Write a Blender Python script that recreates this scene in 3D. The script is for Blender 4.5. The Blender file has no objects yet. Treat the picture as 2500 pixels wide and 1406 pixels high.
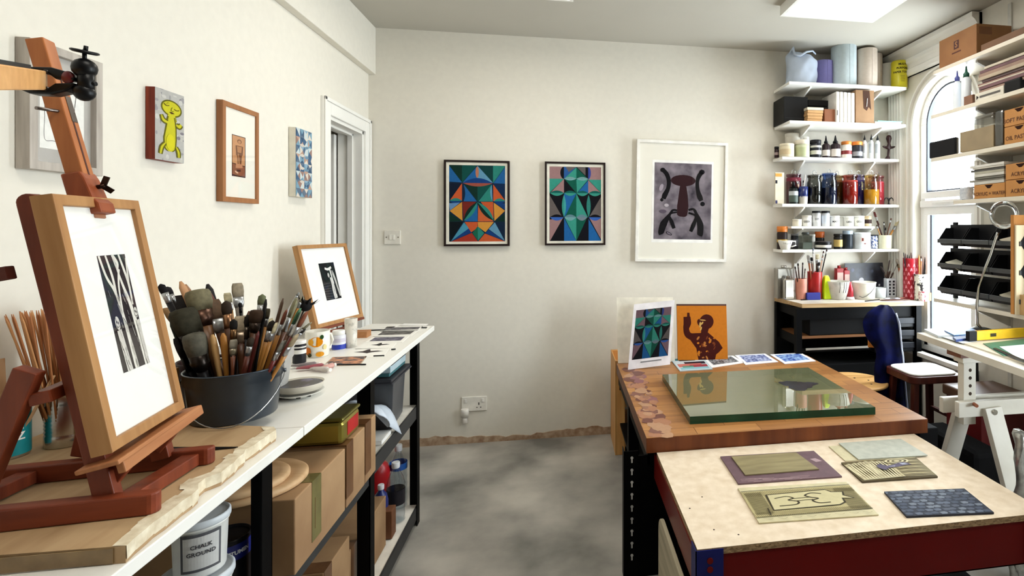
import bpy, math, random
from mathutils import Vector, Matrix, Quaternion
random.seed(7)
SC = bpy.context.scene
COL = SC.collection
# ------------------------------------------------------------------ camera, sky, lamps, exposure
FPX, CX, HY, CAMZ = 1310.0, 1600.0, 553.0, 1.45     # focal length and principal point on the 2500x1406 frame
YAW = math.atan2(228, 1310)
cam = bpy.data.cameras.new('camera'); camo = bpy.data.objects.new('camera', cam); COL.objects.link(camo)
cam.sensor_fit = 'HORIZONTAL'; cam.sensor_width = 36.0; cam.lens = 36.0*FPX/2500.0
cam.shift_x = (1250-CX)/2500.0; cam.shift_y = (HY-703)/2500.0
cam.clip_start = 0.02
camo.location = (0, 0, CAMZ); camo.rotation_euler = (math.pi/2, 0, -YAW)
SC.camera = camo
SC.view_settings.view_transform = 'Standard'; SC.view_settings.look = 'None'
SC.view_settings.gamma = 1.0; SC.view_settings.exposure = 0.65
try: SC.view_settings.use_curve_mapping = False
except Exception: pass
SKY_STRENGTH = 16.0
PANEL_STRENGTH = 6.5
w = bpy.data.worlds.new('sky'); SC.world = w; w.use_nodes = True
bgn = w.node_tree.nodes['Background']; bgn.inputs[0].default_value = (0.86, 0.94, 1.0, 1); bgn.inputs[1].default_value = SKY_STRENGTH
def portal(loc, rot, sx, sy):
    l = bpy.data.lights.new('window_portal', 'AREA'); l.shape = 'RECTANGLE'; l.size = sx; l.size_y = sy
    l.cycles.is_portal = True
    o = bpy.data.objects.new('window_portal', l); COL.objects.link(o); o.location = loc; o.rotation_euler = rot
XL, XR, YB, ZC, YF = -1.24, 2.48, 3.757, 2.746, -2.6
portal((XR+0.16, 3.18, 1.5), (0, math.pi/2, 0), 2.0, 0.56)
portal((XR+0.16, 1.4, 1.45), (0, math.pi/2, 0), 1.7, 0.8)  # portal of the added second window
# ------------------------------------------------------------------ pixel helpers (photo pixel on a real plane -> point)
_c, _s = math.cos(YAW), math.sin(YAW)
def _ray(px, py):
    a = (px-CX)/FPX; b = -(py-HY)/FPX
    return (_c*a+_s, -_s*a+_c, b)
def at(px, py, x=None, y=None, z=None):
    d = _ray(px, py)
    t = x/d[0] if x is not None else (y/d[1] if y is not None else (z-CAMZ)/d[2])
    return Vector((d[0]*t, d[1]*t, CAMZ+d[2]*t))
def colx(px, y): return at(px, HY, y=y).x
# ------------------------------------------------------------------ colours and materials
def lin(c):
    c = c/255.0
    return c/12.92 if c <= 0.04045 else ((c+0.055)/1.055)**2.4
def C(r, g, b): return (lin(r), lin(g), lin(b))
MATS = {}
def _new(name):
    m = bpy.data.materials.new(name); m.use_nodes = True
    nt = m.node_tree; return m, nt, nt.nodes['Principled BSDF']
def mat(name, col, rough=0.5, metal=0.0, var=0.12, scale=14.0, bump=0.0, spec=0.5, stretch=None, col2=None, detail=4.0, contrast=None, trans=0.0):
    """surface with a noise-driven variation of its own colour"""
    if name in MATS: return MATS[name]
    m, nt, b = _new(name); MATS[name] = m
    tc = nt.nodes.new('ShaderNodeTexCoord'); n = nt.nodes.new('ShaderNodeTexNoise')
    n.inputs['Scale'].default_value = scale; n.inputs['Detail'].default_value = detail
    if stretch:
        mp = nt.nodes.new('ShaderNodeMapping'); mp.inputs['Scale'].default_value = stretch
        nt.links.new(tc.outputs['Object'], mp.inputs[0]); nt.links.new(mp.outputs[0], n.inputs['Vector'])
    else: nt.links.new(tc.outputs['Object'], n.inputs['Vector'])
    r = nt.nodes.new('ShaderNodeValToRGB')
    c2 = col2 if col2 else tuple(min(1, c*(1+var)) for c in col)
    c1 = col if col2 else tuple(c*(1-var) for c in col)
    lo, hi = contrast if contrast else (0.3, 0.7)
    r.color_ramp.elements[0].position = lo; r.color_ramp.elements[1].position = hi
    r.color_ramp.elements[0].color = (*c1, 1); r.color_ramp.elements[1].color = (*c2, 1)
    nt.links.new(n.outputs['Fac'], r.inputs[0]); nt.links.new(r.outputs[0], b.inputs['Base Color'])
    b.inputs['Roughness'].default_value = rough; b.inputs['Metallic'].default_value = metal
    b.inputs['Specular IOR Level'].default_value = spec
    if trans: b.inputs['Transmission Weight'].default_value = trans
    if bump:
        bp = nt.nodes.new('ShaderNodeBump'); bp.inputs['Strength'].default_value = bump; bp.inputs['Distance'].default_value = 0.004
        nt.links.new(n.outputs['Fac'], bp.inputs['Height']); nt.links.new(bp.outputs[0], b.inputs['Normal'])
    return m
def wood(name, c1, c2, rough=0.5, axis='x', scale=1.0):
    st = {'x': (1.2*scale, 16*scale, 16*scale), 'y': (16*scale, 1.2*scale, 16*scale), 'z': (16*scale, 16*scale, 1.2*scale)}[axis]
    return mat(name, c1, rough, col2=c2, scale=2.2, stretch=st, detail=5, contrast=(0.25, 0.75), spec=0.3)
def vmat(rough=0.6, metal=0.0, spec=0.12):
    """colour of each face is kept with the mesh (printed pictures, packaging)"""
    k = 'printed_%.2f_%.2f' % (rough, metal)
    if k in MATS: return MATS[k]
    m, nt, b = _new(k); MATS[k] = m
    a = nt.nodes.new('ShaderNodeVertexColor'); a.layer_name = 'Col'
    n = nt.nodes.new('ShaderNodeTexNoise'); n.inputs['Scale'].default_value = 60
    mx = nt.nodes.new('ShaderNodeMix'); mx.data_type = 'RGBA'; mx.blend_type = 'MULTIPLY'; mx.inputs['Factor'].default_value = 0.25
    nt.links.new(a.outputs[0], mx.inputs['A'])
    rr = nt.nodes.new('ShaderNodeValToRGB'); rr.color_ramp.elements[0].color = (0.7, 0.7, 0.7, 1); rr.color_ramp.elements[0].position = .3; rr.color_ramp.elements[1].position = .6
    tc = nt.nodes.new('ShaderNodeTexCoord'); nt.links.new(tc.outputs['Object'], n.inputs['Vector'])
    nt.links.new(n.outputs['Fac'], rr.inputs[0]); nt.links.new(rr.outputs[0], mx.inputs['B'])
    nt.links.new(mx.outputs['Result'], b.inputs['Base Color'])
    b.inputs['Roughness'].default_value = rough; b.inputs['Metallic'].default_value = metal; b.inputs['Specular IOR Level'].default_value = spec
    return m
def glassy(name, tint=(1, 1, 1), rough=0.02, base=0.05, ior=1.45):
    """clear pane: lets light straight through, reflects by Fresnel"""
    if name in MATS: return MATS[name]
    m = bpy.data.materials.new(name); m.use_nodes = True; MATS[name] = m
    nt = m.node_tree; nt.nodes.clear()
    o = nt.nodes.new('ShaderNodeOutputMaterial'); mx = nt.nodes.new('ShaderNodeMixShader')
    t = nt.nodes.new('ShaderNodeBsdfTransparent'); g = nt.nodes.new('ShaderNodeBsdfGlossy'); f = nt.nodes.new('ShaderNodeLayerWeight')
    t.inputs[0].default_value = (*tint, 1); g.inputs['Roughness'].default_value = rough; f.inputs[0].default_value = 0.5
    pw = nt.nodes.new('ShaderNodeMath'); pw.operation = 'POWER'; pw.inputs[1].default_value = 4.5; nt.links.new(f.outputs['Facing'], pw.inputs[0])
    ad = nt.nodes.new('ShaderNodeMath'); ad.operation = 'MULTIPLY_ADD'; ad.inputs[1].default_value = 0.9; ad.inputs[2].default_value = base; nt.links.new(pw.outputs[0], ad.inputs[0])
    nt.links.new(ad.outputs[0], mx.inputs[0]); nt.links.new(t.outputs[0], mx.inputs[1]); nt.links.new(g.outputs[0], mx.inputs[2])
    nt.links.new(mx.outputs[0], o.inputs[0])
    return m
def plain(r, g, b, rough=0.5, metal=0.0, **k):
    if max(r, g, b) < 64 and not metal: k.setdefault('spec', .2)
    return mat('tone_%d_%d_%d_%d_%d' % (r, g, b, rough*100, metal*100), C(r, g, b), rough, metal, **k)
# ------------------------------------------------------------------ mesh builder
class MB:
    def __init__(s): s.v, s.f, s.c, s.smooth, s.col = [], [], [], [], (0.8, 0.8, 0.8)
    def add(s, vs, fs, col=None, smooth=False):
        n = len(s.v); s.v += [Vector(p) for p in vs]
        for f in fs:
            s.f.append(tuple(i+n for i in f)); s.c.append(col or s.col); s.smooth.append(smooth)
        return s
    def box(s, x0, x1, y0, y1, z0, z1, col=None):
        return s.add([(x0,y0,z0),(x1,y0,z0),(x1,y1,z0),(x0,y1,z0),(x0,y0,z1),(x1,y0,z1),(x1,y1,z1),(x0,y1,z1)],
              [(0,3,2,1),(4,5,6,7),(0,1,5,4),(1,2,6,5),(2,3,7,6),(3,0,4,7)], col)
    def bar(s, p, q, w, h, up=(0,0,1), col=None, ext=0.0):
        """rectangular bar from p to q; w sideways, h along up"""
        p, q = Vector(p), Vector(q); d = (q-p).normalized(); p = p-d*ext; q = q+d*ext
        u = Vector(up); sd = d.cross(u).normalized(); u = sd.cross(d).normalized()
        a, b = sd*w/2, u*h/2
        return s.add([p-a-b,p+a-b,p+a+b,p-a+b,q-a-b,q+a-b,q+a+b,q-a+b],
              [(0,1,2,3),(7,6,5,4),(0,4,5,1),(1,5,6,2),(2,6,7,3),(3,7,4,0)], col)
    def prism(s, pts, ax, a0, a1, col=None, smooth=False):
        """2-D outline swept along axis ax ('x','y','z') between a0 and a1"""
        def P(p, a): return {'x':(a,p[0],p[1]),'y':(p[0],a,p[1]),'z':(p[0],p[1],a)}[ax]
        n = len(pts)
        area = sum(pts[i][0]*pts[(i+1)%n][1]-pts[(i+1)%n][0]*pts[i][1] for i in range(n))
        if (area < 0) != (ax == 'y'): pts = pts[::-1]
        vs = [P(p,a0) for p in pts]+[P(p,a1) for p in pts]
        s.add(vs, [tuple(range(n))[::-1], tuple(range(n,2*n))], col)
        n0 = len(s.v)-2*n
        for i in range(n):
            j = (i+1)%n; s.f.append((n0+i,n0+j,n0+n+j,n0+n+i)); s.c.append(col or s.col); s.smooth.append(smooth)
        return s
    def loft(s, prof, n=16, col=None, cap=True, M=None, smooth=True, cols=None):
        """stack of ellipses: (z, rx, ry, dx, dy)"""
        vs = []
        for p in prof:
            z, rx, ry = p[0], p[1], (p[2] if len(p) > 2 else p[1]); dx = p[3] if len(p) > 3 else 0; dy = p[4] if len(p) > 4 else 0
            for k in range(n):
                a = 2*math.pi*k/n; v = Vector((rx*math.cos(a)+dx, ry*math.sin(a)+dy, z)); vs.append(M @ v if M else v)
        n0 = len(s.v); s.v += vs
        for i in range(len(prof)-1):
            cc = cols[i] if cols else (col or s.col)
            for k in range(n):
                j = (k+1)%n
                s.f.append((n0+i*n+k, n0+i*n+j, n0+(i+1)*n+j, n0+(i+1)*n+k)); s.c.append(cc); s.smooth.append(smooth)
        if cap:
            s.f.append(tuple(n0+k for k in range(n))[::-1]); s.c.append(cols[0] if cols else (col or s.col)); s.smooth.append(False)
            m0 = n0+(len(prof)-1)*n
            s.f.append(tuple(m0+k for k in range(n))); s.c.append(cols[-1] if cols else (col or s.col)); s.smooth.append(False)
        return s
    def cyl(s, p, q, r0, r1=None, n=14, col=None):
        p, q = Vector(p), Vector(q); d = q-p; L = d.length
        M = Matrix.Translation(p) @ d.to_track_quat('Z', 'Y').to_matrix().to_4x4()
        return s.loft([(0, r0), (L, r0 if r1 is None else r1)], n, col, True, M)
    def tube(s, pts, r, n=8, col=None, closed=False):
        pts = [Vector(p) for p in pts]; m = len(pts); n0 = len(s.v); up = Vector((0,0,1))
        for i, p in enumerate(pts):
            a = pts[i-1] if (i > 0 or closed) else p; b = pts[(i+1)%m] if (i < m-1 or closed) else p
            d = (b-a).normalized(); u = up if abs(d.dot(up)) < 0.95 else Vector((1,0,0))
            sd = d.cross(u).normalized(); uu = sd.cross(d); rr = r[i] if isinstance(r, (list, tuple)) else r
            for k in range(n):
                t = 2*math.pi*k/n; s.v.append(p+sd*rr*math.cos(t)+uu*rr*math.sin(t))
        for i in range(m if closed else m-1):
            for k in range(n):
                j = (k+1)%n; i2 = (i+1)%m
                s.f.append((n0+i*n+k, n0+i*n+j, n0+i2*n+j, n0+i2*n+k)); s.c.append(col or s.col); s.smooth.append(True)
        if not closed:
            s.f.append(tuple(n0+k for k in range(n))[::-1]); s.c.append(col or s.col); s.smooth.append(False)
            s.f.append(tuple(n0+(m-1)*n+k for k in range(n))); s.c.append(col or s.col); s.smooth.append(False)
        return s
    def ball(s, c, rx, ry=None, rz=None, n=14, col=None):
        ry = ry or rx; rz = rz or rx; pr = []
        for i in range(9):
            a = -math.pi/2+math.pi*i/8; q = max(0.02, math.cos(a)); pr.append((rz*math.sin(a), rx*q, ry*q))
        return s.loft(pr, n, col, True, Matrix.Translation(Vector(c)))
    def grid(s, fn, nu, nv, col=None, smooth=True):
        n0 = len(s.v)
        for i in range(nu+1):
            for j in range(nv+1): s.v.append(Vector(fn(i/nu, j/nv)))
        for i in range(nu):
            for j in range(nv):
                a = n0+i*(nv+1)+j; s.f.append((a, a+nv+1, a+nv+2, a+1)); s.c.append(col or s.col); s.smooth.append(smooth)
        return s
    def build(s, name, material=None, parent=None, bev=0.0, world=False, solid=0.0, sub=0):
        me = bpy.data.meshes.new(name)
        off = Vector((0,0,0))
        o = bpy.data.objects.new(name, me); COL.objects.link(o)
        vs = s.v
        if parent is not None:
            o.parent = parent
            if world:
                W = Matrix.Identity(4); q = parent
                while q is not None:
                    R = q.rotation_quaternion.to_matrix().to_4x4() if q.rotation_mode == 'QUATERNION' else q.rotation_euler.to_matrix().to_4x4()
                    W = Matrix.Translation(q.location) @ R @ W; q = q.parent
                W = W.inverted(); vs = [W @ v for v in vs]
        elif world:                                   # a thing that is one mesh: origin at its base
            xs = [v.x for v in vs]; ys = [v.y for v in vs]; zs = [v.z for v in vs]
            off = Vector(((min(xs)+max(xs))/2, (min(ys)+max(ys))/2, min(zs))); vs = [v-off for v in vs]; o.location = off
        me.from_pydata([tuple(v) for v in vs], [], s.f); me.validate(clean_customdata=False)
        if material is None: material = vmat()
        me.materials.append(material)
        if len(me.polygons) == len(s.f):
            me.polygons.foreach_set('use_smooth', s.smooth)
            ca = me.color_attributes.new('Col', 'FLOAT_COLOR', 'CORNER')
            buf = []
            for p, c in zip(me.polygons, s.c): buf += [c[0], c[1], c[2], 1.0]*p.loop_total
            ca.data.foreach_set('color', buf)
        me.update()
        if solid:
            md = o.modifiers.new('thickness', 'SOLIDIFY'); md.thickness = solid; md.offset = 0
        if bev:
            md = o.modifiers.new('edges', 'BEVEL'); md.width = bev; md.segments = 2; md.limit_method = 'ANGLE'; md.angle_limit = math.radians(50)
        if sub:
            md = o.modifiers.new('smooth', 'SUBSURF'); md.levels = sub; md.render_levels = sub
        return o
def tag(o, label, cat, group=None, kind=None):
    o['label'] = label; o['category'] = cat
    if group: o['group'] = group
    if kind: o['kind'] = kind
    return o
def thing(name, label, cat, loc=(0,0,0), rotz=0.0, group=None):
    o = bpy.data.objects.new(name, None); COL.objects.link(o); o.empty_display_size = 0.02
    o.location = loc; o.rotation_euler = (0, 0, rotz)
    return tag(o, label, cat, group)
def struct(o, label=None, cat=None):
    o['kind'] = 'structure'
    if label: o['label'] = label
    if cat: o['category'] = cat
    return o
def aim(o, p, q):
    """put a thing's base at p with its own z axis towards q"""
    o.location = p; o.rotation_mode = 'QUATERNION'; o.rotation_quaternion = (Vector(q)-Vector(p)).to_track_quat('Z', 'Y')
def lettering(parent, txt, size, origin, right, up, col, name='lettering', wrap=None, align='CENTER', thick=0.0):
    """raised flat letters on the plane (origin, right, up) in the parent's own space; wrap = (axis x, axis y, radius) bends them round an upright cylinder"""
    cu = bpy.data.curves.new('letters', 'FONT'); cu.body = txt; cu.size = size; cu.align_x = align; cu.align_y = 'CENTER'; cu.resolution_u = 2
    if thick: cu.offset = thick
    t = bpy.data.objects.new('letters', cu); COL.objects.link(t)
    dg = bpy.context.evaluated_depsgraph_get(); me = bpy.data.meshes.new_from_object(t.evaluated_get(dg))
    bpy.data.objects.remove(t); bpy.data.curves.remove(cu)
    origin, right, up = Vector(origin), Vector(right).normalized(), Vector(up).normalized()
    for v in me.vertices:
        if wrap:
            a0 = math.atan2(origin.y-wrap[1], origin.x-wrap[0]); a = a0+v.co.x/wrap[2]
            v.co = Vector((wrap[0]+math.cos(a)*wrap[2], wrap[1]+math.sin(a)*wrap[2], origin.z+v.co.y))
        else: v.co = origin+right*v.co.x+up*v.co.y
    me.name = name; me.materials.clear(); me.materials.append(plain(*col, rough=0.6))
    o = bpy.data.objects.new(name, me); COL.objects.link(o); o.parent = parent
    return o
# ------------------------------------------------------------------ pictures: layered flat shapes
class Art:
    """shapes in the picture's own units; bbox = (x0,y0,x1,y1), y down"""
    def __init__(s, bbox): s.b = bbox; s.p = []
    def poly(s, pts, col): s.p.append((pts, col)); return s
    def ell(s, cx, cy, rx, ry, col, n=20, rot=0.0):
        cr, sr = math.cos(rot), math.sin(rot)
        return s.poly([(cx+rx*math.cos(t)*cr-ry*math.sin(t)*sr, cy+rx*math.cos(t)*sr+ry*math.sin(t)*cr) for t in [2*math.pi*k/n for k in range(n)]], col)
    def lens(s, a, b, h1, h2, col, n=10):
        """shape between two bows over the chord a-b; h1, h2 = bow heights to its left and right"""
        (x0, y0), (x1, y1) = a, b; dx, dy = x1-x0, y1-y0; L = math.hypot(dx, dy); nx, ny = -dy/L, dx/L
        up = [(x0+dx*t+nx*h1*4*t*(1-t), y0+dy*t+ny*h1*4*t*(1-t)) for t in [k/n for k in range(n+1)]]
        dn = [(x0+dx*t+nx*h2*4*t*(1-t), y0+dy*t+ny*h2*4*t*(1-t)) for t in [k/n for k in range(n, -1, -1)]]
        return s.poly(up+dn[1:-1], col)
    def stroke(s, pts, wd, col):
        n = len(pts)
        L, R = [], []
        for i, (x, y) in enumerate(pts):
            x0, y0 = pts[max(0, i-1)]; x1, y1 = pts[min(n-1, i+1)]
            l = math.hypot(x1-x0, y1-y0) or 1; nx, ny = -(y1-y0)/l, (x1-x0)/l
            ww = (wd[i] if isinstance(wd, (list, tuple)) else wd)/2
            L.append((x+nx*ww, y+ny*ww)); R.append((x-nx*ww, y-ny*ww))
        for i in range(n-1): s.poly([L[i], L[i+1], R[i+1], R[i]], col)
        return s
    def curve(s, pts, wd, col, k=6):
        """smooth line through pts"""
        q, ws = [], []
        n = len(pts); W = wd if isinstance(wd, (list, tuple)) else [wd]*n
        for i in range(n-1):
            p0, p1, p2, p3 = pts[max(0, i-1)], pts[i], pts[i+1], pts[min(n-1, i+2)]
            for j in range(k):
                t = j/k
                q.append(tuple(0.5*((2*p1[a])+(-p0[a]+p2[a])*t+(2*p0[a]-5*p1[a]+4*p2[a]-p3[a])*t*t+(-p0[a]+3*p1[a]-3*p2[a]+p3[a])*t**3) for a in (0, 1)))
                ws.append(W[i]*(1-t)+W[i+1]*t)
        q.append(pts[-1]); ws.append(W[-1])
        return s.stroke(q, ws, col)
    def mesh(s, mb, tl, right, down, nrm, step=0.000008, lift=0.0003, clip=True):
        x0, y0, x1, y1 = s.b; tl, right, down, nrm = Vector(tl), Vector(right), Vector(down), Vector(nrm).normalized()
        for i, (pts, col) in enumerate(s.p):
            vs = []
            for x, y in pts:
                u = (x-x0)/(x1-x0); v = (y-y0)/(y1-y0)
                if clip: u = min(1, max(0, u)); v = min(1, max(0, v))
                vs.append(tl+right*u+down*v+nrm*(lift+step*i))
            n = len(vs)
            # face the viewer side
            a = Vector((0,0,0))
            for k in range(n): a += (vs[k]-vs[0]).cross(vs[(k+1)%n]-vs[0])
            if a.length < 1e-9: continue
            fs = tuple(range(n)) if a.dot(nrm) > 0 else tuple(range(n))[::-1]
            mb.add(vs, [fs], col)
        return mb
def framed(name, label, loc, rotz, W, H, D, fw, fmat, mount, art=None, rect=None, lean=0.0, roll=0.0, glaze=True, recess=0.006, cat='framed picture', group=None, slip=None, artmat=None):
    """picture frame facing its own -y, base centre at loc; rect = art rectangle (u0,v0,u1,v1) of the outer frame, v down"""
    t = thing(name, label, cat, loc, rotz, group)
    t.rotation_euler = (lean, roll, rotz)
    f = MB(); x = W/2
    o4 = [(-x,0),(x,0),(x,H),(-x,H)]; i4 = [(-x+fw,fw),(x-fw,fw),(x-fw,H-fw),(-x+fw,H-fw)]
    for k in range(4):
        j = (k+1)%4
        a, b, c, d = o4[k], o4[j], i4[j], i4[k]
        vs = [(p[0], yy, p[1]) for yy in (-D, 0.0) for p in (a, b, c, d)]
        f.add(vs, [(0,1,2,3),(7,6,5,4),(0,4,5,1),(3,2,6,7)])
    f.build('frame', fmat, t, bev=0.0012)
    MB().box(-x+fw*0.6, x-fw*0.6, -D+recess, -0.002, fw*0.6, H-fw*0.6).build('mount', mount, t)
    yy = -D+recess
    if slip:
        s = MB(); k = slip[0]
        i5 = [(p[0]+(k if p[0] < 0 else -k), p[1]+(k if p[1] < H/2 else -k)) for p in i4]
        for q in range(4):
            j = (q+1)%4; a, b, c, d = i4[q], i4[j], i5[j], i5[q]
            s.add([(p[0], y2, p[1]) for y2 in (yy-0.003, yy) for p in (a, b, c, d)], [(0,1,2,3),(7,6,5,4),(0,4,5,1),(3,2,6,7)])
        s.build('slip', slip[1], t)
    if art:
        u0, v0, u1, v1 = rect; m = MB()
        art.mesh(m, (-x+u0*W, yy, H-v0*H), ((u1-u0)*W, 0, 0), (0, 0, -(v1-v0)*H), (0, -1, 0))
        m.build('print', artmat, t)
    if glaze:
        g = MB(); g.add([(-x+fw, yy-0.003, fw), (x-fw, yy-0.003, fw), (x-fw, yy-0.003, H-fw), (-x+fw, yy-0.003, H-fw)], [(0,1,2,3)])
        g.build('glazing', glassy('picture_glass', (1, 1, 1), 0.02), t)
    return t
# ------------------------------------------------------------------ room shell
PLASTER = mat('plaster_cream', C(226,221,209), 0.8, var=0.02, scale=30, bump=0.05, spec=0.2)
WHITE = mat('white_paint', C(238,236,230), 0.45, var=0.02, scale=8)
CEILM = mat('ceiling_dimmed', C(186,182,171), 0.8, var=0.015, scale=4, spec=0.2)  # white ceiling, its dim bounce light put into a darker colour
conc = mat('concrete', C(116,114,110), 0.42, col2=C(196,191,182), scale=2.3, detail=9, contrast=(0.32, 0.68), bump=0.02, spec=0.35)
struct(MB().box(XL-1.2, XR+0.2, YF-0.1, YB+0.4, -0.06, 0).build('floor', conc))
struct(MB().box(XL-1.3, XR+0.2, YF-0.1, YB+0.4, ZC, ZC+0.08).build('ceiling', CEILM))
struct(MB().box(XL-1.2, XR+0.2, YB, YB+0.12, 0, ZC).build('wall_back', PLASTER))
struct(MB().box(XL-1.2, XR+0.2, YF-0.1, YF, 0, ZC).build('wall_front', mat('wall_dark', C(92,84,76), .8, var=.05)))  # unseen wall, its dark colour put in to cut bounced light
DY0, DY1, DZ = 3.14, 3.66, 2.05
m = MB(); T = 0.14
m.box(XL-T, XL, YF, DY0, 0, ZC); m.box(XL-T, XL, DY1, YB, 0, ZC); m.box(XL-T, XL, DY0, DY1, DZ, ZC)
struct(m.build('wall_left', PLASTER))
struct(MB().box(XL-1.3, XL-1.2, 2.4, YB, 0, ZC).box(XL-1.2, XL-T, 2.4, 2.46, 0, ZC).build('wall_hallway', mat('hall_paint', C(176,160,132), 0.8, var=0.03)))
# door: casing, lining, stop and the half-open leaf beyond
dr = bpy.data.objects.new('door_1', None); COL.objects.link(dr); dr.location = (XL, DY0, 0); struct(dr)
m = MB(); A = 0.085
for (a, b, z0, z1) in ((DY0-A, DY0, 0, DZ+A), (DY1, DY1+A, 0, DZ+A), (DY0, DY1, DZ, DZ+A)):
    m.box(XL, XL+0.018, a, b, z0, z1)
    if a < DY0: m.box(XL+0.018, XL+0.026, a, a+0.02, z0, z1)
m.box(XL+0.018, XL+0.026, DY1+A-0.02, DY1+A, 0, DZ+A); m.box(XL+0.018, XL+0.026, DY0-A, DY1+A, DZ+A-0.02, DZ+A)
m.build('casing', WHITE, dr, bev=0.003, world=True)
m = MB(); m.box(XL-T, XL+0.004, DY0, DY0+0.02, 0, DZ); m.box(XL-T, XL+0.004, DY1-0.02, DY1, 0, DZ); m.box(XL-T, XL+0.004, DY0, DY1, DZ-0.02, DZ)
m.box(XL-0.08, XL-0.05, DY1-0.034, DY1-0.02, 0, DZ-0.02); m.box(XL-0.08, XL-0.05, DY0+0.02, DY1-0.02, DZ-0.034, DZ-0.02)
m.build('lining', WHITE, dr, bev=0.002, world=True)
m = MB(); m.box(XL-T-0.66, XL-T-0.004, DY1-0.062, DY1-0.024, 0.005, DZ-0.03)
m.box(XL-T-0.56, XL-T-0.1, DY1-0.066, DY1-0.062, 1.15, 1.9); m.box(XL-T-0.56, XL-T-0.1, DY1-0.066, DY1-0.062, 0.2, 1.0)
m.build('door_leaf', WHITE, dr, bev=0.003, world=True)
MB().cyl((XL-T-0.6, DY1-0.066, 1.02), (XL-T-0.6, DY1-0.12, 1.02), 0.012).cyl((XL-T-0.6, DY1-0.115, 1.02), (XL-T-0.5, DY1-0.115, 1.02), 0.009).build('door_handle', plain(180,180,180,0.3,1.0), dr, world=True)
# boxed-in pipe under the ceiling along the left wall
struct(MB().box(XL, -1.195, YF, YB, 2.44, ZC).build('trim_1', PLASTER, bev=0.004))
# unfinished plaster foot of the back wall
rng = random.Random(3); m = MB(); n = 90; top = []
for i in range(n+1):
    x = XL+(2.47-XL)*i/n; top.append((x, 0.035+0.018*rng.random()+0.012*math.sin(x*5)))
pts = [(XL, 0.0)]+top+[(2.47, 0.0)]
m.prism(pts[::-1], 'y', YB-0.006, YB+0.01)
struct(m.build('baseboard_back', mat('rough_render', C(150,118,92), 0.95, col2=C(196,172,146), scale=30, detail=8, bump=0.6)))
# right wall with an arched window opening
WY0, WY1, WZ0, WZS = 2.88, 3.46, 0.58, 2.17
def arc(y0, y1, zs, n=18):
    cy, r = (y0+y1)/2, (y1-y0)/2
    return [(cy-r*math.cos(math.pi*k/n), zs+r*math.sin(math.pi*k/n)) for k in range(n+1)]
m = MB(); X2 = XR+0.16; PY0, PY1, PZ0, PZ1 = 1.0, 1.8, 0.6, 2.3
m.box(XR, X2, WY1, YB, 0, ZC); m.box(XR, X2, PY1, WY0, 0, ZC); m.box(XR, X2, YF, PY0, 0, ZC); m.box(XR, X2, PY0, PY1, 0, PZ0); m.box(XR, X2, PY0, PY1, PZ1, ZC)
m.box(XR, X2, WY0, WY1, 0, WZ0)
a = arc(WY0, WY1, WZS)
for (p, q) in zip(a[:-1], a[1:]): m.prism([p, q, (q[0], ZC), (p[0], ZC)], 'x', XR, X2)
struct(m.build('wall_right', PLASTER))
win = bpy.data.objects.new('window_1', None); COL.objects.link(win); win.location = (XR, (WY0+WY1)/2, WZ0); struct(win)
UPVC = mat('window_plastic', C(240,240,238), 0.35, var=0.01)
GASK = plain(44,52,66,0.5)
def ring(mb, y0, y1, z0, zs, wd, x0, x1, n=18):
    """arched band of width wd inside the opening outline"""
    o = [(y0, z0)]+arc(y0, y1, zs, n)+[(y1, z0)]
    i = [(y0+wd, z0+wd)]+arc(y0+wd, y1-wd, zs, n)+[(y1-wd, z0+wd)]
    N = len(o)
    for k in range(N):
        j = (k+1)%N
        mb.add([(x, p[0], p[1]) for x in (x0, x1) for p in (o[k], o[j], i[j], i[k])], [(0,1,2,3),(7,6,5,4),(0,4,5,1),(1,5,6,2),(2,6,7,3),(3,7,4,0)])
m = MB(); ring(m, WY0, WY1, WZ0, WZS, 0.05, XR+0.05, XR+0.11)
m.box(XR+0.04, XR+0.11, WY0+0.02, WY1-0.02, 1.645, 1.69); m.box(XR+0.03, XR+0.1, WY0+0.02, WY1-0.02, 1.585, 1.63)
m.box(XR+0.045, XR+0.1, WY0+0.04, WY1-0.04, 1.53, 1.585)
m.build('window_frame', UPVC, win, bev=0.003, world=True)
m = MB(); ring(m, WY0+0.05, WY1-0.05, 1.69, WZS, 0.011, XR+0.06, XR+0.1); m.build('gasket', GASK, win, world=True)
m = MB(); y0, y1 = WY0+0.05, WY1-0.05
m.box(XR+0.04, XR+0.1, y1-0.04, y1, WZ0+0.04, 1.53); m.box(XR+0.04, XR+0.1, y0, y0+0.04, WZ0+0.04, 1.53); m.box(XR+0.04, XR+0.1, y0, y1, WZ0+0.04, WZ0+0.09)
m.build('lower_sash', UPVC, win, bev=0.003, world=True)
m = MB(); m.box(XR+0.06, XR+0.098, y1-0.055, y1-0.04, WZ0+0.09, 1.53); m.build('gasket', GASK, win, world=True)
m = MB(); a = [(WY0+0.04, 1.68)]+[(WY1-0.04, 1.68)]+arc(WY0+0.04, WY1-0.04, WZS)[::-1]
m.add([(XR+0.085, p[0], p[1]) for p in a], [tuple(range(len(a)))]); m.add([(XR+0.072, y0+0.03, WZ0+0.08), (XR+0.072, y1-0.03, WZ0+0.08), (XR+0.072, y1-0.03, 1.535), (XR+0.072, y0+0.03, 1.535)], [(0,1,2,3)])
m.build('window_pane', glassy('window_glass', (0.97, 0.985, 0.98), 0.0), win, world=True)
m = MB(); m.box(XR+0.02, XR+0.05, 3.1, 3.3, 1.6, 1.612); m.build('window_stay', plain(225,225,222,0.4), win, world=True)
m = MB(); m.box(XR-0.05, XR+0.06, WY0-0.03, WY1+0.03, WZ0-0.03, WZ0); m.build('window_sill', WHITE, win, bev=0.003, world=True)
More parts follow.
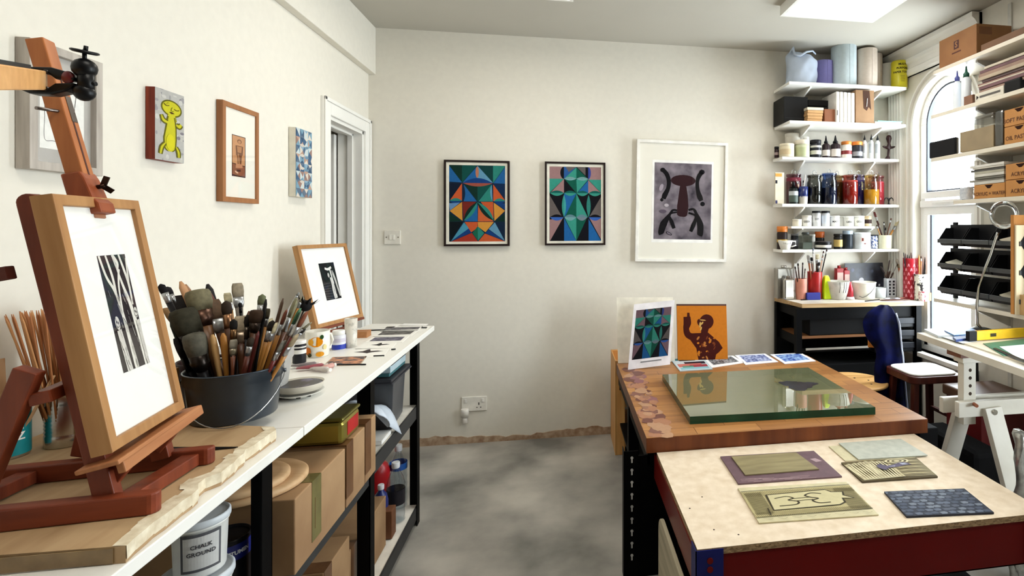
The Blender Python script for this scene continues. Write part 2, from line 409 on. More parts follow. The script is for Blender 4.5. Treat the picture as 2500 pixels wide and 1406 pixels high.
# arched moulding round the head of the window
m = MB()
for (r0, r1, xx) in ((0.0, 0.022, 0.012), (0.05, 0.062, 0.02)):
    o = [(WY1+r1, 1.2)]+arc(WY0-r1, WY1+r1, WZS)[::-1]+[(WY0-r1, 1.2)]; i = [(WY1+r0, 1.2)]+arc(WY0-r0, WY1+r0, WZS)[::-1]+[(WY0-r0, 1.2)]
    for k in range(len(o)-1):
        m.add([(x, p[0], p[1]) for x in (XR-xx, XR) for p in (o[k], o[k+1], i[k+1], i[k])], [(0,1,2,3),(7,6,5,4),(0,4,5,1),(1,5,6,2),(2,6,7,3),(3,7,4,0)])
struct(m.build('trim_2', WHITE))
# reeded casing: upright beside the window and the head under the ceiling
m = MB(); n = 5
for (ya, yb) in ((3.57, 3.735),):
    m.box(XR-0.018, XR, ya, yb, 0.0, 2.52)
    for k in range(n):
        yc = ya+(yb-ya)*(k+0.5)/n; m.loft([(0.0, 0.012), (2.52, 0.012)], 8, None, False, Matrix.Translation((XR-0.02, yc, 0)))
struct(m.build('trim_3', WHITE))
m = MB(); m.box(XR-0.02, XR, 2.83, 3.735, 2.53, 2.735); prof = [(XR-0.02, 2.53), (XR-0.035, 2.545), (XR-0.035, 2.575), (XR-0.022, 2.585), (XR-0.03, 2.61), (XR-0.045, 2.625), (XR-0.045, 2.65), (XR-0.03, 2.66), (XR-0.05, 2.69), (XR-0.07, 2.705), (XR-0.07, 2.735), (XR, 2.735), (XR, 2.53)]
m.prism(prof, 'y', 2.83, 3.735)
struct(m.build('trim_4', WHITE))
# unseen second window, added past the view's edge to light the left wall
w2 = bpy.data.objects.new('added_window_2', None); COL.objects.link(w2); w2.location = (XR, (PY0+PY1)/2, PZ0); struct(w2)
m = MB()
for (a, b, z0, z1) in ((PY0, PY0+.06, PZ0, PZ1), (PY1-.06, PY1, PZ0, PZ1), (PY0+.06, PY1-.06, PZ0, PZ0+.06), (PY0+.06, PY1-.06, PZ1-.06, PZ1), (PY0+.06, PY1-.06, 1.56, 1.64)): m.box(XR+.05, XR+.11, a, b, z0, z1)
m.build('window_frame', UPVC, w2, world=True)
MB().add([(XR+.08, PY0+.03, PZ0+.03), (XR+.08, PY1-.03, PZ0+.03), (XR+.08, PY1-.03, PZ1-.03), (XR+.08, PY0+.03, PZ1-.03)], [(0,1,2,3)]).build('window_pane', glassy('window_glass'), w2, world=True)
# ------------------------------------------------------------------ ceiling light panels
def panel(x0, y0, x1, y1, label):
    t = thing('ceiling_light', label, 'ceiling light', ((x0+x1)/2, (y0+y1)/2, 2.685), 0, 'flat panel lights on the ceiling')
    hx, hy = (x1-x0)/2, (y1-y0)/2; m = MB()
    for (a, b, c, d) in ((-hx, -hx+.02, -hy, hy), (hx-.02, hx, -hy, hy), (-hx+.02, hx-.02, -hy, -hy+.02), (-hx+.02, hx-.02, hy-.02, hy)): m.box(a, b, c, d, 0.0, ZC-2.686)
    m.build('light_frame', WHITE, t)
    e = bpy.data.materials.get('light_panel')
    if not e:
        e = bpy.data.materials.new('light_panel'); e.use_nodes = True; b = e.node_tree.nodes['Principled BSDF']
        b.inputs['Base Color'].default_value = (.9, .9, .9, 1); b.inputs['Emission Color'].default_value = (1, 0.95, 0.86, 1); b.inputs['Emission Strength'].default_value = PANEL_STRENGTH
    MB().box(-hx+.02, hx-.02, -hy+.02, hy-.02, 0.004, 0.01).build('diffuser', e, t)
panel(1.262, 2.385, 1.856, 2.98, 'white square ceiling light panel at top right, above the inking table')
panel(-0.532, 2.39, 0.062, 2.985, 'ceiling light panel barely showing at the top edge of the photo')
panel(1.262, 0.3, 1.856, 0.9, 'unseen ceiling panel added as fill light over the right side of the room')  # out of view, added as fill light
panel(-0.532, 0.5, 0.062, 1.095, 'unseen ceiling panel added overhead nearer the camera to light the left wall')  # out of view, added to brighten the left wall
# ------------------------------------------------------------------ wall fittings
t = thing('light_switch', 'white double light switch on the wall beside the doorway', 'light switch', (-1.092, YB, 1.38))
MB().box(-.05, .05, -.01, 0, -.046, .046).build('face_plate', plain(226,221,210,0.4), t, bev=.003)
for sx in (-.009, .009): MB().box(sx-.008, sx+.008, -.0145, -.0095, -.016, .016).build('rocker', plain(232,228,218,0.35), t, bev=.001)
for sx in (-.036, .036): MB().cyl((sx, -.0095, 0), (sx, -.011, 0), .004).build('screw', plain(120,112,96,0.35,0.8), t)
t = thing('wall_socket', 'white double power socket low on the back wall', 'wall socket', (-.579, YB, .263))
MB().box(-.081, .081, -.011, 0, -.048, .048).build('face_plate', plain(232,228,218,0.4), t, bev=.003)
for sx in (-.055, .055): MB().box(sx-.007, sx+.007, -.015, -.0105, .012, .034).build('switch', plain(236,233,226,0.35), t, bev=.001)
m = MB()
for sx in (.03,): m.box(sx-.003, sx+.003, -.0115, -.0105, -.008, .008).box(sx-.016, sx-.008, -.0115, -.0105, -.026, -.021).box(sx+.008, sx+.016, -.0115, -.0105, -.026, -.021)
m.build('pin_slots', plain(20,20,20,0.6), t)
t = thing('power_adapter', 'small white plug plugged into the left of the wall socket', 'plug', (-.635, YB-.011, .22))
MB().loft([(-.035,.024,.018),(0,.026,.02),(.02,.024,.018)], 12, None, True, Matrix.Translation((0,-.022,0))).build('plug_body', plain(226,222,214,0.4), t)
MB().loft([(-.075,.016,.014),(-.07,.018,.016),(-.036,.016,.014)], 12, None, True, Matrix.Translation((.0,-.024,0))).build('plug_cap', plain(205,200,192,0.4), t)
# ------------------------------------------------------------------ left workbench racks
BLACKM = mat('black_steel', C(4,4,5), 0.5, var=0.2, scale=20, spec=.07)
DARKGREY = plain(52,52,52,0.5)
BX = -.66
benchw = mat('white_bench_top', C(240,238,232), 0.35, col2=C(222,217,204), scale=5, detail=7, contrast=(.55,.8))
def slots(m, x, y, z0, z1, step=.05, ax='x'):
    z = z0
    while z < z1:
        if ax == 'x': m.loft([(0,.006),(.002,.006)], 10, None, True, Matrix.Translation((x,y,z)) @ Matrix.Rotation(math.pi/2,4,'Y')); m.box(x,x+.002,y-.003,y+.003,z-.02,z)
        else: m.loft([(0,.006),(.002,.006)], 10, None, True, Matrix.Translation((x,y,z)) @ Matrix.Rotation(math.pi/2,4,'X')); m.box(x-.003,x+.003,y-.002,y,z-.02,z)
        z += step
def angle_post(name, x0, x1, y0, y1, z1, sx, sy, parent, holes=True):
    m = MB(); th = .003
    m.box(x0, x1, y0 if sy > 0 else y1-th, y0+th if sy > 0 else y1, 0, z1)
    m.box(x0 if sx > 0 else x1-th, x0+th if sx > 0 else x1, y0, y1, 0, z1)
    return m.build(name, BLACKM, parent, world=True)
def rack(name, label, y0, y1, ztop, shelves, x0=XL+.01, x1=-.69, top=None, over=.03):
    t = thing(name, label, 'workbench', ((x0+x1)/2, (y0+y1)/2, 0))
    for yy, sy in ((y0, 1), (y1, -1)):
        ya, yb = (yy, yy+.045) if sy > 0 else (yy-.045, yy)
        angle_post('leg', x1-.045, x1, ya, yb, ztop-.025, -1, sy, t); angle_post('leg', x0, x0+.045, ya, yb, ztop-.025, 1, sy, t)
    for z in shelves:
        MB().box(x0+.005, x1-.012, y0+.004, y1-.004, z-.012, z).build('shelf_board', plain(226,222,212,0.6), t, world=True)
        m = MB(); m.box(x1-.012, x1-.004, y0+.004, y1-.004, z-.055, z+.003); m.box(x0+.003, x0+.01, y0+.004, y1-.004, z-.055, z+.003)
        m.box(x0, x1-.01, y0+.005, y0+.012, z-.05, z-.012); m.box(x0, x1-.01, y1-.012, y1-.005, z-.05, z-.012)
        m.build('shelf_beam', DARKGREY, t, world=True)
    m = MB(); m.box(x1-.06, x1-.052, y0, y1, ztop-.07, ztop-.025); m.build('top_beam', BLACKM, t, world=True)
    MB().box(XL+.004, BX, top[0], top[1], ztop-.025, ztop).build('worktop', benchw, t, bev=.002, world=True)
    return t
rack('workbench', 'white topped workbench on black steel racking nearest the camera, under the easel', .2, 1.437, .93, (.56, .085), top=(-.3, 1.528))
rack('workbench', 'white topped workbench on black steel racking by the doorway, spread with prints', 2.11, 2.8, .93, (.575, .085), top=(1.532, 2.975))
# long shelves that carry the boxes between the two racks
for z, lab in ((.56, 'middle shelf board under the left workbench carrying the cardboard boxes'), (.085, 'bottom shelf board under the left workbench carrying the lower boxes')):
    t = thing('shelf', lab, 'shelf', (-.96, 1.775, z-.05))
    MB().box(XL+.02, -.702, 1.44, 2.108, z-.012, z).build('shelf_board', plain(226,222,212,0.6), t, world=True)
    MB().box(-.702, -.694, 1.44, 2.108, z-.055, z+.003).build('shelf_beam', DARKGREY, t, world=True)
# old plywood board lying on the near end of the bench
ply = mat('plywood_face', C(186,156,118), 0.6, col2=C(150,116,80), scale=3, stretch=(7,1.2,7), detail=7, contrast=(.42,.8), spec=.3)
t = thing('plywood_board', 'old thick plywood board with a torn paper edge lying on the near bench', 'board', (-.95, 1.2, .93))
m = MB(); rng = random.Random(11)
e = [(XL+.02, .975), (-.664, .957)]
k = 22; edge = []
for i in range(1, k): edge.append((-.664-.006*rng.random()-.02*(i/k)-(.012 if i in (9,10,16) else 0), .957+(1.463-.957)*i/k))
pts = e+edge+[(-.70, 1.463), (-.9, 1.52), (XL+.02, 1.60)]
m.prism(pts, 'z', .9301, .957); m.build('board_body', ply, t, world=True)
m = MB()
q = [(-.664, .957)]+edge+[(-.70,1.463)]
for a, b in zip(q[:-1], q[1:]):
    w0 = .018+.012*rng.random()
    m.add([(a[0]+.001,a[1],.9572),(b[0]+.001,b[1],.9572),(b[0]-w0,b[1],.9585),(a[0]-w0,a[1],.9585),(a[0]+.002,a[1],.938-.004*rng.random()),(b[0]+.002,b[1],.938)], [(0,1,2,3),(4,5,1,0)])
m.build('torn_paper_edge', mat('torn_paper', C(232,222,198), 0.8, col2=C(196,178,146), scale=40, bump=.4), t, world=True)
MB().box(XL+.02, -.68, .9555, .9575, .932, .955).build('taped_edge', mat('parcel_tape', C(142,116,78), .3, col2=C(112,88,56), scale=22), t, world=True)
# ------------------------------------------------------------------ butcher-block inking table
BX0, BX1, BY0, BY1, BZ = .338, 1.612, 2.155, 3.37, .59
def blockmat():
    m, nt, b = _new('butcher_block'); L = nt.links
    tc = nt.nodes.new('ShaderNodeTexCoord')
    br = nt.nodes.new('ShaderNodeTexBrick'); br.inputs['Scale'].default_value = 1; br.inputs['Brick Width'].default_value = .28; br.inputs['Row Height'].default_value = .075
    br.inputs['Mortar Size'].default_value = .0012; br.inputs['Color1'].default_value = (*C(182,128,72),1); br.inputs['Color2'].default_value = (*C(156,104,56),1); br.inputs['Mortar'].default_value = (*C(96,54,26),1)
    mp = nt.nodes.new('ShaderNodeMapping'); L.new(tc.outputs['Object'], mp.inputs[0]); L.new(mp.outputs[0], br.inputs['Vector'])
    n = nt.nodes.new('ShaderNodeTexNoise'); n.inputs['Scale'].default_value = 3; n.inputs['Detail'].default_value = 6
    m2 = nt.nodes.new('ShaderNodeMapping'); m2.inputs['Scale'].default_value = (1.2, 14, 14); L.new(tc.outputs['Object'], m2.inputs[0]); L.new(m2.outputs[0], n.inputs['Vector'])
    mx = nt.nodes.new('ShaderNodeMix'); mx.data_type = 'RGBA'; mx.blend_type = 'MULTIPLY'; mx.inputs['Factor'].default_value = .5
    rr = nt.nodes.new('ShaderNodeValToRGB'); rr.color_ramp.elements[0].color = (.55,.5,.45,1); rr.color_ramp.elements[0].position = .3; rr.color_ramp.elements[1].position = .62
    L.new(n.outputs['Fac'], rr.inputs[0]); L.new(br.outputs['Color'], mx.inputs['A']); L.new(rr.outputs[0], mx.inputs['B']); L.new(mx.outputs['Result'], b.inputs['Base Color'])
    b.inputs['Roughness'].default_value = .42; b.inputs['Specular IOR Level'].default_value = .4
    return m
t = thing('inking_table', 'low wooden butcher-block table with a glass slab on it', 'table', ((BX0+BX1)/2, (BY0+BY1)/2, 0))
MB().box(BX0, BX1, BY0, BY1, .527, BZ-.0012).build('tabletop', wood('shaded_block_side', C(70,28,10), C(124,66,30), .4, 'z', .35), t, bev=.002, world=True)  # sides coloured darker than the top: shade away from the windows put in
MB().box(BX0+.001, BX1-.001, BY0+.001, BY1-.001, BZ-.0012, BZ).build('top_face', blockmat(), t, world=True)
# stained strip down the left edge of the top
m = MB(); rng = random.Random(5)
for i in range(80):
    y = 2.18+(i*37%80)*.0140; x = .37+.075*rng.random(); r = .016+.024*rng.random()
    c = [C(128,88,76), C(150,108,88), C(112,72,62), C(166,118,90), C(140,96,96), C(176,136,106)][rng.randrange(6)]
    m.add([(x+r*rng.uniform(.7,1.2)*math.cos(2*math.pi*k/9), y+r*rng.uniform(.9,1.7)*math.sin(2*math.pi*k/9), BZ+.0004+.00001*i) for k in range(9)], [tuple(range(9))], c)
m.build('paint_stain', vmat(.4), t, world=True)
lm = MB().box(.25,.253,2.19,2.245,0,.527).box(.25,.31,2.19,2.193,0,.527); l1 = lm.build('leg', BLACKM, t, world=True)
for k in range(9):
    sm = MB(); slots(sm, .283, 2.188, .1+.05*k, .1+.05*k+.01, .05, 'y'); sm.build('keyhole_slot', plain(190,190,188,.5), l1, world=True)
for (x0,x1,y0,y1) in ((.345,.40,2.8,2.86), (1.55,1.605,2.2,2.255), (1.55,1.605,3.3,3.36)):
    MB().box(x0,x0+.003 if x0 < 1 else x1,y0,y0+.003,0,.527).box(x0,x0+.003,y0,y1,0,.527).box(x0,x1,y0,y0+.003,0,.527).build('leg', BLACKM, t, world=True)
m = MB().box(.26,1.6,2.2,2.212,.44,.5).box(.35,1.6,3.3,3.312,.44,.5).box(.35,.36,2.2,3.36,.46,.52); m.build('frame_rail', BLACKM, t, world=True)
MB().box(.253,1.5,2.2,2.208,0,.44).build('shade_panel', BLACKM, t, world=True)  # black sheet added to stand in for the dark under the table
MB().box(.36,1.6,2.212,3.36,.2,.215).build('lower_shelf', BLACKM, t, world=True)
# pine rack standing behind the left rear corner of the table
pine = wood('pine', C(198,140,78), C(224,172,108), .5, 'z')
t = thing('wooden_rack', 'narrow pine rack standing on the floor behind the inking table', 'rack', (.36, 3.55, 0))
for y in (3.395, 3.69): MB().box(.335,.395,y,y+.025,0,.598).build('upright', pine, t, bev=.002, world=True)
MB().box(.333,.339,3.395,3.715,.0,.598).build('side_panel', pine, t, world=True)
for z in (.05,.16,.3,.48): MB().box(.34,1.2,3.4,3.71,z,z+.018).build('rack_shelf', pine, t, world=True)
MB().box(1.2,1.225,3.395,3.715,0,.5).build('side_panel', pine, t, world=True)
# ------------------------------------------------------------------ chipboard table in front (red and blue racking)
def chip():
    m, nt, b = _new('chipboard_edge'); v = nt.nodes.new('ShaderNodeTexVoronoi'); v.inputs['Scale'].default_value = 230
    tc = nt.nodes.new('ShaderNodeTexCoord'); mp = nt.nodes.new('ShaderNodeMapping'); mp.inputs['Scale'].default_value = (.45,.45,1); nt.links.new(tc.outputs['Object'], mp.inputs[0]); nt.links.new(mp.outputs[0], v.inputs['Vector'])
    r = nt.nodes.new('ShaderNodeValToRGB'); r.color_ramp.elements[0].color = (*C(96,72,46),1); r.color_ramp.elements[1].color = (*C(176,146,106),1)
    nt.links.new(v.outputs['Color'], r.inputs[0]); nt.links.new(r.outputs[0], b.inputs['Base Color']); b.inputs['Roughness'].default_value = .9
    return m
RED = mat('red_steel', C(96,3,2), .45, var=.08, scale=6, spec=.15)
BLUE = mat('blue_steel', C(14,22,92), .4, var=.08, scale=6, spec=.2)
TX0, TX1, TY0, TY1, TZ = .38, 1.54, 1.485, 2.15, .53
t = thing('chipboard_table', 'chipboard topped table on red and blue racking in the foreground', 'table', ((TX0+TX1)/2, (TY0+TY1)/2, 0))
MB().box(TX0, TX1, TY0, TY1, TZ-.02, TZ-.0008).build('tabletop', chip(), t, world=True)
MB().box(TX0, TX1, TY0, TY1, TZ-.0008, TZ).build('top_sheet', mat('chipboard_face', C(228,212,190), .6, col2=C(208,188,160), scale=26, detail=8, contrast=(.3,.75), spec=.25), t, world=True)
m = MB(); m.box(TX0+.06, TX1-.05, TY0+.004, TY0+.012, .37, TZ-.021); m.box(TX0+.06, TX1-.05, TY0+.004, TY0+.03, .37, .374); b1 = m.build('front_beam', RED, t, world=True)
m = MB(); m.box(TX0-.004, TX0+.004, TY0+.05, TY1+.04, .41, TZ-.021); m.build('side_beam', mat('red_side', C(100,16,13), .3, var=.05), t, world=True)
m = MB(); m.box(TX1-.01, TX1, TY0+.05, TY1, .375, TZ-.021); m.build('side_beam', RED, t, world=True)
for x, d in ((TX0-.006, 1), (TX1+.004, -1)):
    m = MB(); m.box(min(x,x+d*.082), max(x,x+d*.082), TY0-.004, TY0-.001, 0, TZ-.003); m.box(min(x,x+d*.003), max(x,x+d*.003), TY0-.004, TY0+.05, 0, TZ-.003)
    lg = m.build('leg', BLUE, t, world=True)
    for z in (.497, .472): MB().cyl((x+d*.042, TY0-.004, z), (x+d*.042, TY0-.0065, z), .009).build('rivet', RED, lg, world=True)
    m = MB(); x += d*.09; m.box(min(x,x+d*.05), max(x,x+d*.05), TY1-.05, TY1-.047, 0, TZ-.025); m.box(min(x,x+d*.003), max(x,x+d*.003), TY1-.05, TY1-.002, 0, TZ-.025); m.build('leg', BLACKM, t, world=True)
MB().box(TX0+.03, TX1, TY0+.05, TY1, .1, .115).build('lower_shelf', BLACKM, t, world=True)
# ------------------------------------------------------------------ wall shelves on the back wall
shelfw = mat('shelf_white', C(236,234,228), .4, var=.015)
def wall_shelf(x0, x1, yf, z, label, br=(1.71, 2.26), th=.02, bh=.09):
    t = thing('wall_shelf', label, 'shelf', ((x0+x1)/2, YB-.012, z-th), 0, None)
    MB().box(x0, x1, yf, YB-.012, z-th, z).build('shelf_board', shelfw, t, bev=.0015, world=True)
    for bx in br:
        pts = [(YB-.012, z-th), (yf+.03, z-th), (yf+.03, z-th-.008), (YB-.03, z-th-bh), (YB-.012, z-th-bh)]
        MB().prism(pts, 'x', bx-.006, bx+.006).build('bracket', shelfw, t, world=True)
    return t
wall_shelf(1.537, 2.428, 3.472, 2.448, 'top white wall shelf on the back wall, under the paper rolls')
wall_shelf(1.541, 2.422, 3.472, 2.180, 'second white wall shelf down on the back wall, carrying boxes and white binders')
wall_shelf(1.530, 2.44, 3.572, 1.944, 'white wall shelf carrying bottles and the dark bird figurine')
wall_shelf(1.529, 2.44, 3.572, 1.611, 'white wall shelf carrying the big jars of coloured pigment', bh=.07)
wall_shelf(1.61, 2.26, 3.60, 1.452, 'short white wall shelf carrying small white jars', bh=.04, th=.016)
wall_shelf(1.531, 2.443, 3.572, 1.286, 'lowest white wall shelf on the back wall, just above the black desk')
for bx, s in ((1.71, 'left'), (2.26, 'right')):
    MB().box(bx-.012, bx+.012, YB-.012, YB, .98, 2.6).build('shelf_rail', shelfw)
    tag(bpy.context.scene.objects[-1] if False else COL.objects[-1], '%s hand white slotted upright holding the back wall shelves' % s, 'shelf rail')
# ------------------------------------------------------------------ black desk below the shelves
t = thing('black_desk', 'black steel desk with plywood top below the back wall shelves', 'desk', (2.01, 3.56, 0))
dtop = mat('desk_top', C(214,208,196), .5, col2=C(176,166,150), scale=6, detail=7, contrast=(.4,.75))
DYF = 3.385
MB().prism([(1.59, DYF), (2.475, DYF-.035), (2.475, 3.74), (1.54, 3.74)], 'z', .902, .93).build('desktop', wood('ply_edge', C(206,176,132), C(176,142,98), .6, 'x', 2), t, bev=.001, world=True)
MB().prism([(1.59, DYF), (2.475, DYF-.035), (2.475, 3.74), (1.54, 3.74)], 'z', .93, .9308).build('top_sheet', dtop, t, world=True)
for x, y in ((1.553,3.39),(1.535,3.69),(2.425,3.36),(2.425,3.69)): MB().box(x,x+.04,y,y+.04,0,.902).build('leg', BLACKM, t, world=True)
m = MB(); m.box(1.59,2.425,3.395,3.405,.82,.9); m.box(1.555,1.563,3.43,3.69,.65,.71); m.box(1.555,1.563,3.43,3.69,.84,.9); m.box(2.46,2.468,3.4,3.69,.65,.72); m.box(1.59,2.425,3.395,3.405,.60,.625); m.build('frame_rail', BLACKM, t, world=True)
MB().box(1.56,2.46,3.405,3.73,.69,.705).build('desk_shelf', wood('shelf_ply', C(104,66,36), C(124,82,46), .6, 'x'), t, world=True)
MB().box(1.62,2.08,3.388,3.394,.615,.628).build('shelf_lip', plain(150,146,138,.5), t, world=True)
MB().box(1.56,2.47,3.735,3.742,.0,.9).build('back_panel', BLACKM, t, world=True)
for i in range(3):
    z = .825-.085*i
    d = thing('drawer_unit', 'black plastic drawer under the right of the black desk, %s of three' % ('topmost','middle one','lowest')[i], 'drawer', (2.28, 3.5, z-.075), 0, 'black drawers under the desk')
    MB().box(-.155,.143,-.12,.2,0,.066).build('drawer_body', plain(12,13,16,.5), d, bev=.004)
    MB().box(-.155,.145,-.127,-.121,.025,.066).build('drawer_front', plain(18,20,26,.45), d, bev=.003)
MB().box(1.66,2.08,3.42,3.72,.706,.87).build('black_crate', plain(4,4,5,.8), None, bev=.006, world=True); tag(COL.objects[-1], 'black box on the shelf under the left of the black desk', 'box')
MB().box(1.64,2.4,3.44,3.72,0,.5).build('black_crate', plain(4,4,5,.8), None, bev=.006, world=True); tag(COL.objects[-1], 'black crate on the floor under the black desk', 'box')
t = thing('wood_offcut', 'upright wooden offcut at the left back corner of the black desk', 'wood block', (1.565, 3.71, .931))
MB().box(-.03,.028,-.02,.02,0,.09).build('block', pine, t)
# ------------------------------------------------------------------ white trestle table under the window
TW = mat('trestle_white', C(226,222,212), .5, col2=C(204,198,184), scale=5, detail=6)
t = thing('trestle_table', 'white desk on adjustable white trestles by the window', 'table', (2.2, 2.0, 0))
top = [(1.812, 2.508), (2.47, 2.54), (2.47, .9), (1.66, .9)]
MB().prism(top, 'z', .87, .90).build('tabletop', TW, t, bev=.001, world=True)
q = [(1.852, 2.275), (1.90, 2.33), (2.46, 2.35), (2.46, .9), (1.735, .9)]
MB().prism(q, 'z', .90, .906).build('overlay_board', mat('hardboard', C(214,204,184), .6, var=.05), t, world=True)
def trestle(yc):
    # rails along x, splayed legs, perforated posts carrying the top rail
    for dy in (-.035, .035): MB().box(1.765 if dy < 0 else 1.74, 2.46, yc+dy-.014, yc+dy+.014, .585, .655).build('trestle_rail', TW, t, bev=.003, world=True)
    MB().box(1.80, 2.46, yc-.03, yc+.03, .825, .85).build('top_rail', TW, t, bev=.003, world=True)
    MB().box(1.79, 1.85, yc-.03, yc+.06, .85, .87).build('packing_block', plain(110,62,40,.6), t, world=True)
    for x in (1.814, 2.36):
        p = MB().box(x, x+.064, yc-.019, yc+.019, .54, .825).build('post', TW, t, bev=.002, world=True)
        for k in range(4):
            MB().cyl((x+.034, yc-.0195, .79-.036*k), (x+.034, yc-.0185, .79-.036*k), .008, n=16).build('peg_hole', plain(58,44,34,.8), p, world=True)
        MB().cyl((x+.02, yc-.075, .645), (x+.042, yc-.0, .645), .008).build('peg', plain(150,84,52,.5), p, world=True)
    for x in (1.93, 2.38):
        for dy in (-1, 1):
            l = MB().bar((x-(.05 if dy > 0 else 0), yc+dy*.05, .625), (x+(.05 if dy < 0 else -.09), yc+dy*.22, .0), .085, .03, up=(0,1,0)).build('trestle_leg', TW, t, bev=.002, world=True)
            if dy < 0: MB().cyl((x, yc-.062, .61), (x, yc-.075, .61), .012).build('bolt', plain(190,188,180,.25,1.), l, world=True)
trestle(2.2)
trestle(1.2)
# ------------------------------------------------------------------ table easel on the plywood board
MAHOG = wood('mahogany', C(92,36,18), C(136,62,34), .45, 'z')
MAHOGX = wood('mahogany_rail', C(92,36,18), C(140,64,36), .45, 'x')
EB = .9575
t = thing('table_easel', 'reddish wooden table easel holding the tall framed tree print', 'easel', (-.84, 1.15, EB))
def rail(x0, x1, y0, y1, w, h):
    m = MB(); n = 6
    pts = [(x0, -w/2), (x1-w*.4, -w/2)]+[(x1-w*.4+w*.4*math.sin(a), -w/2*math.cos(a)) for a in [math.pi*k/n for k in range(1, n)]]+[(x1-w*.4, w/2), (x0, w/2)]
    dy = (y1-y0)/(x1-x0)
    m.prism([(p[0], p[1]+y0+dy*(p[0]-x0)) for p in pts], 'z', EB, EB+h)
    return m
rail(-1.16, -.686, 1.02, 1.062, .026, .036).build('base_rail', MAHOGX, t, bev=.003, world=True)
rail(-1.16, -.716, 1.205, 1.262, .026, .034).build('base_rail', MAHOGX, t, bev=.003, world=True)
MB().box(-.765,-.735,1.06,1.26,EB+.002,EB+.026).build('cross_bar', MAHOG, t, bev=.002, world=True)
MB().box(-1.02,-.99,1.03,1.235,EB+.002,EB+.026).build('cross_bar', MAHOG, t, bev=.002, world=True)
# plane of the framed print: bottom edge near / far and lean
FB0, FB1 = Vector((-.768, 1.04, 1.062)), Vector((-.806, 1.277, 1.068))
FT0, FT1 = Vector((-.858, 1.04, 1.494)), Vector((-.893, 1.277, 1.488))
up = (FT0-FB0).normalized(); al = (FB1-FB0).normalized(); nf = al.cross(up).normalized()
if nf.x < 0: nf = -nf
def pf(a, u, d): return FB0+al*a+up*u+nf*d                 # along, up, out from the easel plane
LEG = .030
for a, u1, nm in ((.034, .44, 'side_post'), (.205, .34, 'side_post')):
    foot = pf(a, -.085, -.012); topp = pf(a, u1, -.0165)
    m = MB(); m.bar(foot, topp, .024, .030, up=nf)
    m.cyl(topp-al*.012, topp+al*.012, .015, n=18)
    m.build(nm, MAHOG, t, bev=.002, world=True)
# back struts
for a, yb in ((.0, 1.03), (.205, 1.235)):
    MB().bar(pf(a, .17, -.05), (-.94, yb+.015, EB+.036), .02, .034, up=(1,0,0)).build('back_strut', MAHOG, t, bev=.002, world=True)
MB().bar(pf(.012, .33, -.05), pf(.012, .33, -.30), .018, .022, up=(0,0,1)).build('tilt_arm', wood('dark_mahogany', C(70,26,16), C(96,38,24), .5, 'x'), t, bev=.002, world=True)
MB().bar(pf(.0, .12, -.048), pf(.21, .12, -.048), .03, .02, up=up).build('back_bar', MAHOG, t, bev=.002, world=True)
# mast with its groove and sliding top clamp
mb_ = at(97, 99, y=1.15); ma = at(203, 455, y=1.15); md = (mb_-ma).normalized(); ma = ma-md*.45; ma.x = max(ma.x, -.9)
ms = md.cross(nf).normalized()
if ms.y < 0: ms = -ms
mn = ms.cross(md).normalized()
if mn.x < 0: mn = -mn
ML = (mb_-ma).length
def pm(a, u, d): return mb_-md*u+ms*a+mn*d                # along the mast: across, down from the top, out
mast = MB().bar(pm(0,.335,0), mb_, .030, .026, up=mn).build('mast', wood('mast_wood', C(150,84,44), C(188,118,68), .45, 'z'), t, bev=.002, world=True)
MB().bar(pf(.112,-.02,-.034), pf(.112,.42,-.034), .03, .022, up=nf).build('lower_mast', MAHOG, t, world=True)
MB().bar(pm(0,.06,.0125), pm(0,.26,.0125), .004, .002, up=mn).build('mast_groove', plain(70,28,16,.7), mast, world=True)
m = MB(); pr = [(-.016, .328), (.026, .328), (.026, .31), (.02, .30), (.018, .28), (.016, .262), (.012, .248), (-.016, .248)]
vs = [pm(a, u, d) for a in (-.022, .022) for d, u in pr]; n = len(pr)
m.add(vs, [tuple(range(n)), tuple(range(2*n-1, n-1, -1))]+[(i, n+i, n+(i+1)%n, (i+1)%n) for i in range(n)])
cl = m.build('top_clamp', wood('clamp_wood', C(126,58,30), C(166,88,50), .45, 'z'), t, bev=.003, world=True)
m = MB(); c = pm(.004, .277, .016); m.cyl(c-mn*.008, c+mn*.014, .004)
m.bar(c+mn*.010, c+mn*.020+md*.016, .009, .003, up=ms); m.bar(c+mn*.010, c+mn*.018-md*.012+ms*.008, .009, .003, up=ms); m.build('wing_nut', plain(58,40,32,.35,1.), cl, world=True)
m = MB(); c = pm(.004, .135, .008); m.bar(c-md*.018, c+md*.03, .014, .012, up=mn); m.cyl(c+mn*.004-ms*.05-mn*.02, c+mn*.004+ms*.006, .003); m.build('metal_catch', plain(120,112,108,.3,1.), t, world=True)
# ledge
m = MB(); m.bar(pf(-.005,-.014,.004), pf(.262,-.014,.012), .008, .06, up=nf); m.bar(pf(.01,-.028,.026), pf(.27,-.022,.036), .02, .012, up=nf)
m.build('ledge', wood('ledge_wood', C(150,90,52), C(186,128,84), .5, 'y'), t, bev=.002, world=True)
for a in (.045, .2): MB().bar(pf(a,-.022,.02), pf(a,-.06,-.02), .03, .02, up=al).build('ledge_block', MAHOG, t, bev=.002, world=True)
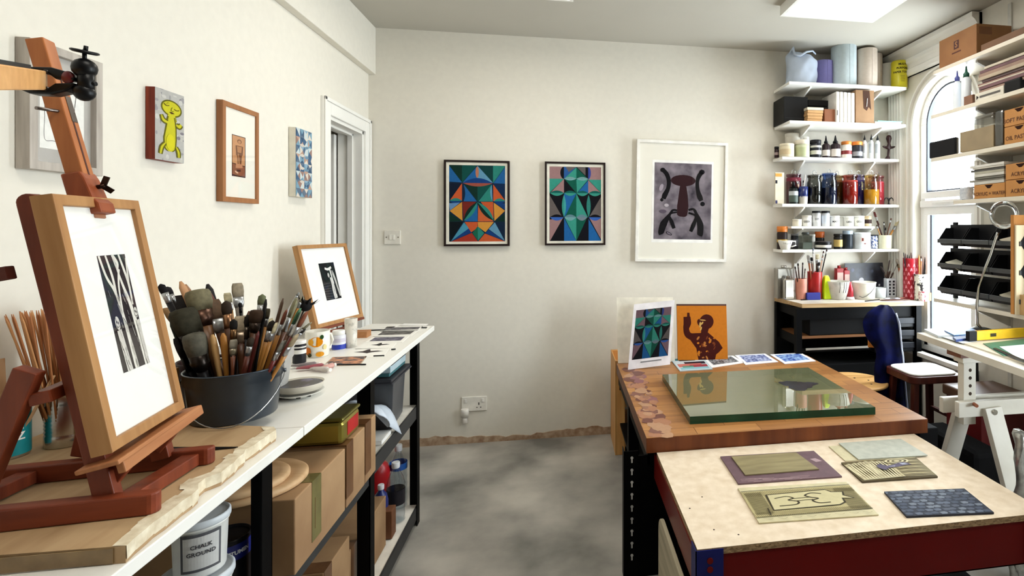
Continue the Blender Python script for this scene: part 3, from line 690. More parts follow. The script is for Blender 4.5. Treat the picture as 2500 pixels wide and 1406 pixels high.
# framed tree print standing on the ledge
OAK = wood('oak_frame', C(150,104,60), C(184,138,88), .5, 'z')
MOUNT = mat('mount_white', C(240,239,234), .7, var=.01, scale=20)
WT, BK = C(226,222,212), C(46,38,40)
tp = Art((0, 0, 100, 220))
tp.poly([(0,0),(100,0),(100,220),(0,220)], BK)
for pts, wd in (([(6,0),(16,40),(34,70),(44,120),(52,220)], [7,7,8,10,16]), ([(28,0),(36,40),(36,72)], [6,8,7]), ([(50,0),(58,28),(66,60),(80,110),(92,220)], [5,5,8,12,18]), ([(64,28),(50,62),(44,110)], [7,6,5]), ([(74,0),(82,30),(88,60),(86,100)], [6,8,8,6]), ([(98,8),(92,40),(88,60)], [4,6,6]), ([(50,0),(62,16),(58,28)], [9,9,6])): tp.curve(pts, wd, WT)
for (cx, cy, s) in ((16, 128, 1), (90, 116, .8)):
    tp.ell(cx, cy, 8*s, 13*s, C(208,204,196)); tp.ell(cx-2, cy-2, 2, 3, BK); tp.ell(cx+3, cy, 1.5, 3, BK); tp.curve([(cx-4,cy+6),(cx,cy+8),(cx+4,cy+5)], 1.4, BK)
tp.poly([(8,142),(24,140),(34,220),(14,220)], C(206,202,194)); tp.poly([(84,132),(96,130),(100,220),(90,220)], C(200,196,188))
rng = random.Random(2)
for k in range(60):
    x = rng.uniform(8, 96); y = rng.uniform(60, 214); l = rng.uniform(6, 22)
    tp.stroke([(x, y), (x+l*.22, y+l)], rng.uniform(.5, 1.5), BK if rng.random() < .6 else C(180,176,170))
tp.curve([(38,120),(52,150),(56,220)], 1.6, BK); tp.curve([(66,100),(74,150),(78,220)], 1.6, BK); tp.curve([(30,150),(36,190),(40,220)], 1.2, BK)
Wf, Hf = (FB1-FB0).length, (FT0-FB0).length
t = thing('framed_print', 'oak framed black and white print of bare tree trunks on the table easel', 'framed picture', (0,0,0))
t.rotation_mode = 'QUATERNION'
M3 = Matrix((al, -nf, up)).transposed(); t.rotation_quaternion = M3.to_quaternion(); t.location = pf(Wf/2, 0, 0)
x = Wf/2; fw = .019; f = MB(); D = .03
o4 = [(-x,0),(x,0),(x,Hf),(-x,Hf)]; i4 = [(-x+fw,fw),(x-fw,fw),(x-fw,Hf-fw),(-x+fw,Hf-fw)]
for k in range(4):
    j = (k+1)%4; a, b, c, d = o4[k], o4[j], i4[j], i4[k]
    f.add([(p[0], yy, p[1]) for yy in (-D+.004, .004) for p in (a,b,c,d)], [(0,1,2,3),(7,6,5,4),(0,4,5,1),(3,2,6,7)])
f.build('frame', OAK, t, bev=.0015)
MB().box(-x+.01,x-.01,-D+.012,.003,.01,Hf-.01).build('mount', MOUNT, t)
m = MB(); u0, u1, v0, v1 = .365, .705, .243, .735
tp.mesh(m, (-x+u0*Wf, -D+.012, Hf-v0*Hf), ((u1-u0)*Wf, 0, 0), (0,0,-(v1-v0)*Hf), (0,-1,0)); m.build('print', vmat(.7), t)
MB().add([(-x+fw,-D+.008,fw),(x-fw,-D+.008,fw),(x-fw,-D+.008,Hf-fw),(-x+fw,-D+.008,Hf-fw)], [(0,1,2,3)]).build('glazing', glassy('picture_glass'), t)
# pale bar with a black clamp and ball head at the top left
pb = wood('pale_bar', C(196,140,80), C(222,170,108), .5, 'x')
b0 = at(92, 194, y=1.05); b1 = at(-120, 178, y=.64)
MB().bar(b0, b1, .022, .031).build('wooden_bar', pb, None, bev=.002, world=True); tag(COL.objects[-1], 'pale wooden bar reaching in at the top left, gripped by the black clamp', 'bar')
bd = (b1-b0).normalized()
MB().bar(b0+bd*.11+Vector((0,0,.0187)), b1+Vector((0,0,.0187)), .012, .006).build('black_strip', plain(28,28,30,.5), None, world=True); tag(COL.objects[-1], 'thin black strip lying along the pale wooden bar', 'strip')
k0 = at(116, 200, y=1.055); S = .60
t = thing('camera_clamp', 'black spring clamp with a ball head gripping the pale bar at the easel mast', 'clamp', tuple(k0+Vector((0,0,-.025))))
BLK = plain(14,14,16,.35)
def kp(a, b, c): return (k0.x+a*S, k0.y+b*S, k0.z+c*S)
def jaw(sg):
    m = MB(); pr = [(-.055, .026), (-.03, .037), (.02, .038), (.055, .028), (.075, .012), (.075, .002), (.03, .006), (.006, .026)]
    m.prism([(k0.x+a*S, k0.z+sg*b*S) for a, b in pr], 'y', k0.y-.018*S, k0.y+.02*S); return m
jaw(1).build('upper_jaw', BLK, t, bev=.003, world=True); jaw(-1).build('lower_jaw', BLK, t, bev=.003, world=True)
MB().cyl(kp(.01,-.02,.024),kp(.01,.022,.024),.006*S).cyl(kp(.01,-.02,-.022),kp(.01,.022,-.022),.006*S).build('pivot_pin', plain(70,66,66,.3,1.), t, world=True)
MB().ball(kp(.058,-.012,.012),.016*S,.01*S,.018*S).build('tightening_knob', plain(96,16,20,.4), t, world=True)
m = MB(); m.cyl(kp(.092,0,-.03),kp(.092,0,.035),.018*S); m.ball(kp(.088,0,-.026),.024*S); m.ball(kp(.088,0,.042),.028*S); m.cyl(kp(.1,0,0),kp(.116,0,0),.006*S); m.build('ball_head', BLK, t, world=True)
m = MB(); m.cyl(kp(.088,0,.06),kp(.088,0,.094),.005*S); m.loft([(.0,.024*S),(.002,.03*S),(.007*S,.03*S),(.009*S,.026*S)], 20, None, True, Matrix.Translation(kp(.088,0,.084)) @ Matrix.Rotation(.2,4,'Y') @ Matrix.Rotation(.15,4,'X')); m.cyl(kp(.09,0,.09),kp(.092,0,.105),.005*S); m.build('mounting_plate', BLK, t, world=True)
# ------------------------------------------------------------------ tins, sticks
TIN = plain(196,198,198,.22,1.)
def tin(label, x, y, z, r, h, paper=None, name='tin_can', ribs=True):
    t = thing(name, label, 'tin can', (x, y, z))
    pr = [(0, r*.97), (.002, r)]
    for k in range(9):
        zz = h*.2+h*.6*k/9; a = .0012 if ribs else 0
        pr += [(zz, r), (zz+h*.03, r-a)]
    pr += [(h-.006, r), (h-.004, r*1.03), (h, r*1.03), (h, r*.95), (.004, r*.93)]
    MB().loft(pr, 28, None, True).build('can', TIN, t)
    if paper: paper(t, r, h)
    return t
tx, ty = -1.108, 1.43
tin('ribbed silver tin can full of wooden skewers, behind the easel', tx, ty, .9575, .036, .125)
sk = [wood('skewer_a', C(190,132,80), C(214,160,108), .6, 'z'), wood('skewer_b', C(160,98,56), C(190,128,80), .6, 'z')]
rng = random.Random(21)
pro = None
for k in range(92):
    a = rng.uniform(0, 2*math.pi); r0 = .026*math.sqrt(rng.random()); L = rng.uniform(.27, .315)
    base = Vector((tx+r0*math.cos(a), ty+r0*math.sin(a), .963)); r1 = .085*rng.random()**.6
    topv = Vector((tx-.02+1.0*r1*math.cos(a)+rng.uniform(-.02,.02), ty+r1*math.sin(a)*.8+rng.uniform(-.02,.02), .963+L))
    topv.x = max(topv.x, XL+.012)
    if k < 2:
        o = MB().loft([(0,.002),(.29,.002),(.305,.0005)], 6).build('skewer', sk[k])
        pro = (pro or [])+[o]
    else: o = pro[k%2].copy(); COL.objects.link(o)
    aim(o, base, topv)
    tag(o, 'thin wooden skewer standing in the ribbed tin can', 'skewer', 'wooden skewers in the tin can')
TEAL = C(30,128,132)
def beans(t, r, h):
    m = MB(); m.loft([(.006, r+.0008), (h-.008, r+.0008)], 28, None, False); m.build('paper_label', vmat(.4), t); COL.objects[-1]
    a = math.radians(-62)
    m = MB(); n = 10; cc = C(20,18,20)
    for (z0, z1, w0, w1, col, dr) in ((.028, .088, -.75, .62, C(214,206,176), .0011), (.031, .085, -.71, .58, cc, .0015)):
        vs = []
        for i in range(n+1):
            b = a+w0+(w1-w0)*i/n; vs += [((r+dr)*math.cos(b), (r+dr)*math.sin(b), z0+(.01*i/n)), ((r+dr)*math.cos(b), (r+dr)*math.sin(b), z1-.012*i/n)]
        m.add(vs, [(2*i, 2*i+2, 2*i+3, 2*i+1) for i in range(n)], col)
    m.build('label_badge', vmat(.4), t)
    rr = r+.0019
    lettering(t, 'HEINZ', .022, (rr*math.cos(a), rr*math.sin(a), .067), (1,0,0), (0,0,1), (230,226,214), wrap=(0,0,rr), thick=.0006)
    lettering(t, 'BEANZ', .022, (rr*math.cos(a), rr*math.sin(a), .045), (1,0,0), (0,0,1), (230,226,214), wrap=(0,0,rr), thick=.0006)
hx, hy = -1.172, 1.372
tb = tin('turquoise labelled food tin with sticks in it at the left edge of the photo', hx, hy, .9575, .034, .108, beans)
for o in tb.children:
    if o.name.startswith('paper_label'):
        ca = o.data.color_attributes['Col']
        ca.data.foreach_set('color', [*TEAL, 1.0]*len(ca.data))
palew = wood('pale_stick', C(176,134,92), C(204,164,120), .6, 'z')
for k, (dx, dy, ex, ey, L, w_, lab) in enumerate(((.01,-.005,.075,.02,.17,.012,'flat wooden stick leaning right out of the turquoise tin'), (-.012,.01,-.03,.02,.2,.013,'flat wooden stick standing upright in the turquoise tin'), (-.005,-.012,-.045,-.01,.19,.009,'narrow stick at the back of the turquoise tin'))):
    o = MB().box(-w_/2,w_/2,-.0015,.0015,0,L).build('wooden_stick', palew); aim(o, (hx+dx,hy+dy,.964), (hx+ex,hy+ey,.964+L)); tag(o, lab, 'stick')
# knives lying behind the easel foot
for k, (p, lab) in enumerate((([(-.86,1.36),(-.71,1.335),(-.86,1.32)], 'dark triangular scraper blade lying right of the easel'), ([(-1.06,1.44),(-.9,1.37),(-1.05,1.38)], 'dark triangular blade lying behind the easel strut'))):
    m = MB().prism(p, 'z', .9578, .9605); m.build('scraper_blade', plain(34,32,34,.35,.6), None, world=True); tag(COL.objects[-1], lab, 'scraper')
MB().box(-.99,-.965,1.38,1.56,.9578,1.09).build('ochre_plank', wood('ochre_wood', C(150,98,38), C(180,126,60), .5,'z'), None, world=True); tag(COL.objects[-1], 'ochre wooden panel standing behind the framed tree print and the bucket', 'panel')
# ------------------------------------------------------------------ paint kettles and brushes
def kettle(name, label, x, y, z, rb, rt, h, m_, handle_a=0.0, rim=True, wire=True):
    t = thing(name, label, 'bucket', (x, y, z))
    pr = [(0, rb*.97), (.004, rb), (h*.75, rb+(rt-rb)*.75), (h*.80, rb+(rt-rb)*.8+.004), (h*.985, rt), (h, rt+.003), (h+.003, rt), (h, rt-.003), (.01, rb-.004)]
    MB().loft(pr, 40).build('bucket_body', m_, t)
    if wire:
        ca, sa = math.cos(handle_a), math.sin(handle_a); pts = []
        for k in range(25):
            a = math.pi*k/24; u = (rt+.004)*math.cos(a); d = (rt+.012)*math.sin(a); zz = h*.83-.8*h*math.sin(a)**1.3
            pts.append((u*ca-d*sa, u*sa+d*ca, zz))
        MB().tube(pts, .0016, 6).build('wire_handle', plain(170,172,174,.25,1.), t)
        for sg in (1, -1): MB().cyl((sg*(rt-.006)*ca, sg*(rt-.006)*sa, h*.83), (sg*(rt+.006)*ca, sg*(rt+.006)*sa, h*.83), .005).build('handle_lug', plain(80,84,90,.4,.8), t)
    return t
KB = Vector((-.842, 1.570, .9575))
kettle('paint_kettle', 'dark grey metal paint kettle packed with brushes on the plywood board', KB.x, KB.y, KB.z,   .092, .105, .125, plain(58,66,76,.28,.55), math.radians(200))
WK = Vector((-.93, 1.80, .931))
kettle('plastic_kettle', 'pale grey plastic tub of brushes hidden behind the dark paint kettle', WK.x, WK.y, WK.z, .095, .115, .15, plain(190,186,180,.45), math.radians(-80), wire=False)
# brushes: (tip px, tip py, kind, width m, length m, bristle colour, ferrule colour, handle colour, base offset, depth offset, label)
def bmat(c, r=.85, m=0.0): return plain(*[int(v*.85) for v in c], rough=r, metal=m, scale=90, var=.25)
def brush(label, base, tip, kind, w_, L, bc, fc, hc, group='brushes in the paint kettles'):
    t = thing('paintbrush', label, 'paintbrush', (0,0,0), 0, group)
    aim(t, base, Vector(base)+(Vector(tip)-Vector(base)).normalized()*L); L = max(L, .05)
    if kind == 'end':                       # stands head down: only the handle shows
        MB().loft([(0,.005,.004),(L*.5,w_*.32,w_*.25),(L*.8,w_*.5,w_*.35),(L*.95,w_*.45,w_*.3),(L,w_*.15,w_*.12)], 12).build('handle', plain(*hc, rough=.45), t); return t
    if kind == 'flat':  bl, fl, th = min(w_*1.5,.06), min(w_*1.0,.04), .32
    elif kind == 'big': bl, fl, th = w_*1.0, w_*.75, .75
    else:               bl, fl, th = w_*1.7, w_*1.6, 1.0
    hl = L-bl-fl; hw = max(.0035, w_*(.22 if kind != 'round' else .45))
    MB().loft([(0,hw*.5),(hl*.3,hw*.7),(hl*.75,hw*1.1,hw*.9),(hl,hw*(1.6 if kind != 'round' else 1.0),hw)], 10).build('handle', plain(*hc, rough=.4), t)
    e = w_/2
    MB().loft([(hl-.002,hw*(1.7 if kind != 'round' else 1.05),hw),(hl+fl*.35,e*.92,e*th*.9),(hl+fl*.5,e*.95,e*th),(hl+fl*.6,e*.92,e*th*.92),(hl+fl,e*.95,e*th)], 14).build('ferrule', plain(*fc, rough=.32, metal=.85), t)
    z0 = hl+fl-.001
    pr = [(z0,e*.93,e*th*.95),(z0+bl*.4,e*1.06,e*th*1.1),(z0+bl*.8,e*1.0,e*th*.9),(z0+bl,e*(.8 if kind != 'round' else .15),e*th*(.35 if kind != 'round' else .15))]
    if kind == 'big': pr = [(z0,e*.95,e*th),(z0+bl*.4,e*1.1,e*th*1.15),(z0+bl*.8,e*1.12,e*th*1.15),(z0+bl*.95,e*.95,e*th),(z0+bl,e*.6,e*th*.6)]
    MB().loft(pr, 16).build('bristles', bmat(bc), t)
    return t
SIL, COP, BRN, BLKC, OCH, RDW = (176,178,180), (96,72,60), (92,54,30), (24,22,24), (176,120,52), (104,30,24)
def zz(x, y): return (340+x/3.43, 650+y/3.43)
BR = [  # zoom px of the tip, kind, width, bristle, ferrule, handle, depth offset, base angle/offset x, label
 (175,145,'round',.013,BLKC,SIL,BLKC,-.03,-.04,'small black round brush at the far left of the kettle, beside the frame'),
 (230,168,'round',.012,(40,38,40),SIL,BLKC,.02,-.05,'black pointed brush second from the left in the kettle'),
 (345,128,'end',.021,BRN,SIL,(190,140,96),.05,-.03,'rounded pale wooden handle end standing up left in the kettle'),
 (388,152,'end',.016,BRN,SIL,(150,106,72),.06,-.02,'slim pale wooden handle end beside the rounded one'),
 (312,245,'flat',.042,(30,24,20),(40,30,26),BLKC,.03,-.06,'wide black flat brush at the left of the kettle'),
 (480,195,'big',.046,(120,112,82),(84,60,48),(120,80,44),.0,-.03,'large round olive bristle brush with copper ferrule leaning left'),
 (572,150,'end',.022,BLKC,SIL,(26,24,26),.06,.0,'black pointed handle end above the large olive brush'),
 (602,228,'end',.010,BLKC,SIL,(110,44,32),.05,.01,'thin dark red handle end in the middle of the kettle'),
 (620,275,'flat',.030,(104,76,50),SIL,BRN,.02,.0,'brown bristle brush with bright silver ferrule in the middle'),
 (735,220,'flat',.016,(222,210,170),SIL,OCH,.05,.02,'cream flat brush left of the tall grey flat brush'),
 (820,138,'flat',.022,(160,146,122),SIL,(130,120,110),.05,.02,'tall grey flat brush standing highest in the kettle'),
 (842,300,'round',.007,BLKC,BLKC,BLKC,.04,.03,'thin black rigger brush right of the tall grey flat brush'),
 (725,285,'round',.018,(58,44,34),(150,110,80),BRN,-.01,.01,'dark brush with reddish ferrule below the cream flat brush'),
 (365,350,'big',.056,(62,58,44),(34,28,24),BLKC,-.03,-.05,'huge dark olive brush bulging out over the left rim'),
 (262,460,'end',.014,BLKC,SIL,(38,46,36),-.05,-.07,'dark green curved handle end at the left rim'),
 (450,560,'big',.046,(96,92,78),(40,34,30),BLKC,-.07,-.05,'grey olive mop brush low at the front left of the kettle'),
 (235,345,'flat',.026,(170,130,80),(150,110,60),OCH,.07,-.06,'pale block handled brush at the left behind the frame'),
 (612,572,'end',.022,BRN,SIL,(186,146,92),-.06,-.01,'pale flat wooden handle end at the front left of the kettle'),
 (702,560,'end',.020,BRN,SIL,OCH,-.055,.0,'ochre flat wooden handle end at the front of the kettle'),
 (310,595,'flat',.03,(36,34,32),(40,38,36),BLKC,-.05,-.07,'dark flat brush leaning far left over the rim'),
 (850,412,'flat',.024,(214,196,168),(170,150,130),BRN,.0,.02,'cream pink bristle brush in the centre of the kettle'),
 (920,375,'end',.014,BRN,SIL,(104,62,40),.03,.03,'brown handle end right of the cream pink brush'),
 (985,362,'big',.028,(66,48,34),(60,50,44),BRN,.0,.03,'dark brown thick bristle brush right of centre'),
 (1032,230,'round',.015,(118,124,88),SIL,BRN,.05,.03,'green grey round brush standing tall right of centre'),
 (1062,275,'end',.013,BLKC,SIL,(22,22,22),.02,.04,'flat black handle end beside the green grey round brush'),
 (1082,350,'flat',.016,(110,102,78),SIL,OCH,.03,.04,'olive filbert brush below the black handle end'),
 (1205,268,'end',.012,BRN,SIL,(84,58,38),.05,.05,'square brown handle end standing right of centre'),
 (1318,265,'flat',.030,(150,146,112),SIL,BRN,.04,.06,'wide olive grey flat brush towards the right of the kettle'),
 (1235,362,'flat',.022,(122,58,34),SIL,OCH,.0,.06,'rust red bristle brush in front of the olive grey flat brush'),
 (1350,352,'flat',.024,(70,120,84),SIL,BRN,.0,.07,'flat brush with a green stained tip at the right'),
 (1405,378,'flat',.024,(130,66,34),SIL,RDW,-.01,.075,'rust brown flat brush leaning furthest right'),
 (1372,252,'round',.008,(190,180,150),SIL,OCH,.05,.06,'small pale round brush behind the green tipped one'),
 (1322,570,'flat',.02,(170,150,116),SIL,OCH,-.05,.08,'tan bristle brush low at the right rim'),
 (1215,620,'flat',.018,(120,116,104),SIL,RDW,-.06,.07,'grey bristle brush with red handle low at the right'),
 (1120,450,'round',.014,(48,42,36),SIL,OCH,-.01,.05,'dark round brush with ochre handle right of centre'),
 (1150,470,'flat',.016,(206,190,150),SIL,OCH,-.03,.055,'cream flat brush with ochre handle leaning right'),
 (1000,545,'end',.012,BRN,SIL,(92,26,22),-.04,.03,'maroon handle end at the front of the kettle'),
 (905,402,'round',.016,(40,34,30),(90,80,70),BLKC,.01,.02,'dark round brush behind the cream pink bristles'),
 (790,440,'round',.013,(30,26,24),(120,90,60),BLKC,-.04,.01,'thin dark brush in front of the cream pink bristles'),
 (790,610,'flat',.014,(150,140,120),(140,130,110),(110,60,36),-.065,.01,'short flat brush with brown handle at the front of the kettle'),
 (940,590,'round',.012,(60,50,40),SIL,(96,44,30),-.06,.025,'silver ferruled brush with red brown handle at the front'),
]
for (zx, zy_, kind, w_, bc, fc, hc, dof, box_, lab) in BR:
    px, py = zz(zx, zy_)
    # depth of the tip along the line of sight: behind / in front of the kettle's axis
    d = _ray(px, py); yt = KB.y+.02+dof
    tip = at(px, py, y=yt)
    tip.x = max(tip.x, XL+.02)
    base = Vector((KB.x+box_*.75, KB.y+dof*.45, KB.z+.03))
    L = (tip-base).length
    brush(lab, base, tip, kind, w_*(1.0 if kind == 'end' else 1.2), L, bc, fc, hc)
MB().loft([(0,.05),(.15,.062),(.155,.06),(.15,.057),(.01,.045)], 28).build('brush_pot', plain(40,14,12,.4)); o = COL.objects[-1]; o.location = (-.965, 1.66, .931); tag(o, 'dark red pot half hidden behind the left of the paint kettle', 'pot')
# black dried flower head among the brushes
t = thing('dried_seed_head', 'black dried seed head on a stem at the right of the kettle of brushes', 'dried flower', (0,0,0))
tip = at(*zz(1410,290), y=KB.y+.08); base = Vector((KB.x+.06, KB.y+.03, KB.z+.03)); aim(t, base, tip); L = (tip-base).length
MB().loft([(0,.002),(L-.02,.002)], 6).build('stem', plain(40,30,24,.7), t)
m = MB()
for k in range(9):
    a = 2*math.pi*k/9; m.add([(0,0,L-.03),(.02*math.cos(a)+.004,.02*math.sin(a),L-.004),(.03*math.cos(a+.3),.03*math.sin(a+.3),L+.012),(.012*math.cos(a+.5),.012*math.sin(a+.5),L-.01)], [(0,1,2,3)])
m.ball((0,0,L-.014),.016); m.build('seed_head', plain(20,18,20,.8), t)
# more brushes standing in the pale tub behind
for k, (zx, zy_, kind, w_, bc, fc, hc, lab) in enumerate(((1440,470,'flat',.016,(150,140,110),SIL,BRN,'tan brush in the tub behind the kettle, furthest right'), (1340,215,'round',.006,(160,160,156),SIL,(190,190,190),'thin silver brush standing tall in the tub behind the kettle'), (1390,510,'round',.01,(60,56,50),SIL,BLKC,'dark round brush at the right of the tub behind the kettle'), (1100,435,'flat',.024,(190,176,140),SIL,OCH,'cream flat brush in the tub behind the kettle'))):
    tip = at(*zz(zx, zy_), y=WK.y+.0); base = Vector((WK.x+.03*(k-1.5), WK.y, WK.z+.03)); brush(lab, base, tip, kind, w_*1.2, (tip-base).length, bc, fc, hc)
# ------------------------------------------------------------------ pictures on the left wall (they face +x)
HALF = math.pi/2
GREYW = mat('limed_wood', C(186,178,168), .6, col2=C(150,140,130), scale=4, stretch=(14,14,1.5), detail=6, contrast=(.4,.8))
ga = Art((300, 270, 740, 1010))
ga.poly([(300,270),(740,270),(740,1010),(300,1010)], C(236,235,230))
LN = C(88,86,84)
ga.curve([(348,700),(346,920),(440,930),(630,965),(640,560)], 5, LN); ga.curve([(345,420),(346,700)], 5, LN)
ga.curve([(490,560),(478,640),(520,820),(545,930)], 5, LN); ga.curve([(545,560),(580,660),(572,760),(540,820),(562,890),(540,930)], 5, LN)
ga.curve([(505,560),(500,640),(530,780)], 4, LN); ga.curve([(400,300),(470,330),(640,380),(640,560)], 5, LN)
framed('framed_drawing', 'grey limed wood framed line drawing at far left of the left wall', (XL+.001, 1.568, 1.584), HALF, .2, .303, .029, .02, GREYW, plain(176,172,166,.7), ga, (.2,.2,.8,.82), recess=.014)
ya = Art((1140, 465, 1385, 1035))
ya.poly([(1140,465),(1385,465),(1385,1035),(1140,1035)], C(176,174,170))
rng = random.Random(4)
for k in range(46): ya.ell(rng.uniform(1140,1385), rng.uniform(465,1035), rng.uniform(3,20), rng.uniform(4,26), [C(150,148,150), C(196,194,188), C(126,122,128), C(186,184,176)][k%4], 8)
YL, OL, YD = C(192,186,40), C(96,92,20), C(160,152,34)
def out(fn):
    fn(OL, 8); fn(YL, -4)
out(lambda c, g: ya.ell(1275, 602, 82+g, 60+g, c, 24, .12))
ya.poly([(1240,660),(1310,660),(1322,700),(1228,700)], OL); ya.poly([(1246,655),(1304,655),(1318,705),(1234,705)], YL)
out(lambda c, g: ya.curve([(1272,670),(1270,760),(1262,850),(1262,925),(1262,955)], [50+g*2,82+g*2,100+g*2,90+g*2,30+g*2], c))
out(lambda c, g: ya.curve([(1240,722),(1205,708),(1188,670)], [26+g*2,28+g*2,14+g*2], c))
out(lambda c, g: ya.curve([(1312,725),(1340,735),(1356,715)], [20+g*2,34+g*2,26+g*2], c))
out(lambda c, g: ya.curve([(1222,890),(1192,930),(1180,985)], [16+g*2,26+g*2,20+g*2], c))
out(lambda c, g: ya.curve([(1312,910),(1332,950),(1335,995)], [16+g*2,26+g*2,20+g*2], c))
ya.ell(1262, 880, 36, 66, C(206,198,36), 18)
DK = C(70,40,22)
ya.curve([(1208,575),(1228,588),(1252,582)], 5, DK); ya.curve([(1294,600),(1315,608),(1338,600)], 5, DK); ya.curve([(1278,590),(1268,618),(1290,620)], 4, OL); ya.poly([(1252,634),(1272,630),(1298,640),(1272,646)], DK)
ya.curve([(1228,580),(1238,560),(1250,566)], 2, OL)
t = thing('block_painting', 'thick wooden block painted with a yellow creature on grey, on the left wall', 'painting', (XL+.001, 1.923, 1.655), HALF)
MB().box(-.063,.063,-.025,0,0,.219).build('wooden_block', wood('red_block', C(96,30,18), C(146,60,36), .6, 'z', 2.5), t, bev=.001)
m = MB(); ya.mesh(m, (-.063,-.0251,.219), (.126,0,0), (0,0,-.219), (0,-1,0)); m.build('painted_face', vmat(.7), t)
pa = Art((945, 580, 1078, 1035))
pa.poly([(945,580),(1078,580),(1078,1035),(945,1035)], C(196,142,98))
pa.poly([(945,895),(1078,908),(1078,1035),(945,1035)], C(140,84,58)); pa.stroke([(945,892),(1078,908)], 8, C(70,36,26)); pa.stroke([(945,582),(945,1035)], 8, C(60,30,20)); pa.stroke([(1076,582),(1076,1035)], 8, C(60,30,20)); pa.stroke([(945,1022),(1078,1032)], 14, C(50,24,18)); pa.stroke([(945,584),(1078,584)], 8, C(60,30,20))
BRW = C(116,72,44)
pa.ell(1018, 642, 22, 24, BRW); pa.ell(1018, 646, 15, 17, C(186,132,90)); pa.poly([(985,690),(1050,690),(1044,770),(992,770)], BRW); pa.poly([(993,698),(1042,698),(1036,765),(1000,765)], C(176,122,80))
pa.stroke([(984,692),(990,800)], 9, BRW); pa.stroke([(1050,692),(1046,790)], 9, BRW); pa.poly([(992,768),(1044,768),(1036,890),(1020,890),(1017,800),(1012,890),(998,890)], BRW); pa.poly([(1002,776),(1012,776),(1008,884),(1004,884)], C(180,128,86))
pa.poly([(985,890),(1046,890),(1050,930),(980,940)], C(190,132,96)); pa.ell(990, 985, 20, 10, C(214,168,140), 12, .6); pa.poly([(990,955),(1030,950),(1030,975),(992,980)], C(84,44,32))
pa2 = framed('framed_etching', 'brown wood framed small orange etching of a standing figure on the left wall', (XL+.001, 2.315, 1.542), HALF, .237, .371, .022, .019, wood('brown_frame', C(140,90,54), C(172,118,74), .5, 'z'), mat('mount_cream', C(236,232,220), .7, var=.01), pa, (.27,.31,.64,.735))
# small faceted canvas
ca_ = Art((0, 0, 4, 8)); rng = random.Random(9)
pal = [C(70,98,128), C(120,156,176), C(196,206,206), C(184,150,130), C(150,120,110), C(60,84,110), C(214,204,190), C(140,170,190), C(96,112,130)]
for j in range(8):
    for i in range(4):
        a, b, c, d = (i,j), (i+1,j), (i+1,j+1), (i,j+1); e = (i+rng.uniform(.3,.7), j+rng.uniform(.3,.7))
        for q in ((a,b,e),(b,c,e),(c,d,e),(d,a,e)): ca_.poly(list(q), pal[rng.randrange(9)])
for j in (1.9, 3.1, 4.6, 6.2): ca_.lens((.9,j),(2.1,j),.18,-.18,C(206,196,184)); ca_.lens((2.1,j+.2),(3.2,j+.1),.16,-.16,C(110,140,160))
t = thing('canvas_painting', 'small deep canvas of blue and pink triangles on the left wall by the doorway', 'painting', (XL+.001, 2.801, 1.589), HALF)
MB().box(-.08,.08,-.03,0,0,.32).build('canvas', plain(222,216,200,.7), t, bev=.002)
m = MB(); ca_.mesh(m, (-.08,-.0301,.32), (.16,0,0), (0,0,-.32), (0,-1,0)); m.build('painted_face', vmat(.6), t)
# ------------------------------------------------------------------ pictures on the back wall
g1 = Art((165, 205, 875, 1155))
def P(a, *pts): a.poly(list(pts), P.c)
N0, N1, G0, G1, T1, B0, B1, B2, O1, O2, A1, R1, LB = C(14,34,58), C(6,16,22), C(8,44,36), C(10,72,66), C(40,124,112), C(16,58,118), C(30,92,150), C(92,142,172), C(188,84,44), C(190,92,50), C(200,140,56), C(112,36,28), C(70,140,166)
def poly(a, c, *p): a.poly([(p[i], p[i+1]) for i in range(0, len(p), 2)], c)
poly(g1, N0, 165,205,875,205,875,1155,165,1155)
poly(g1, G0, 165,205,325,205,325,425); poly(g1, B1, 165,215,325,420,165,412); poly(g1, G1, 325,205,515,205,325,425); poly(g1, B1, 520,210,335,420,520,372); poly(g1, B2, 520,210,715,420,520,372); poly(g1, C(8,56,56), 520,205,715,205,715,420); poly(g1, T1, 715,205,875,205,715,425); poly(g1, B1, 875,212,875,430,720,425)
poly(g1, G0, 350,440,520,440,520,655); poly(g1, G1, 700,440,520,440,520,655); poly(g1, B1, 350,448,345,655,512,655); poly(g1, T1, 692,448,530,655,710,655)
g1.lens((330,428),(712,428),0,-65,B0); g1.lens((335,426),(710,426),42,0,C(150,76,62)); g1.ell(515,290,20,70,C(176,112,84))
g1.lens((340,440),(345,655),-22,0,N0); g1.lens((700,440),(710,655),26,0,B2)
poly(g1, C(10,24,44), 165,430,325,430,175,635); poly(g1, O1, 325,430,325,645,180,635); poly(g1, O1, 718,440,866,635,718,650); poly(g1, C(12,40,76), 720,430,875,430,875,635)
for x0, x1 in ((170,325),(722,872)): g1.lens((x0,652),(x1,650),-36,0,T1); g1.lens((x0,652),(x1,650),0,32,B0)
poly(g1, C(96,134,176), 165,680,300,672,175,770); poly(g1, B0, 875,680,740,672,870,760)
poly(g1, A1, 325,662,332,898,172,775); poly(g1, A1, 724,668,733,898,868,770)
poly(g1, R1, 330,660,500,660,345,870); poly(g1, O1, 560,660,716,660,722,868)
poly(g1, B1, 520,690,520,905,355,905); poly(g1, O2, 528,680,722,905,524,905)
g1.lens((518,662),(345,898),-42,0,T1); g1.lens((518,662),(345,898),0,42,C(8,40,34)); g1.lens((518,664),(724,895),-44,0,T1); g1.lens((518,664),(724,895),0,44,C(8,40,34))
poly(g1, G0, 165,800,335,905,165,908); poly(g1, G0, 875,800,735,905,875,908)
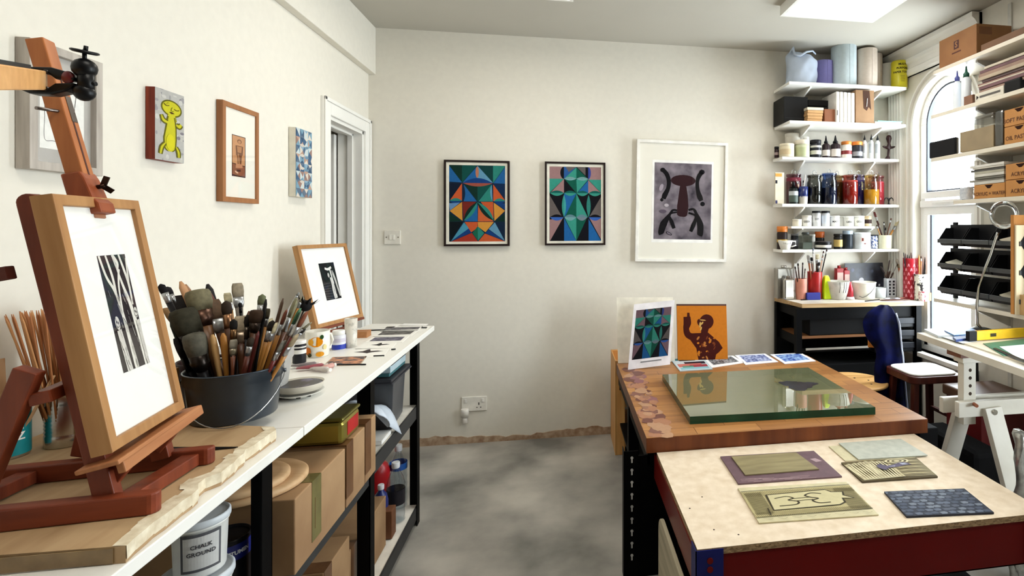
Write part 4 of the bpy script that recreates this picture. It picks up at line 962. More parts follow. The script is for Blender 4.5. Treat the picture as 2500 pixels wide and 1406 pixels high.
poly(g1, N1, 165,910,340,910,180,1155); poly(g1, LB, 350,915,190,1150,412,990); poly(g1, B0, 412,990,190,1150,445,1045); poly(g1, O1, 358,912,520,912,520,985,440,1040); poly(g1, A1, 522,912,725,912,620,1040,526,970)
poly(g1, C(20,96,72), 522,965,455,1050,525,1145); poly(g1, T1, 522,965,605,1050,525,1145); poly(g1, B2, 738,915,866,1150,660,1000); poly(g1, B0, 655,1005,866,1150,620,1052)
poly(g1, C(156,50,34), 190,1155,448,1048,525,1155); poly(g1, O1, 528,1155,612,1055,868,1155)
g2 = Art((1400, 225, 2055, 1145))
def paint2(a, k=1.0, mauve=C(150,116,116)):
    q = lambda c: tuple(v*k for v in c)
    TE, GR, BL, BK2, MV, GY, DT = q(C(52,140,124)), q(C(8,82,66)), q(C(28,92,152)), q(C(10,10,18)), q(mauve), q(C(96,88,86)), q(C(110,156,160))
    poly(a, BK2, 1400,225,2055,225,2055,1145,1400,1145)
    poly(a, MV, 1400,225,1580,225,1580,375,1400,375); poly(a, MV, 1885,225,2055,225,2055,380,1885,380)
    a.ell(1580,300,46,76,BK2); a.ell(1885,300,34,76,q(C(50,66,140))); poly(a, BK2, 1850,225,1885,225,1885,375,1850,375)
    poly(a, q(C(40,86,146)), 1580,225,1735,225,1580,380); poly(a, GY, 1600,225,1735,225,1640,290); poly(a, TE, 1580,375,1735,230,1735,375); poly(a, GR, 1735,230,1885,375,1735,375); poly(a, GY, 1740,225,1850,225,1850,330)
    poly(a, TE, 1400,375,1580,375,1400,550); poly(a, MV, 1580,375,1580,550,1410,550); poly(a, TE, 1885,380,2055,380,2055,550); poly(a, MV, 1885,385,2050,550,1885,550)
    poly(a, BK2, 1580,385,1735,550,1580,550); poly(a, GR, 1590,380,1735,380,1735,550); poly(a, TE, 1735,380,1885,380,1740,550); poly(a, BL, 1885,390,1885,550,1745,550)
    for x0, x1 in ((1582,1733),(1737,1885)): a.lens((x0,372),(x1,372),-24,0,q(C(110,150,150))); a.lens((x0,372),(x1,372),0,22,DT)
    poly(a, GY, 1400,575,1560,850,1400,850); poly(a, GY, 2055,580,2055,850,1895,850)
    poly(a, BL, 1582,555,1735,555,1590,850); poly(a, GR, 1735,560,1735,850,1590,850); poly(a, TE, 1735,552,1880,850,1735,850)
    for x0, x1 in ((1405,1580),(1582,1733),(1737,1885),(1890,2053)): a.lens((x0,550),(x1,550),-30,0,q(C(14,86,80))); a.lens((x0,550),(x1,550),0,36,TE)
    a.lens((1580,570),(1580,850),-26,0,q(C(60,150,150))); a.lens((1580,570),(1580,850),0,26,TE); a.lens((1890,570),(1890,850),-26,26,q(C(44,120,110)))
    poly(a, MV, 1400,880,1570,855,1405,1145); poly(a, BL, 1582,860,1735,1145,1582,1145); poly(a, TE, 1590,860,1735,855,1735,1140); poly(a, GR, 1735,855,1870,855,1738,1140); poly(a, BL, 1890,870,2050,1145,1890,1145); poly(a, MV, 1900,860,2055,855,2055,1140)
    for x0, x1, c in ((1405,1578,q(C(50,92,170))),(1890,2053,q(C(50,92,170))),(1584,1733,DT),(1737,1872,q(C(110,124,136)))): a.lens((x0,850),(x1,850),-34,0,BK2 if x0 in (1405,1890) else q(C(90,126,136))); a.lens((x0,850),(x1,850),0,42,c)
    return a
paint2(g2)
BFR = plain(34,22,20,.4)
SLIP = plain(226,222,208,.5)
framed('framed_painting', 'black framed abstract painting of orange, blue and green triangles, left one on the back wall', (-.558, YB-.001, 1.32), 0, .42, .571, .032, .013, BFR, SLIP, g1, (.075,.057,.937,.947), recess=.012, slip=(.016, SLIP), glaze=False)
framed('framed_painting', 'black framed abstract painting of teal, mauve and black triangles, middle of the back wall', (.091, YB-.001, 1.322), 0, .412, .571, .032, .013, BFR, SLIP, g2, (.075,.057,.937,.95), recess=.012, slip=(.016, SLIP), glaze=False)
# large white framed print, hung a little crooked
f3 = Art((250, 310, 830, 1110))
DKP, DKB = C(12,10,14), C(46,22,26)
f3.ell(540, 492, 126, 60, DKB); f3.curve([(540,545),(542,650),(540,760),(534,850),(532,872)], [60,92,116,104,40], DKB)
for pts, wd in (([(332,385),(372,430),(394,500),(388,580),(356,650),(345,690)], [40,44,42,40,52,40]), ([(730,395),(700,440),(684,500),(690,590),(712,660),(728,700)], [44,44,36,40,56,40]), ([(335,690),(318,712)], [34,26]),
                ([(482,806),(440,806),(410,850),(350,950),(325,1040),(328,1062)], [20,22,26,70,56,30]), ([(482,826),(430,836),(402,862),(430,930),(455,996)], [16,18,22,40,34]), ([(598,800),(650,792),(680,840),(720,950),(722,1050),(718,1070)], [22,24,30,66,60,30]), ([(598,830),(660,850),(676,880),(650,960),(624,1026)], [20,22,26,44,34])): f3.curve(pts, wd, DKP)
f3.ell(332, 388, 26, 24, DKP, 10); f3.ell(730, 396, 30, 28, DKP, 7); f3.ell(741, 733, 24, 24, DKP, 12); f3.ell(404, 1050, 34, 14, DKP, 14, .5); f3.ell(404, 1050, 26, 9, C(110,100,112), 14, .5)
f3.ell(320, 570, 20, 40, C(150,140,150), 9, .3); f3.ell(375, 755, 24, 18, C(168,160,166), 8); f3.ell(340, 820, 36, 20, C(84,74,86), 9)
t = framed('framed_print', 'white framed print of a dark long limbed creature on grey, right on the back wall', (.835, YB-.001, 1.2), 0, .662, .858, .035, .02, plain(232,229,222,.4), mat('mount_cream', C(236,232,220), .7, var=.01), None, None, roll=math.radians(1.0), recess=.015)
m = MB(); uW, uH = .662, .858; yy = -.02
m.box(-uW/2+.172*uW, -uW/2+.846*uW, yy-.0006, yy, uH-.842*uH, uH-.162*uH); m.build('inner_mat', plain(242,240,236,.7), t)
m = MB(); a0 = Art((0,0,1,1)).poly([(0,0),(1,0),(1,1),(0,1)], (1,1,1)); R = (.195,.183,.825,.815)
pl = (-uW/2+R[0]*uW, yy-.0008, uH-R[1]*uH)
a0.mesh(m, pl, ((R[2]-R[0])*uW,0,0), (0,0,-(R[3]-R[1])*uH), (0,-1,0))
m.build('print', mat('aquatint', C(44,38,50), .8, col2=C(160,150,158), scale=9, detail=9, contrast=(.3,.78), spec=.1), t)
m = MB(); f3.mesh(m, pl, ((R[2]-R[0])*uW,0,0), (0,0,-(R[3]-R[1])*uH), (0,-1,0), lift=.0006); m.build('printed_figure', vmat(.7), t)
# ------------------------------------------------------------------ things on the rear bench
z = .9301
sp = Art((400, 290, 610, 600))
sp.poly([(400,290),(610,290),(610,600),(400,600)], C(24,24,26))
for k in range(14): sp.stroke([(405, 455+k*10),(500, 450+k*11)], 2.5, C(120,120,120) if k%2 else C(70,70,70))
WTT = C(226,224,220)
sp.curve([(470,335),(510,345),(560,330)], [18,22,18], WTT); sp.curve([(535,345),(540,420),(548,500),(545,590)], [16,14,14,22], WTT); sp.ell(500,395,12,20,C(190,188,184)); sp.curve([(518,415),(528,470),(522,530),(530,595)], [18,30,26,34], C(206,204,200)); sp.curve([(562,375),(578,440),(586,500),(600,580)], [26,24,20,20], C(188,186,182)); sp.curve([(550,470),(552,560)], 5, C(20,20,22)); sp.ell(560,372,12,16,C(150,148,146))
Q0, Q1, QT = at(772, 803, z=1.0), at(887, 773, z=1.0), Vector((-1.152, 2.604, 1.365))
al_ = (Q1-Q0).normalized(); up_ = (QT-Q0); up_ = (up_-al_*up_.dot(al_)).normalized(); n_ = al_.cross(up_)
if n_.x < 0: n_ = -n_
fx = thing('framed_print', 'small oak framed black and white print on a little easel by the doorway', 'framed picture', tuple((Q0+Q1)/2-n_*.024))
fx.rotation_mode = 'QUATERNION'; fx.rotation_quaternion = Matrix((al_, -n_, up_)).transposed().to_quaternion()
W_, H_ = (Q1-Q0).length, .378
es = thing('small_easel', 'little dark wooden easel under the small print on the rear bench', 'easel', tuple(((Q0+Q1)/2).xy)+(.931,))
DW_ = wood('small_easel_wood', C(92,40,22), C(124,62,36), .5, 'y'); q0, q1 = Q0-n_*.012, Q1-n_*.012
MB().bar(q0-up_*.007, q1-up_*.007, .034, .013, up=up_).build('ledge', DW_, es, bev=.002, world=True)
for k_ in (.2, .8):
    b_ = q0.lerp(q1, k_)-n_*.03; MB().bar((b_-n_*-.0+Vector((.0,0,.931-b_.z))), b_+up_*.28, .022, .016, up=n_).build('leg', DW_, es, world=True)
b_ = q0.lerp(q1, .5)-n_*.04; MB().bar((max(b_.x-.09, XL+.02), b_.y+.02, .931), b_+up_*.22, .02, .014, up=n_).build('back_strut', DW_, es, world=True)
MB().bar(q0-n_*.03-up_*.03+al_*.05, q1-n_*.03-up_*.03-al_*.05, .02, .016, up=up_).build('cross_bar', DW_, es, world=True)
f = MB(); x = W_/2; fw = .017; D = .026
o4 = [(-x,0),(x,0),(x,H_),(-x,H_)]; i4 = [(-x+fw,fw),(x-fw,fw),(x-fw,H_-fw),(-x+fw,H_-fw)]
for k in range(4):
    j = (k+1)%4; a, b, c, d = o4[k], o4[j], i4[j], i4[k]
    f.add([(p[0], q_, p[1]) for q_ in (-D,0) for p in (a,b,c,d)], [(0,1,2,3),(7,6,5,4),(0,4,5,1),(3,2,6,7)])
f.build('frame', OAK, fx, bev=.0012); MB().box(-x+.008,x-.008,-D+.008,-.001,.008,H_-.008).build('mount', MOUNT, fx)
m = MB(); sp.mesh(m, (-x+.34*W_,-D+.008,H_-.235*H_), (.31*W_,0,0), (0,0,-.465*H_), (0,-1,0)); m.build('print', vmat(.7), fx)
MB().add([(-x+fw,-D+.005,fw),(x-fw,-D+.005,fw),(x-fw,-D+.005,H_-fw),(-x+fw,-D+.005,H_-fw)], [(0,1,2,3)]).build('glazing', glassy('picture_glass'), fx)
def onbench(pl, pr, pb):
    """centre and radius of a round thing whose foot spans pl..pr with its front foot edge at row pb"""
    c = at((pl+pr)/2, pb, z=z); d = c.xy.length
    r = abs(at(pr, pb, z=z).x-at(pl, pb, z=z).x)/2*.985; n = c.xy/d
    c.x += n.x*r; c.y += n.y*r; return c, r
def ztop(py, c): return at(0, py, y=1).z if False else CAMZ-(py-HY)/FPX*(c.x*_s+c.y*_c)
# black paint jar with a white band
c, r = onbench(716, 746, 888); h = ztop(830, c)-z
t = thing('paint_jar', 'black paint jar with white label bands beside the orange patterned mug', 'paint jar', tuple(c))
MB().loft([(0,r*.96),(.003,r),(h*.8,r),(h*.84,r*.9)], 22).build('jar_body', plain(28,28,32,.35), t)
MB().loft([(h*.84,r*.95),(h*.86,r),(h*.98,r),(h,r*.95)], 22).build('lid', plain(226,224,220,.4), t)
m = MB(); m.loft([(h*.42,r*1.01),(h*.6,r*1.01)], 22, None, False).loft([(h*.68,r*1.01),(h*.74,r*1.01)], 22, None, False); m.build('paper_label', plain(222,220,214,.5), t)
# mug with oranges
c, r = onbench(748, 803, 874); h = ztop(807, c)-z
t = thing('mug', 'white mug printed with oranges on the rear bench', 'mug', tuple(c))
MB().loft([(0,r*.86),(.004,r*.92),(h*.5,r*.98),(h,r),(h+.001,r*.95),(.008,r*.86)], 32).build('mug_body', plain(232,228,216,.25), t)
m = MB(); pts = [(r*.93+.0,0,h*.8),(r*1.35,0,h*.78),(r*1.55,0,h*.5),(r*1.3,0,h*.22),(r*.93,0,h*.2)]; m.tube([(p[0]*.5,p[0]*.86,p[2]) for p in pts], .005, 8); m.build('handle', plain(232,228,216,.25), t)
m = MB()
def spot(a, zc, ra, rz_, col, k):
    n = 14; rr = r*.975+.0016+.0002*k; m.add([(rr*math.cos(a+ra/r*math.cos(2*math.pi*i/n)), rr*math.sin(a+ra/r*math.cos(2*math.pi*i/n)), zc+rz_*math.sin(2*math.pi*i/n)) for i in range(n)], [tuple(range(n))], col)
spot(-1.3,h*.62,r*.55,h*.2,C(226,140,20),1); spot(-1.75,h*.62,r*.25,h*.13,C(236,170,60),2); spot(-.85,h*.8,r*.16,h*.09,C(40,70,30),3); spot(-2.0,h*.27,r*.3,h*.15,C(206,110,24),4); spot(-1.85,h*.12,r*.2,h*.08,C(60,60,30),5); spot(-1.0,h*.14,r*.34,h*.1,C(222,150,40),6); spot(-2.3,h*.45,r*.14,h*.05,C(180,60,30),7); spot(-.6,h*.4,r*.16,h*.1,C(230,214,150),8)
m.build('printed_fruit', vmat(.3), t)
# white and blue pot
c, r = onbench(811, 843, 855); h = ztop(806, c)-z
t = thing('paint_pot', 'white pot with a blue band between the mug and the etched glass', 'paint jar', tuple(c))
MB().loft([(0,r*.95),(.003,r),(h*.72,r),(h*.78,r*.86)], 22).build('jar_body', plain(214,214,222,.4), t)
MB().loft([(h*.77,r*.86),(h*.8,r*.9),(h*.97,r*.9),(h,r*.85)], 22).build('lid', plain(232,230,226,.4), t)
MB().loft([(h*.03,r*1.012),(h*.28,r*1.012)], 22, None, False).build('blue_band', plain(24,50,160,.35), t); MB().loft([(h*.4,r*1.012),(h*.6,r*1.012)], 22, None, False).build('paper_label', plain(196,190,206,.5), t)
# tumbler
c, r = onbench(843, 871, 850); h = ztop(777, c)-z
t = thing('etched_tumbler', 'tall pale etched glass tumbler on the rear bench', 'tumbler', tuple(c))
MB().loft([(0,r*.9),(.003,r*.95),(h,r*1.05),(h,r*.98),(.006,r*.86)], 24).build('tumbler_body', mat('etched_glass', C(214,208,196), .25, col2=C(150,146,138), scale=34, contrast=(.5,.7)), t)
for (px, py, lab) in ((880, 822, 'small wooden block behind the etched tumbler'),):
    c = at(px+4, py, z=z); MB().box(-.035,.03,-.03,.03,0,.028).build('wood_block', wood('block_wood', C(150,96,56), C(182,130,86), .6, 'y')); o = COL.objects[-1]; o.location = c; tag(o, lab, 'wood block')
# plates with dried paint
c, r = onbench(676, 787, 982); 
t = thing('plate', 'pale plate under another plate beside the kettle', 'plate', tuple(c))
MB().loft([(0,r*.5),(.003,r*.55),(.016,r),(.018,r),(.008,r*.6)], 32).build('plate_body', plain(206,204,196,.3), t)
m = MB()
for a in (-1.2,-.7): m.box(r*.82*math.cos(a)-.006,r*.82*math.cos(a)+.006,r*.86*math.sin(a)-.001,r*.86*math.sin(a)+.001,.009,.012)
m.build('paint_smear', plain(40,36,34,.5), t)
t = thing('plate', 'pale plate coated in dark dried paint, uppermost beside the kettle', 'plate', (c.x, c.y+.004, c.z+.0185))
MB().loft([(0,r*.6),(.004,r*.9),(.022,r*.98),(.024,r*.97),(.018,r*.9)], 32).build('plate_body', plain(196,190,176,.35), t)
MB().loft([(.019,r*.92),(.0205,r*.86)], 28).build('dried_paint', mat('dried_paint', C(26,22,26), .3, col2=C(120,116,150), scale=30, contrast=(.55,.75)), t)
# paint tubes in a heap
for k, (px, py, a, L, col, lab) in enumerate(((760,903,.3,.09,(150,70,80),'squeezed pink paint tube lying beyond the plates'), (783,908,-.5,.08,(196,186,180),'squeezed pale paint tube lying at the right of the pink one'), (745,898,.1,.085,(120,110,112),'grey squeezed paint tube lying nearest the kettle'), (800,902,.9,.05,(200,150,140),'small pinkish paint tube end at the right of the heap'))):
    c = at(px, py, z=z); t = thing('paint_tube', lab, 'paint tube', (c.x, c.y, z+.001), a)
    MB().loft([(0,.003,.012),(L*.4,.007,.011),(L*.85,.010,.010),(L*.93,.006,.006)], 12, None, True, Matrix.Translation((-L/2,0,.0105)) @ Matrix.Rotation(math.pi/2,4,'Y')).build('tube_body', plain(*col, rough=.35), t)
    MB().loft([(L*.93,.006),(L*1.08,.0065)], 12, None, True, Matrix.Translation((-L/2,0,.0105)) @ Matrix.Rotation(math.pi/2,4,'Y')).build('cap', plain(226,222,216,.4), t)
# prints and cards laid out along the bench: corner pixels
def card(label, quad, picture=None, col=(240,238,232), name='art_print', cat='print', group=None, lift=0.0, inset=(.12,.12,.88,.88), zz_=z, th=.0012, part='picture'):
    p = [at(x, y, z=zz_) for x, y in quad]; cx = sum((q for q in p), Vector())/4
    t = thing(name, label, cat, (cx.x, cx.y, zz_+lift), 0, group)
    b = [q-cx for q in p]
    m = MB(); vs = [(q.x,q.y,0) for q in b]+[(q.x,q.y,th) for q in b]
    m.add(vs, [(3,2,1,0),(4,5,6,7),(0,1,5,4),(1,2,6,5),(2,3,7,6),(3,0,4,7)]); 
    m.build('paper', plain(*col, rough=.7, var=.02), t)
    if picture:
        u0, v0, u1, v1 = inset
        B = lambda u, v: (b[0]*(1-u)*(1-v)+b[1]*u*(1-v)+b[2]*u*v+b[3]*(1-u)*v)
        q = [B(u0,v0), B(u1,v0), B(u1,v1), B(u0,v1)]
        if callable(picture):
            m = MB(); picture(m, lambda u, v: Vector((*B(u0+(u1-u0)*u, v0+(v1-v0)*v).xy, th))); m.build(part, vmat(.6), t)
        else: MB().add([(k_.x,k_.y,th+.0003) for k_ in q], [(0,1,2,3)]).build(part, picture, t)
    return t
def pm_(n, a, b, s=40): return mat(n, C(*a), .6, col2=C(*b), scale=s, detail=6, contrast=(.42,.6))
card('postcard with orange and brown landscape nearest the camera on the rear bench', [(812,872),(896,870),(880,892),(786,895)], pm_('card_sunset',(70,62,64),(206,140,100),30), (196,180,160), inset=(.03,.03,.97,.97))
def bars(*rows):
    def fn(m, B):
        for i, (u0,v0,u1,v1,c) in enumerate(rows):
            m.add([B(*q)+Vector((0,0,.0002+.00005*i)) for q in ((u0,v0),(u1,v0),(u1,v1),(u0,v1))], [(0,1,2,3)], C(*c))
    return fn
def star(c):
    def fn(m, B):
        pts = [(0,.45),(.3,.35),(.42,.05),(.5,.0),(.56,.35),(.8,.3),(1,.42),(.6,.6),(.5,.75),(.35,.62)]
        m.add([B(u,v)+Vector((0,0,.0003)) for u, v in pts], [tuple(range(len(pts)))], C(*c))
    return fn
card('white print with a dark spiky shape, second from the camera on the rear bench', [(862,852),(950,850),(935,872),(838,876)], star((60,52,52)), inset=(.1,.1,.9,.7))
card('white print with a black bird shape, third from the camera on the rear bench', [(886,838),(968,836),(958,850),(866,853)], star((30,30,30)), inset=(.3,.05,.85,.75))
card('white print with a violet grey strip image at the middle of the rear bench', [(912,822),(1000,820),(982,836),(888,838)], pm_('strip_violet',(60,56,76),(120,116,130)), inset=(.08,.15,.9,.75))
card('white print with a dark grey strip image towards the far end of the bench', [(930,808),(1022,806),(1004,820),(908,823)], pm_('strip_grey',(50,48,48),(110,106,102)), inset=(.08,.15,.92,.75))
card('white print with a long dark strip image nearest the bench end', [(945,798),(1034,796),(1022,807),(925,810)], pm_('strip_dark',(48,46,54),(120,116,118)), inset=(.03,.2,.95,.75))
card('white print with a black blob at the end corner of the bench', [(1030,797),(1046,797),(1042,804),(1026,804)], pm_('strip_black',(30,30,30),(60,60,60)), inset=(.1,.2,.9,.8))
card('large white sheet of paper curling at the far end of the rear bench', [(905,791),(985,791),(960,800),(875,803)], None, (236,234,228), 'paper_sheet', 'paper')
card('white sheet of paper at the doorway end of the bench', [(985,790),(1046,791),(1040,795),(975,795)], None, (238,236,232), 'paper_sheet', 'paper')
for px0, px1, py, lab in ((816,893,890.5,'thin black pencil lying before the orange postcard'), (912,938,869,'short black pencil lying beside the spiky print'), (955,966,853,'black pencil stub beside the bird print'), (905,940,806,'dark palette knife by the etched tumbler')):
    a, b = at(px0, py, z=z+.003), at(px1, py-1, z=z+.003); MB().cyl(a, b, .003, n=8).build('pencil', plain(30,28,28,.5), None, world=True); tag(COL.objects[-1], lab, 'pencil')
# ------------------------------------------------------------------ things under the left bench
KRAFT = mat('kraft_board', C(166,132,94), .8, col2=C(140,106,72), scale=6, detail=6)
TAPEG = mat('olive_tape', C(116,108,62), .35, col2=C(94,86,50), scale=18)
TAPEB = mat('brown_tape', C(112,76,46), .3, col2=C(88,56,32), scale=18)
def box(label, x0, x1, y0, y1, z0, z1, tape=None, ty=None, group=None, flap=True, mark=False, m_=None):
    t = thing('cardboard_box', label, 'cardboard box', ((x0+x1)/2, (y0+y1)/2, z0), 0, group)
    MB().box(x0,x1,y0,y1,z0,z1).build('box_body', m_ or KRAFT, t, bev=.003, world=True)
    if flap: MB().box((x0+x1)/2-.002,(x0+x1)/2+.002,y0+.004,y1-.004,z1,z1+.0008).build('flap_seam', plain(84,58,36,.9), t, world=True)
    if tape:
        m = MB(); w_ = .028
        m.box(x1,x1+.0012,ty-w_,ty+w_,z0+.03,z1); m.box(x0,x1+.0012,ty-w_,ty+w_,z1,z1+.0012); m.build('tape', tape, t, world=True)
    if mark:
        m = MB(); m.bar((x1+.0012,(y0+y1)/2-.05,z0+.06),(x1+.0012,(y0+y1)/2-.05,z1-.05),.002,.0015,up=(1,0,0)); m.build('scuff_mark', plain(120,90,60,.9), t, world=True)
    return t
box('long kraft box with olive tape, nearest on the middle shelf under the bench', -1.12, -.668, 1.5, 1.82, .563, .757, TAPEG, 1.62, mark=True)
box('kraft box with brown tape behind the olive taped one on the middle shelf', -1.1, -.668, 1.83, 1.99, .563, .762, TAPEB, 1.855)
box('kraft box with crossed brown tape, farthest on the middle shelf under the bench', -1.1, -.668, 1.995, 2.10, .563, .768, TAPEB, 2.02)
box('large kraft box with brown tape on the bottom shelf under the bench', -1.1, -.742, 2.02, 2.46, .088, .30, TAPEB, 2.1)
box('pale kraft box nearest on the bottom shelf under the bench', -1.1, -.72, 1.50, 1.79, .088, .375, None, None)
box('kraft box between the pale one and the large one on the bottom shelf', -1.1, -.722, 1.80, 2.005, .088, .385, TAPEB, 1.83)
box('small brown box standing by the water bottles on the bottom shelf', -.80, -.73, 2.5, 2.56, .088, .21, None, None, flap=False, m_=plain(110,66,36,.6))
box('kraft box at the back of the upper shelf behind the white cloth', -1.2, -1.0, 2.2, 2.36, .578, .78, None, None)
# wooden turntable discs on the nearest box
for k, (zc, r_, dy, lab) in enumerate(((.7585,.135,0,'larger round wooden disc lying on the olive taped box'), (.7775,.105,-.03,'smaller round wooden disc stacked on the larger one'))):
    MB().loft([(0,r_*.97),(.004,r_),(.013,r_),(.018,r_*.95),(.0185,r_*.8)], 44).build('wooden_disc', wood('disc_wood', C(186,146,104), C(214,178,136), .5, 'x')); o = COL.objects[-1]; o.location = (-.825, 1.60+dy, zc); tag(o, lab, 'disc')
# gold biscuit tin
t = thing('biscuit_tin', 'gold and red rectangular tin on a kraft box under the bench top', 'tin', (-.80, 1.89, .7635))
MB().box(-.11,.12,-.06,.09,0,.072).build('tin_body', plain(150,136,60,.3,.7), t, bev=.012); MB().box(.1203,.1212,-.02,.07,.016,.06).build('red_label', plain(170,26,28,.4), t); MB().box(-.112,.122,-.062,.092,.072,.084).build('lid', plain(118,112,50,.3,.7), t, bev=.006)
# black crate with lid, papers, cloth
t = thing('storage_crate', 'grey plastic storage crate on the upper shelf at the end of the bench', 'crate', (-.845, 2.59, .578))
MB().loft([(0,.11,.13),(.15,.12,.14),(.152,.115,.135),(.01,.1,.12)], 4, None, True, Matrix.Rotation(math.pi/4,4,'Z') @ Matrix.Scale(1.35,4), False).build('crate_body', plain(74,74,76,.5), t, bev=.006)
MB().box(-.135,.13,-.145,.145,.205,.218).box(-.14,.135,-.15,.15,.198,.206).build('lid', plain(58,58,62,.45), t, bev=.004)
for k, (w_, h0, h1, c_, lab) in enumerate(((.12,.80,.815,(60,110,116),'teal folder on top of the grey storage crate'), (.115,.816,.846,(176,196,204),'pale blue foam sheet stack on the teal folder'), (.11,.8475,.858,(40,40,46),'black folder on top of the pale blue stack'))):
    MB().box(-.845-w_,-.735+.005*k,2.48,2.72-.01*k,h0,h1).build('folder', plain(*c_, rough=.5), None, bev=.002, world=True); tag(COL.objects[-1], lab, 'folder')
m = MB()
def cloth(u, v):
    return (-.98+.29*u+.02*math.sin(v*7), 2.2+.24*v+.02*math.sin(u*9), .595+.2*math.sin(math.pi*min(1,u*1.05)*.5+.2)*(1-.15*v)-.19*u**3*(.4+.6*v)+.012*math.sin(u*14+v*9))
m.grid(cloth, 18, 14); m.build('white_cloth', mat('pale_cloth', C(196,204,214), .9, var=.06, scale=20), None, solid=.003); tag(COL.objects[-1], 'pale blue white cloth bunched on the upper shelf before the crate', 'cloth')
MB().box(-.86,-.71,2.3,2.42,.578,.594).build('paper_stack', plain(232,230,224,.7), None, world=True); tag(COL.objects[-1], 'stack of white paper on the upper shelf below the cloth', 'paper')
# bottles on the bottom shelf
def bottle(name, label, x, y, z0, r, h, body, cap, lab=None, clear=False, neck=.3, cat='bottle', liquid=None):
    t = thing(name, label, cat, (x, y, z0)); 
    pr = [(0,r*.9),(.004,r),(h*(.86-neck*.6),r),(h*(.9-neck*.35),r*.82),(h*.88,r*.34),(h*.9,r*.32)]
    if clear:
        pr = [(0,r*.85),(.004,r)]+[(h*(.05+.5*k/8),r*(1 if k%2 else .955)) for k in range(9)]+[(h*.62,r),(h*.74,r*.8),(h*.88,r*.36),(h*.9,r*.34)]
    MB().loft(pr, 24).build('bottle_body', body, t)
    MB().loft([(h*.9,r*.4),(h*.91,r*.44),(h*.99,r*.44),(h,r*.4)], 18).build('cap', cap, t)
    if lab: MB().loft([(h*lab[0],r*1.012),(h*lab[1],r*1.012)], 24, None, False).build('paper_label', lab[2], t)
    if liquid: MB().loft([(.004,r*.96),(h*liquid[0],r*.96)], 20).build('liquid', liquid[1], t)
    return t
CLR = glassy('clear_plastic', (.86,.9,.93), .05, .08)
bottle('water_bottle', 'clear plastic water bottle with blue label, rear one on the bottom shelf', -.785, 2.79, .088, .04, .30, CLR, plain(232,232,236,.4), (.62,.72,plain(40,96,180,.4)), True)
bottle('water_bottle', 'clear plastic bottle with black and white label, front one on the bottom shelf', -.76, 2.66, .088, .04, .27, CLR, plain(230,230,232,.4), (.3,.55,plain(36,34,40,.4)), True)
bottle('cleaner_bottle', 'dark blue bottle with white cap on the bottom shelf', -.79, 2.55, .088, .03, .22, plain(24,40,110,.35), plain(226,226,230,.4))
bottle('cleaner_bottle', 'bright red bottle behind the clear bottles on the bottom shelf', -.87, 2.74, .088, .06, .29, plain(176,20,26,.35), plain(170,20,24,.35))
# white tubs and the bitumen tin at the near end
def tub(label, x, y, z0, r, h, lab=None, lid=True):
    t = thing('plastic_tub', label, 'tub', (x, y, z0))
    MB().loft([(0,r*.86),(.004,r*.9),(h*.82,r*.97),(h*.84,r*1.02),(h*.88,r*1.02)], 36).build('tub_body', plain(226,226,222,.4), t)
    MB().loft([(h*.88,r*1.05),(h*.9,r*1.07),(h*.985,r*1.06),(h,r*1.02),(h,r*.98),(h*.965,r*.95)], 36).build('lid', plain(206,212,218,.4), t)
    return t
UX, UY, UZ, UR = -.778, 1.325, .703, .05
tub('large white plastic tub with no label, lowest at the near end of the shelf', UX-.004, UY-.004, .563, .062, .139)
t = tub('white plastic tub with a printed paper label, stacked on the larger tub', UX, UY, UZ, UR, .122)
a = math.radians(-58); m = MB(); n = 12
for w0, z0_, z1_, cc, dr in ((.72,.018,.098,C(92,92,96),.0015),(.62,.024,.092,C(206,206,204),.0022)):
    vs = []
    for i in range(n+1):
        b = a-w0+2*w0*i/n; vs += [((UR*.955+dr)*math.cos(b),(UR*.955+dr)*math.sin(b),z0_),((UR*.985+dr)*math.cos(b),(UR*.985+dr)*math.sin(b),z1_)]
    m.add(vs, [(2*i,2*i+2,2*i+3,2*i+1) for i in range(n)], cc)
m.build('paper_label', vmat(.5), t)
rr = UR*.975+.004
for txt, zq, sz in (('CHALK', .072, .0115), ('GROUND', .057, .0115)): lettering(t, txt, sz, (rr*math.cos(a), rr*math.sin(a), zq), (1,0,0), (0,0,1), (60,58,62), wrap=(0,0,rr), thick=.0003)
t = thing('bitumen_tin', 'dark blue and black paint tin with yellow label beside the white tubs', 'paint tin', (-.787, 1.436, .563))
R_ = .046; MB().loft([(0,R_),(.003,R_*1.02),(.006,R_),(.145,R_),(.148,R_*1.03),(.154,R_*1.03),(.154,R_*.95),(.149,R_*.94)], 36).build('tin_body', plain(20,20,24,.3), t)
MB().loft([(.105,R_*1.008),(.142,R_*1.008)], 36, None, False).build('blue_band', plain(24,34,112,.35), t)
a = math.radians(-60); rr = R_*1.02
lettering(t, 'BLACK BITUMEN', .0125, (rr*math.cos(a), rr*math.sin(a), .123), (1,0,0), (0,0,1), (222,226,236), wrap=(0,0,rr), thick=.0005)
m = MB(); n = 8; vs = []
for i in range(n+1):
    b = a-.5+.62*i/n; vs += [((R_*1.012)*math.cos(b),(R_*1.012)*math.sin(b),.055),((R_*1.012)*math.cos(b),(R_*1.012)*math.sin(b),.095)]
m.add(vs, [(2*i,2*i+2,2*i+3,2*i+1) for i in range(n)]); m.build('yellow_label', plain(206,176,30,.4), t)
lettering(t, 'OF', .013, (rr*math.cos(a-.2), rr*math.sin(a-.2), .084), (1,0,0), (0,0,1), (20,20,20), wrap=(0,0,rr)); lettering(t, 'ROOF', .011, (rr*math.cos(a-.2), rr*math.sin(a-.2), .066), (1,0,0), (0,0,1), (20,20,20), wrap=(0,0,rr))
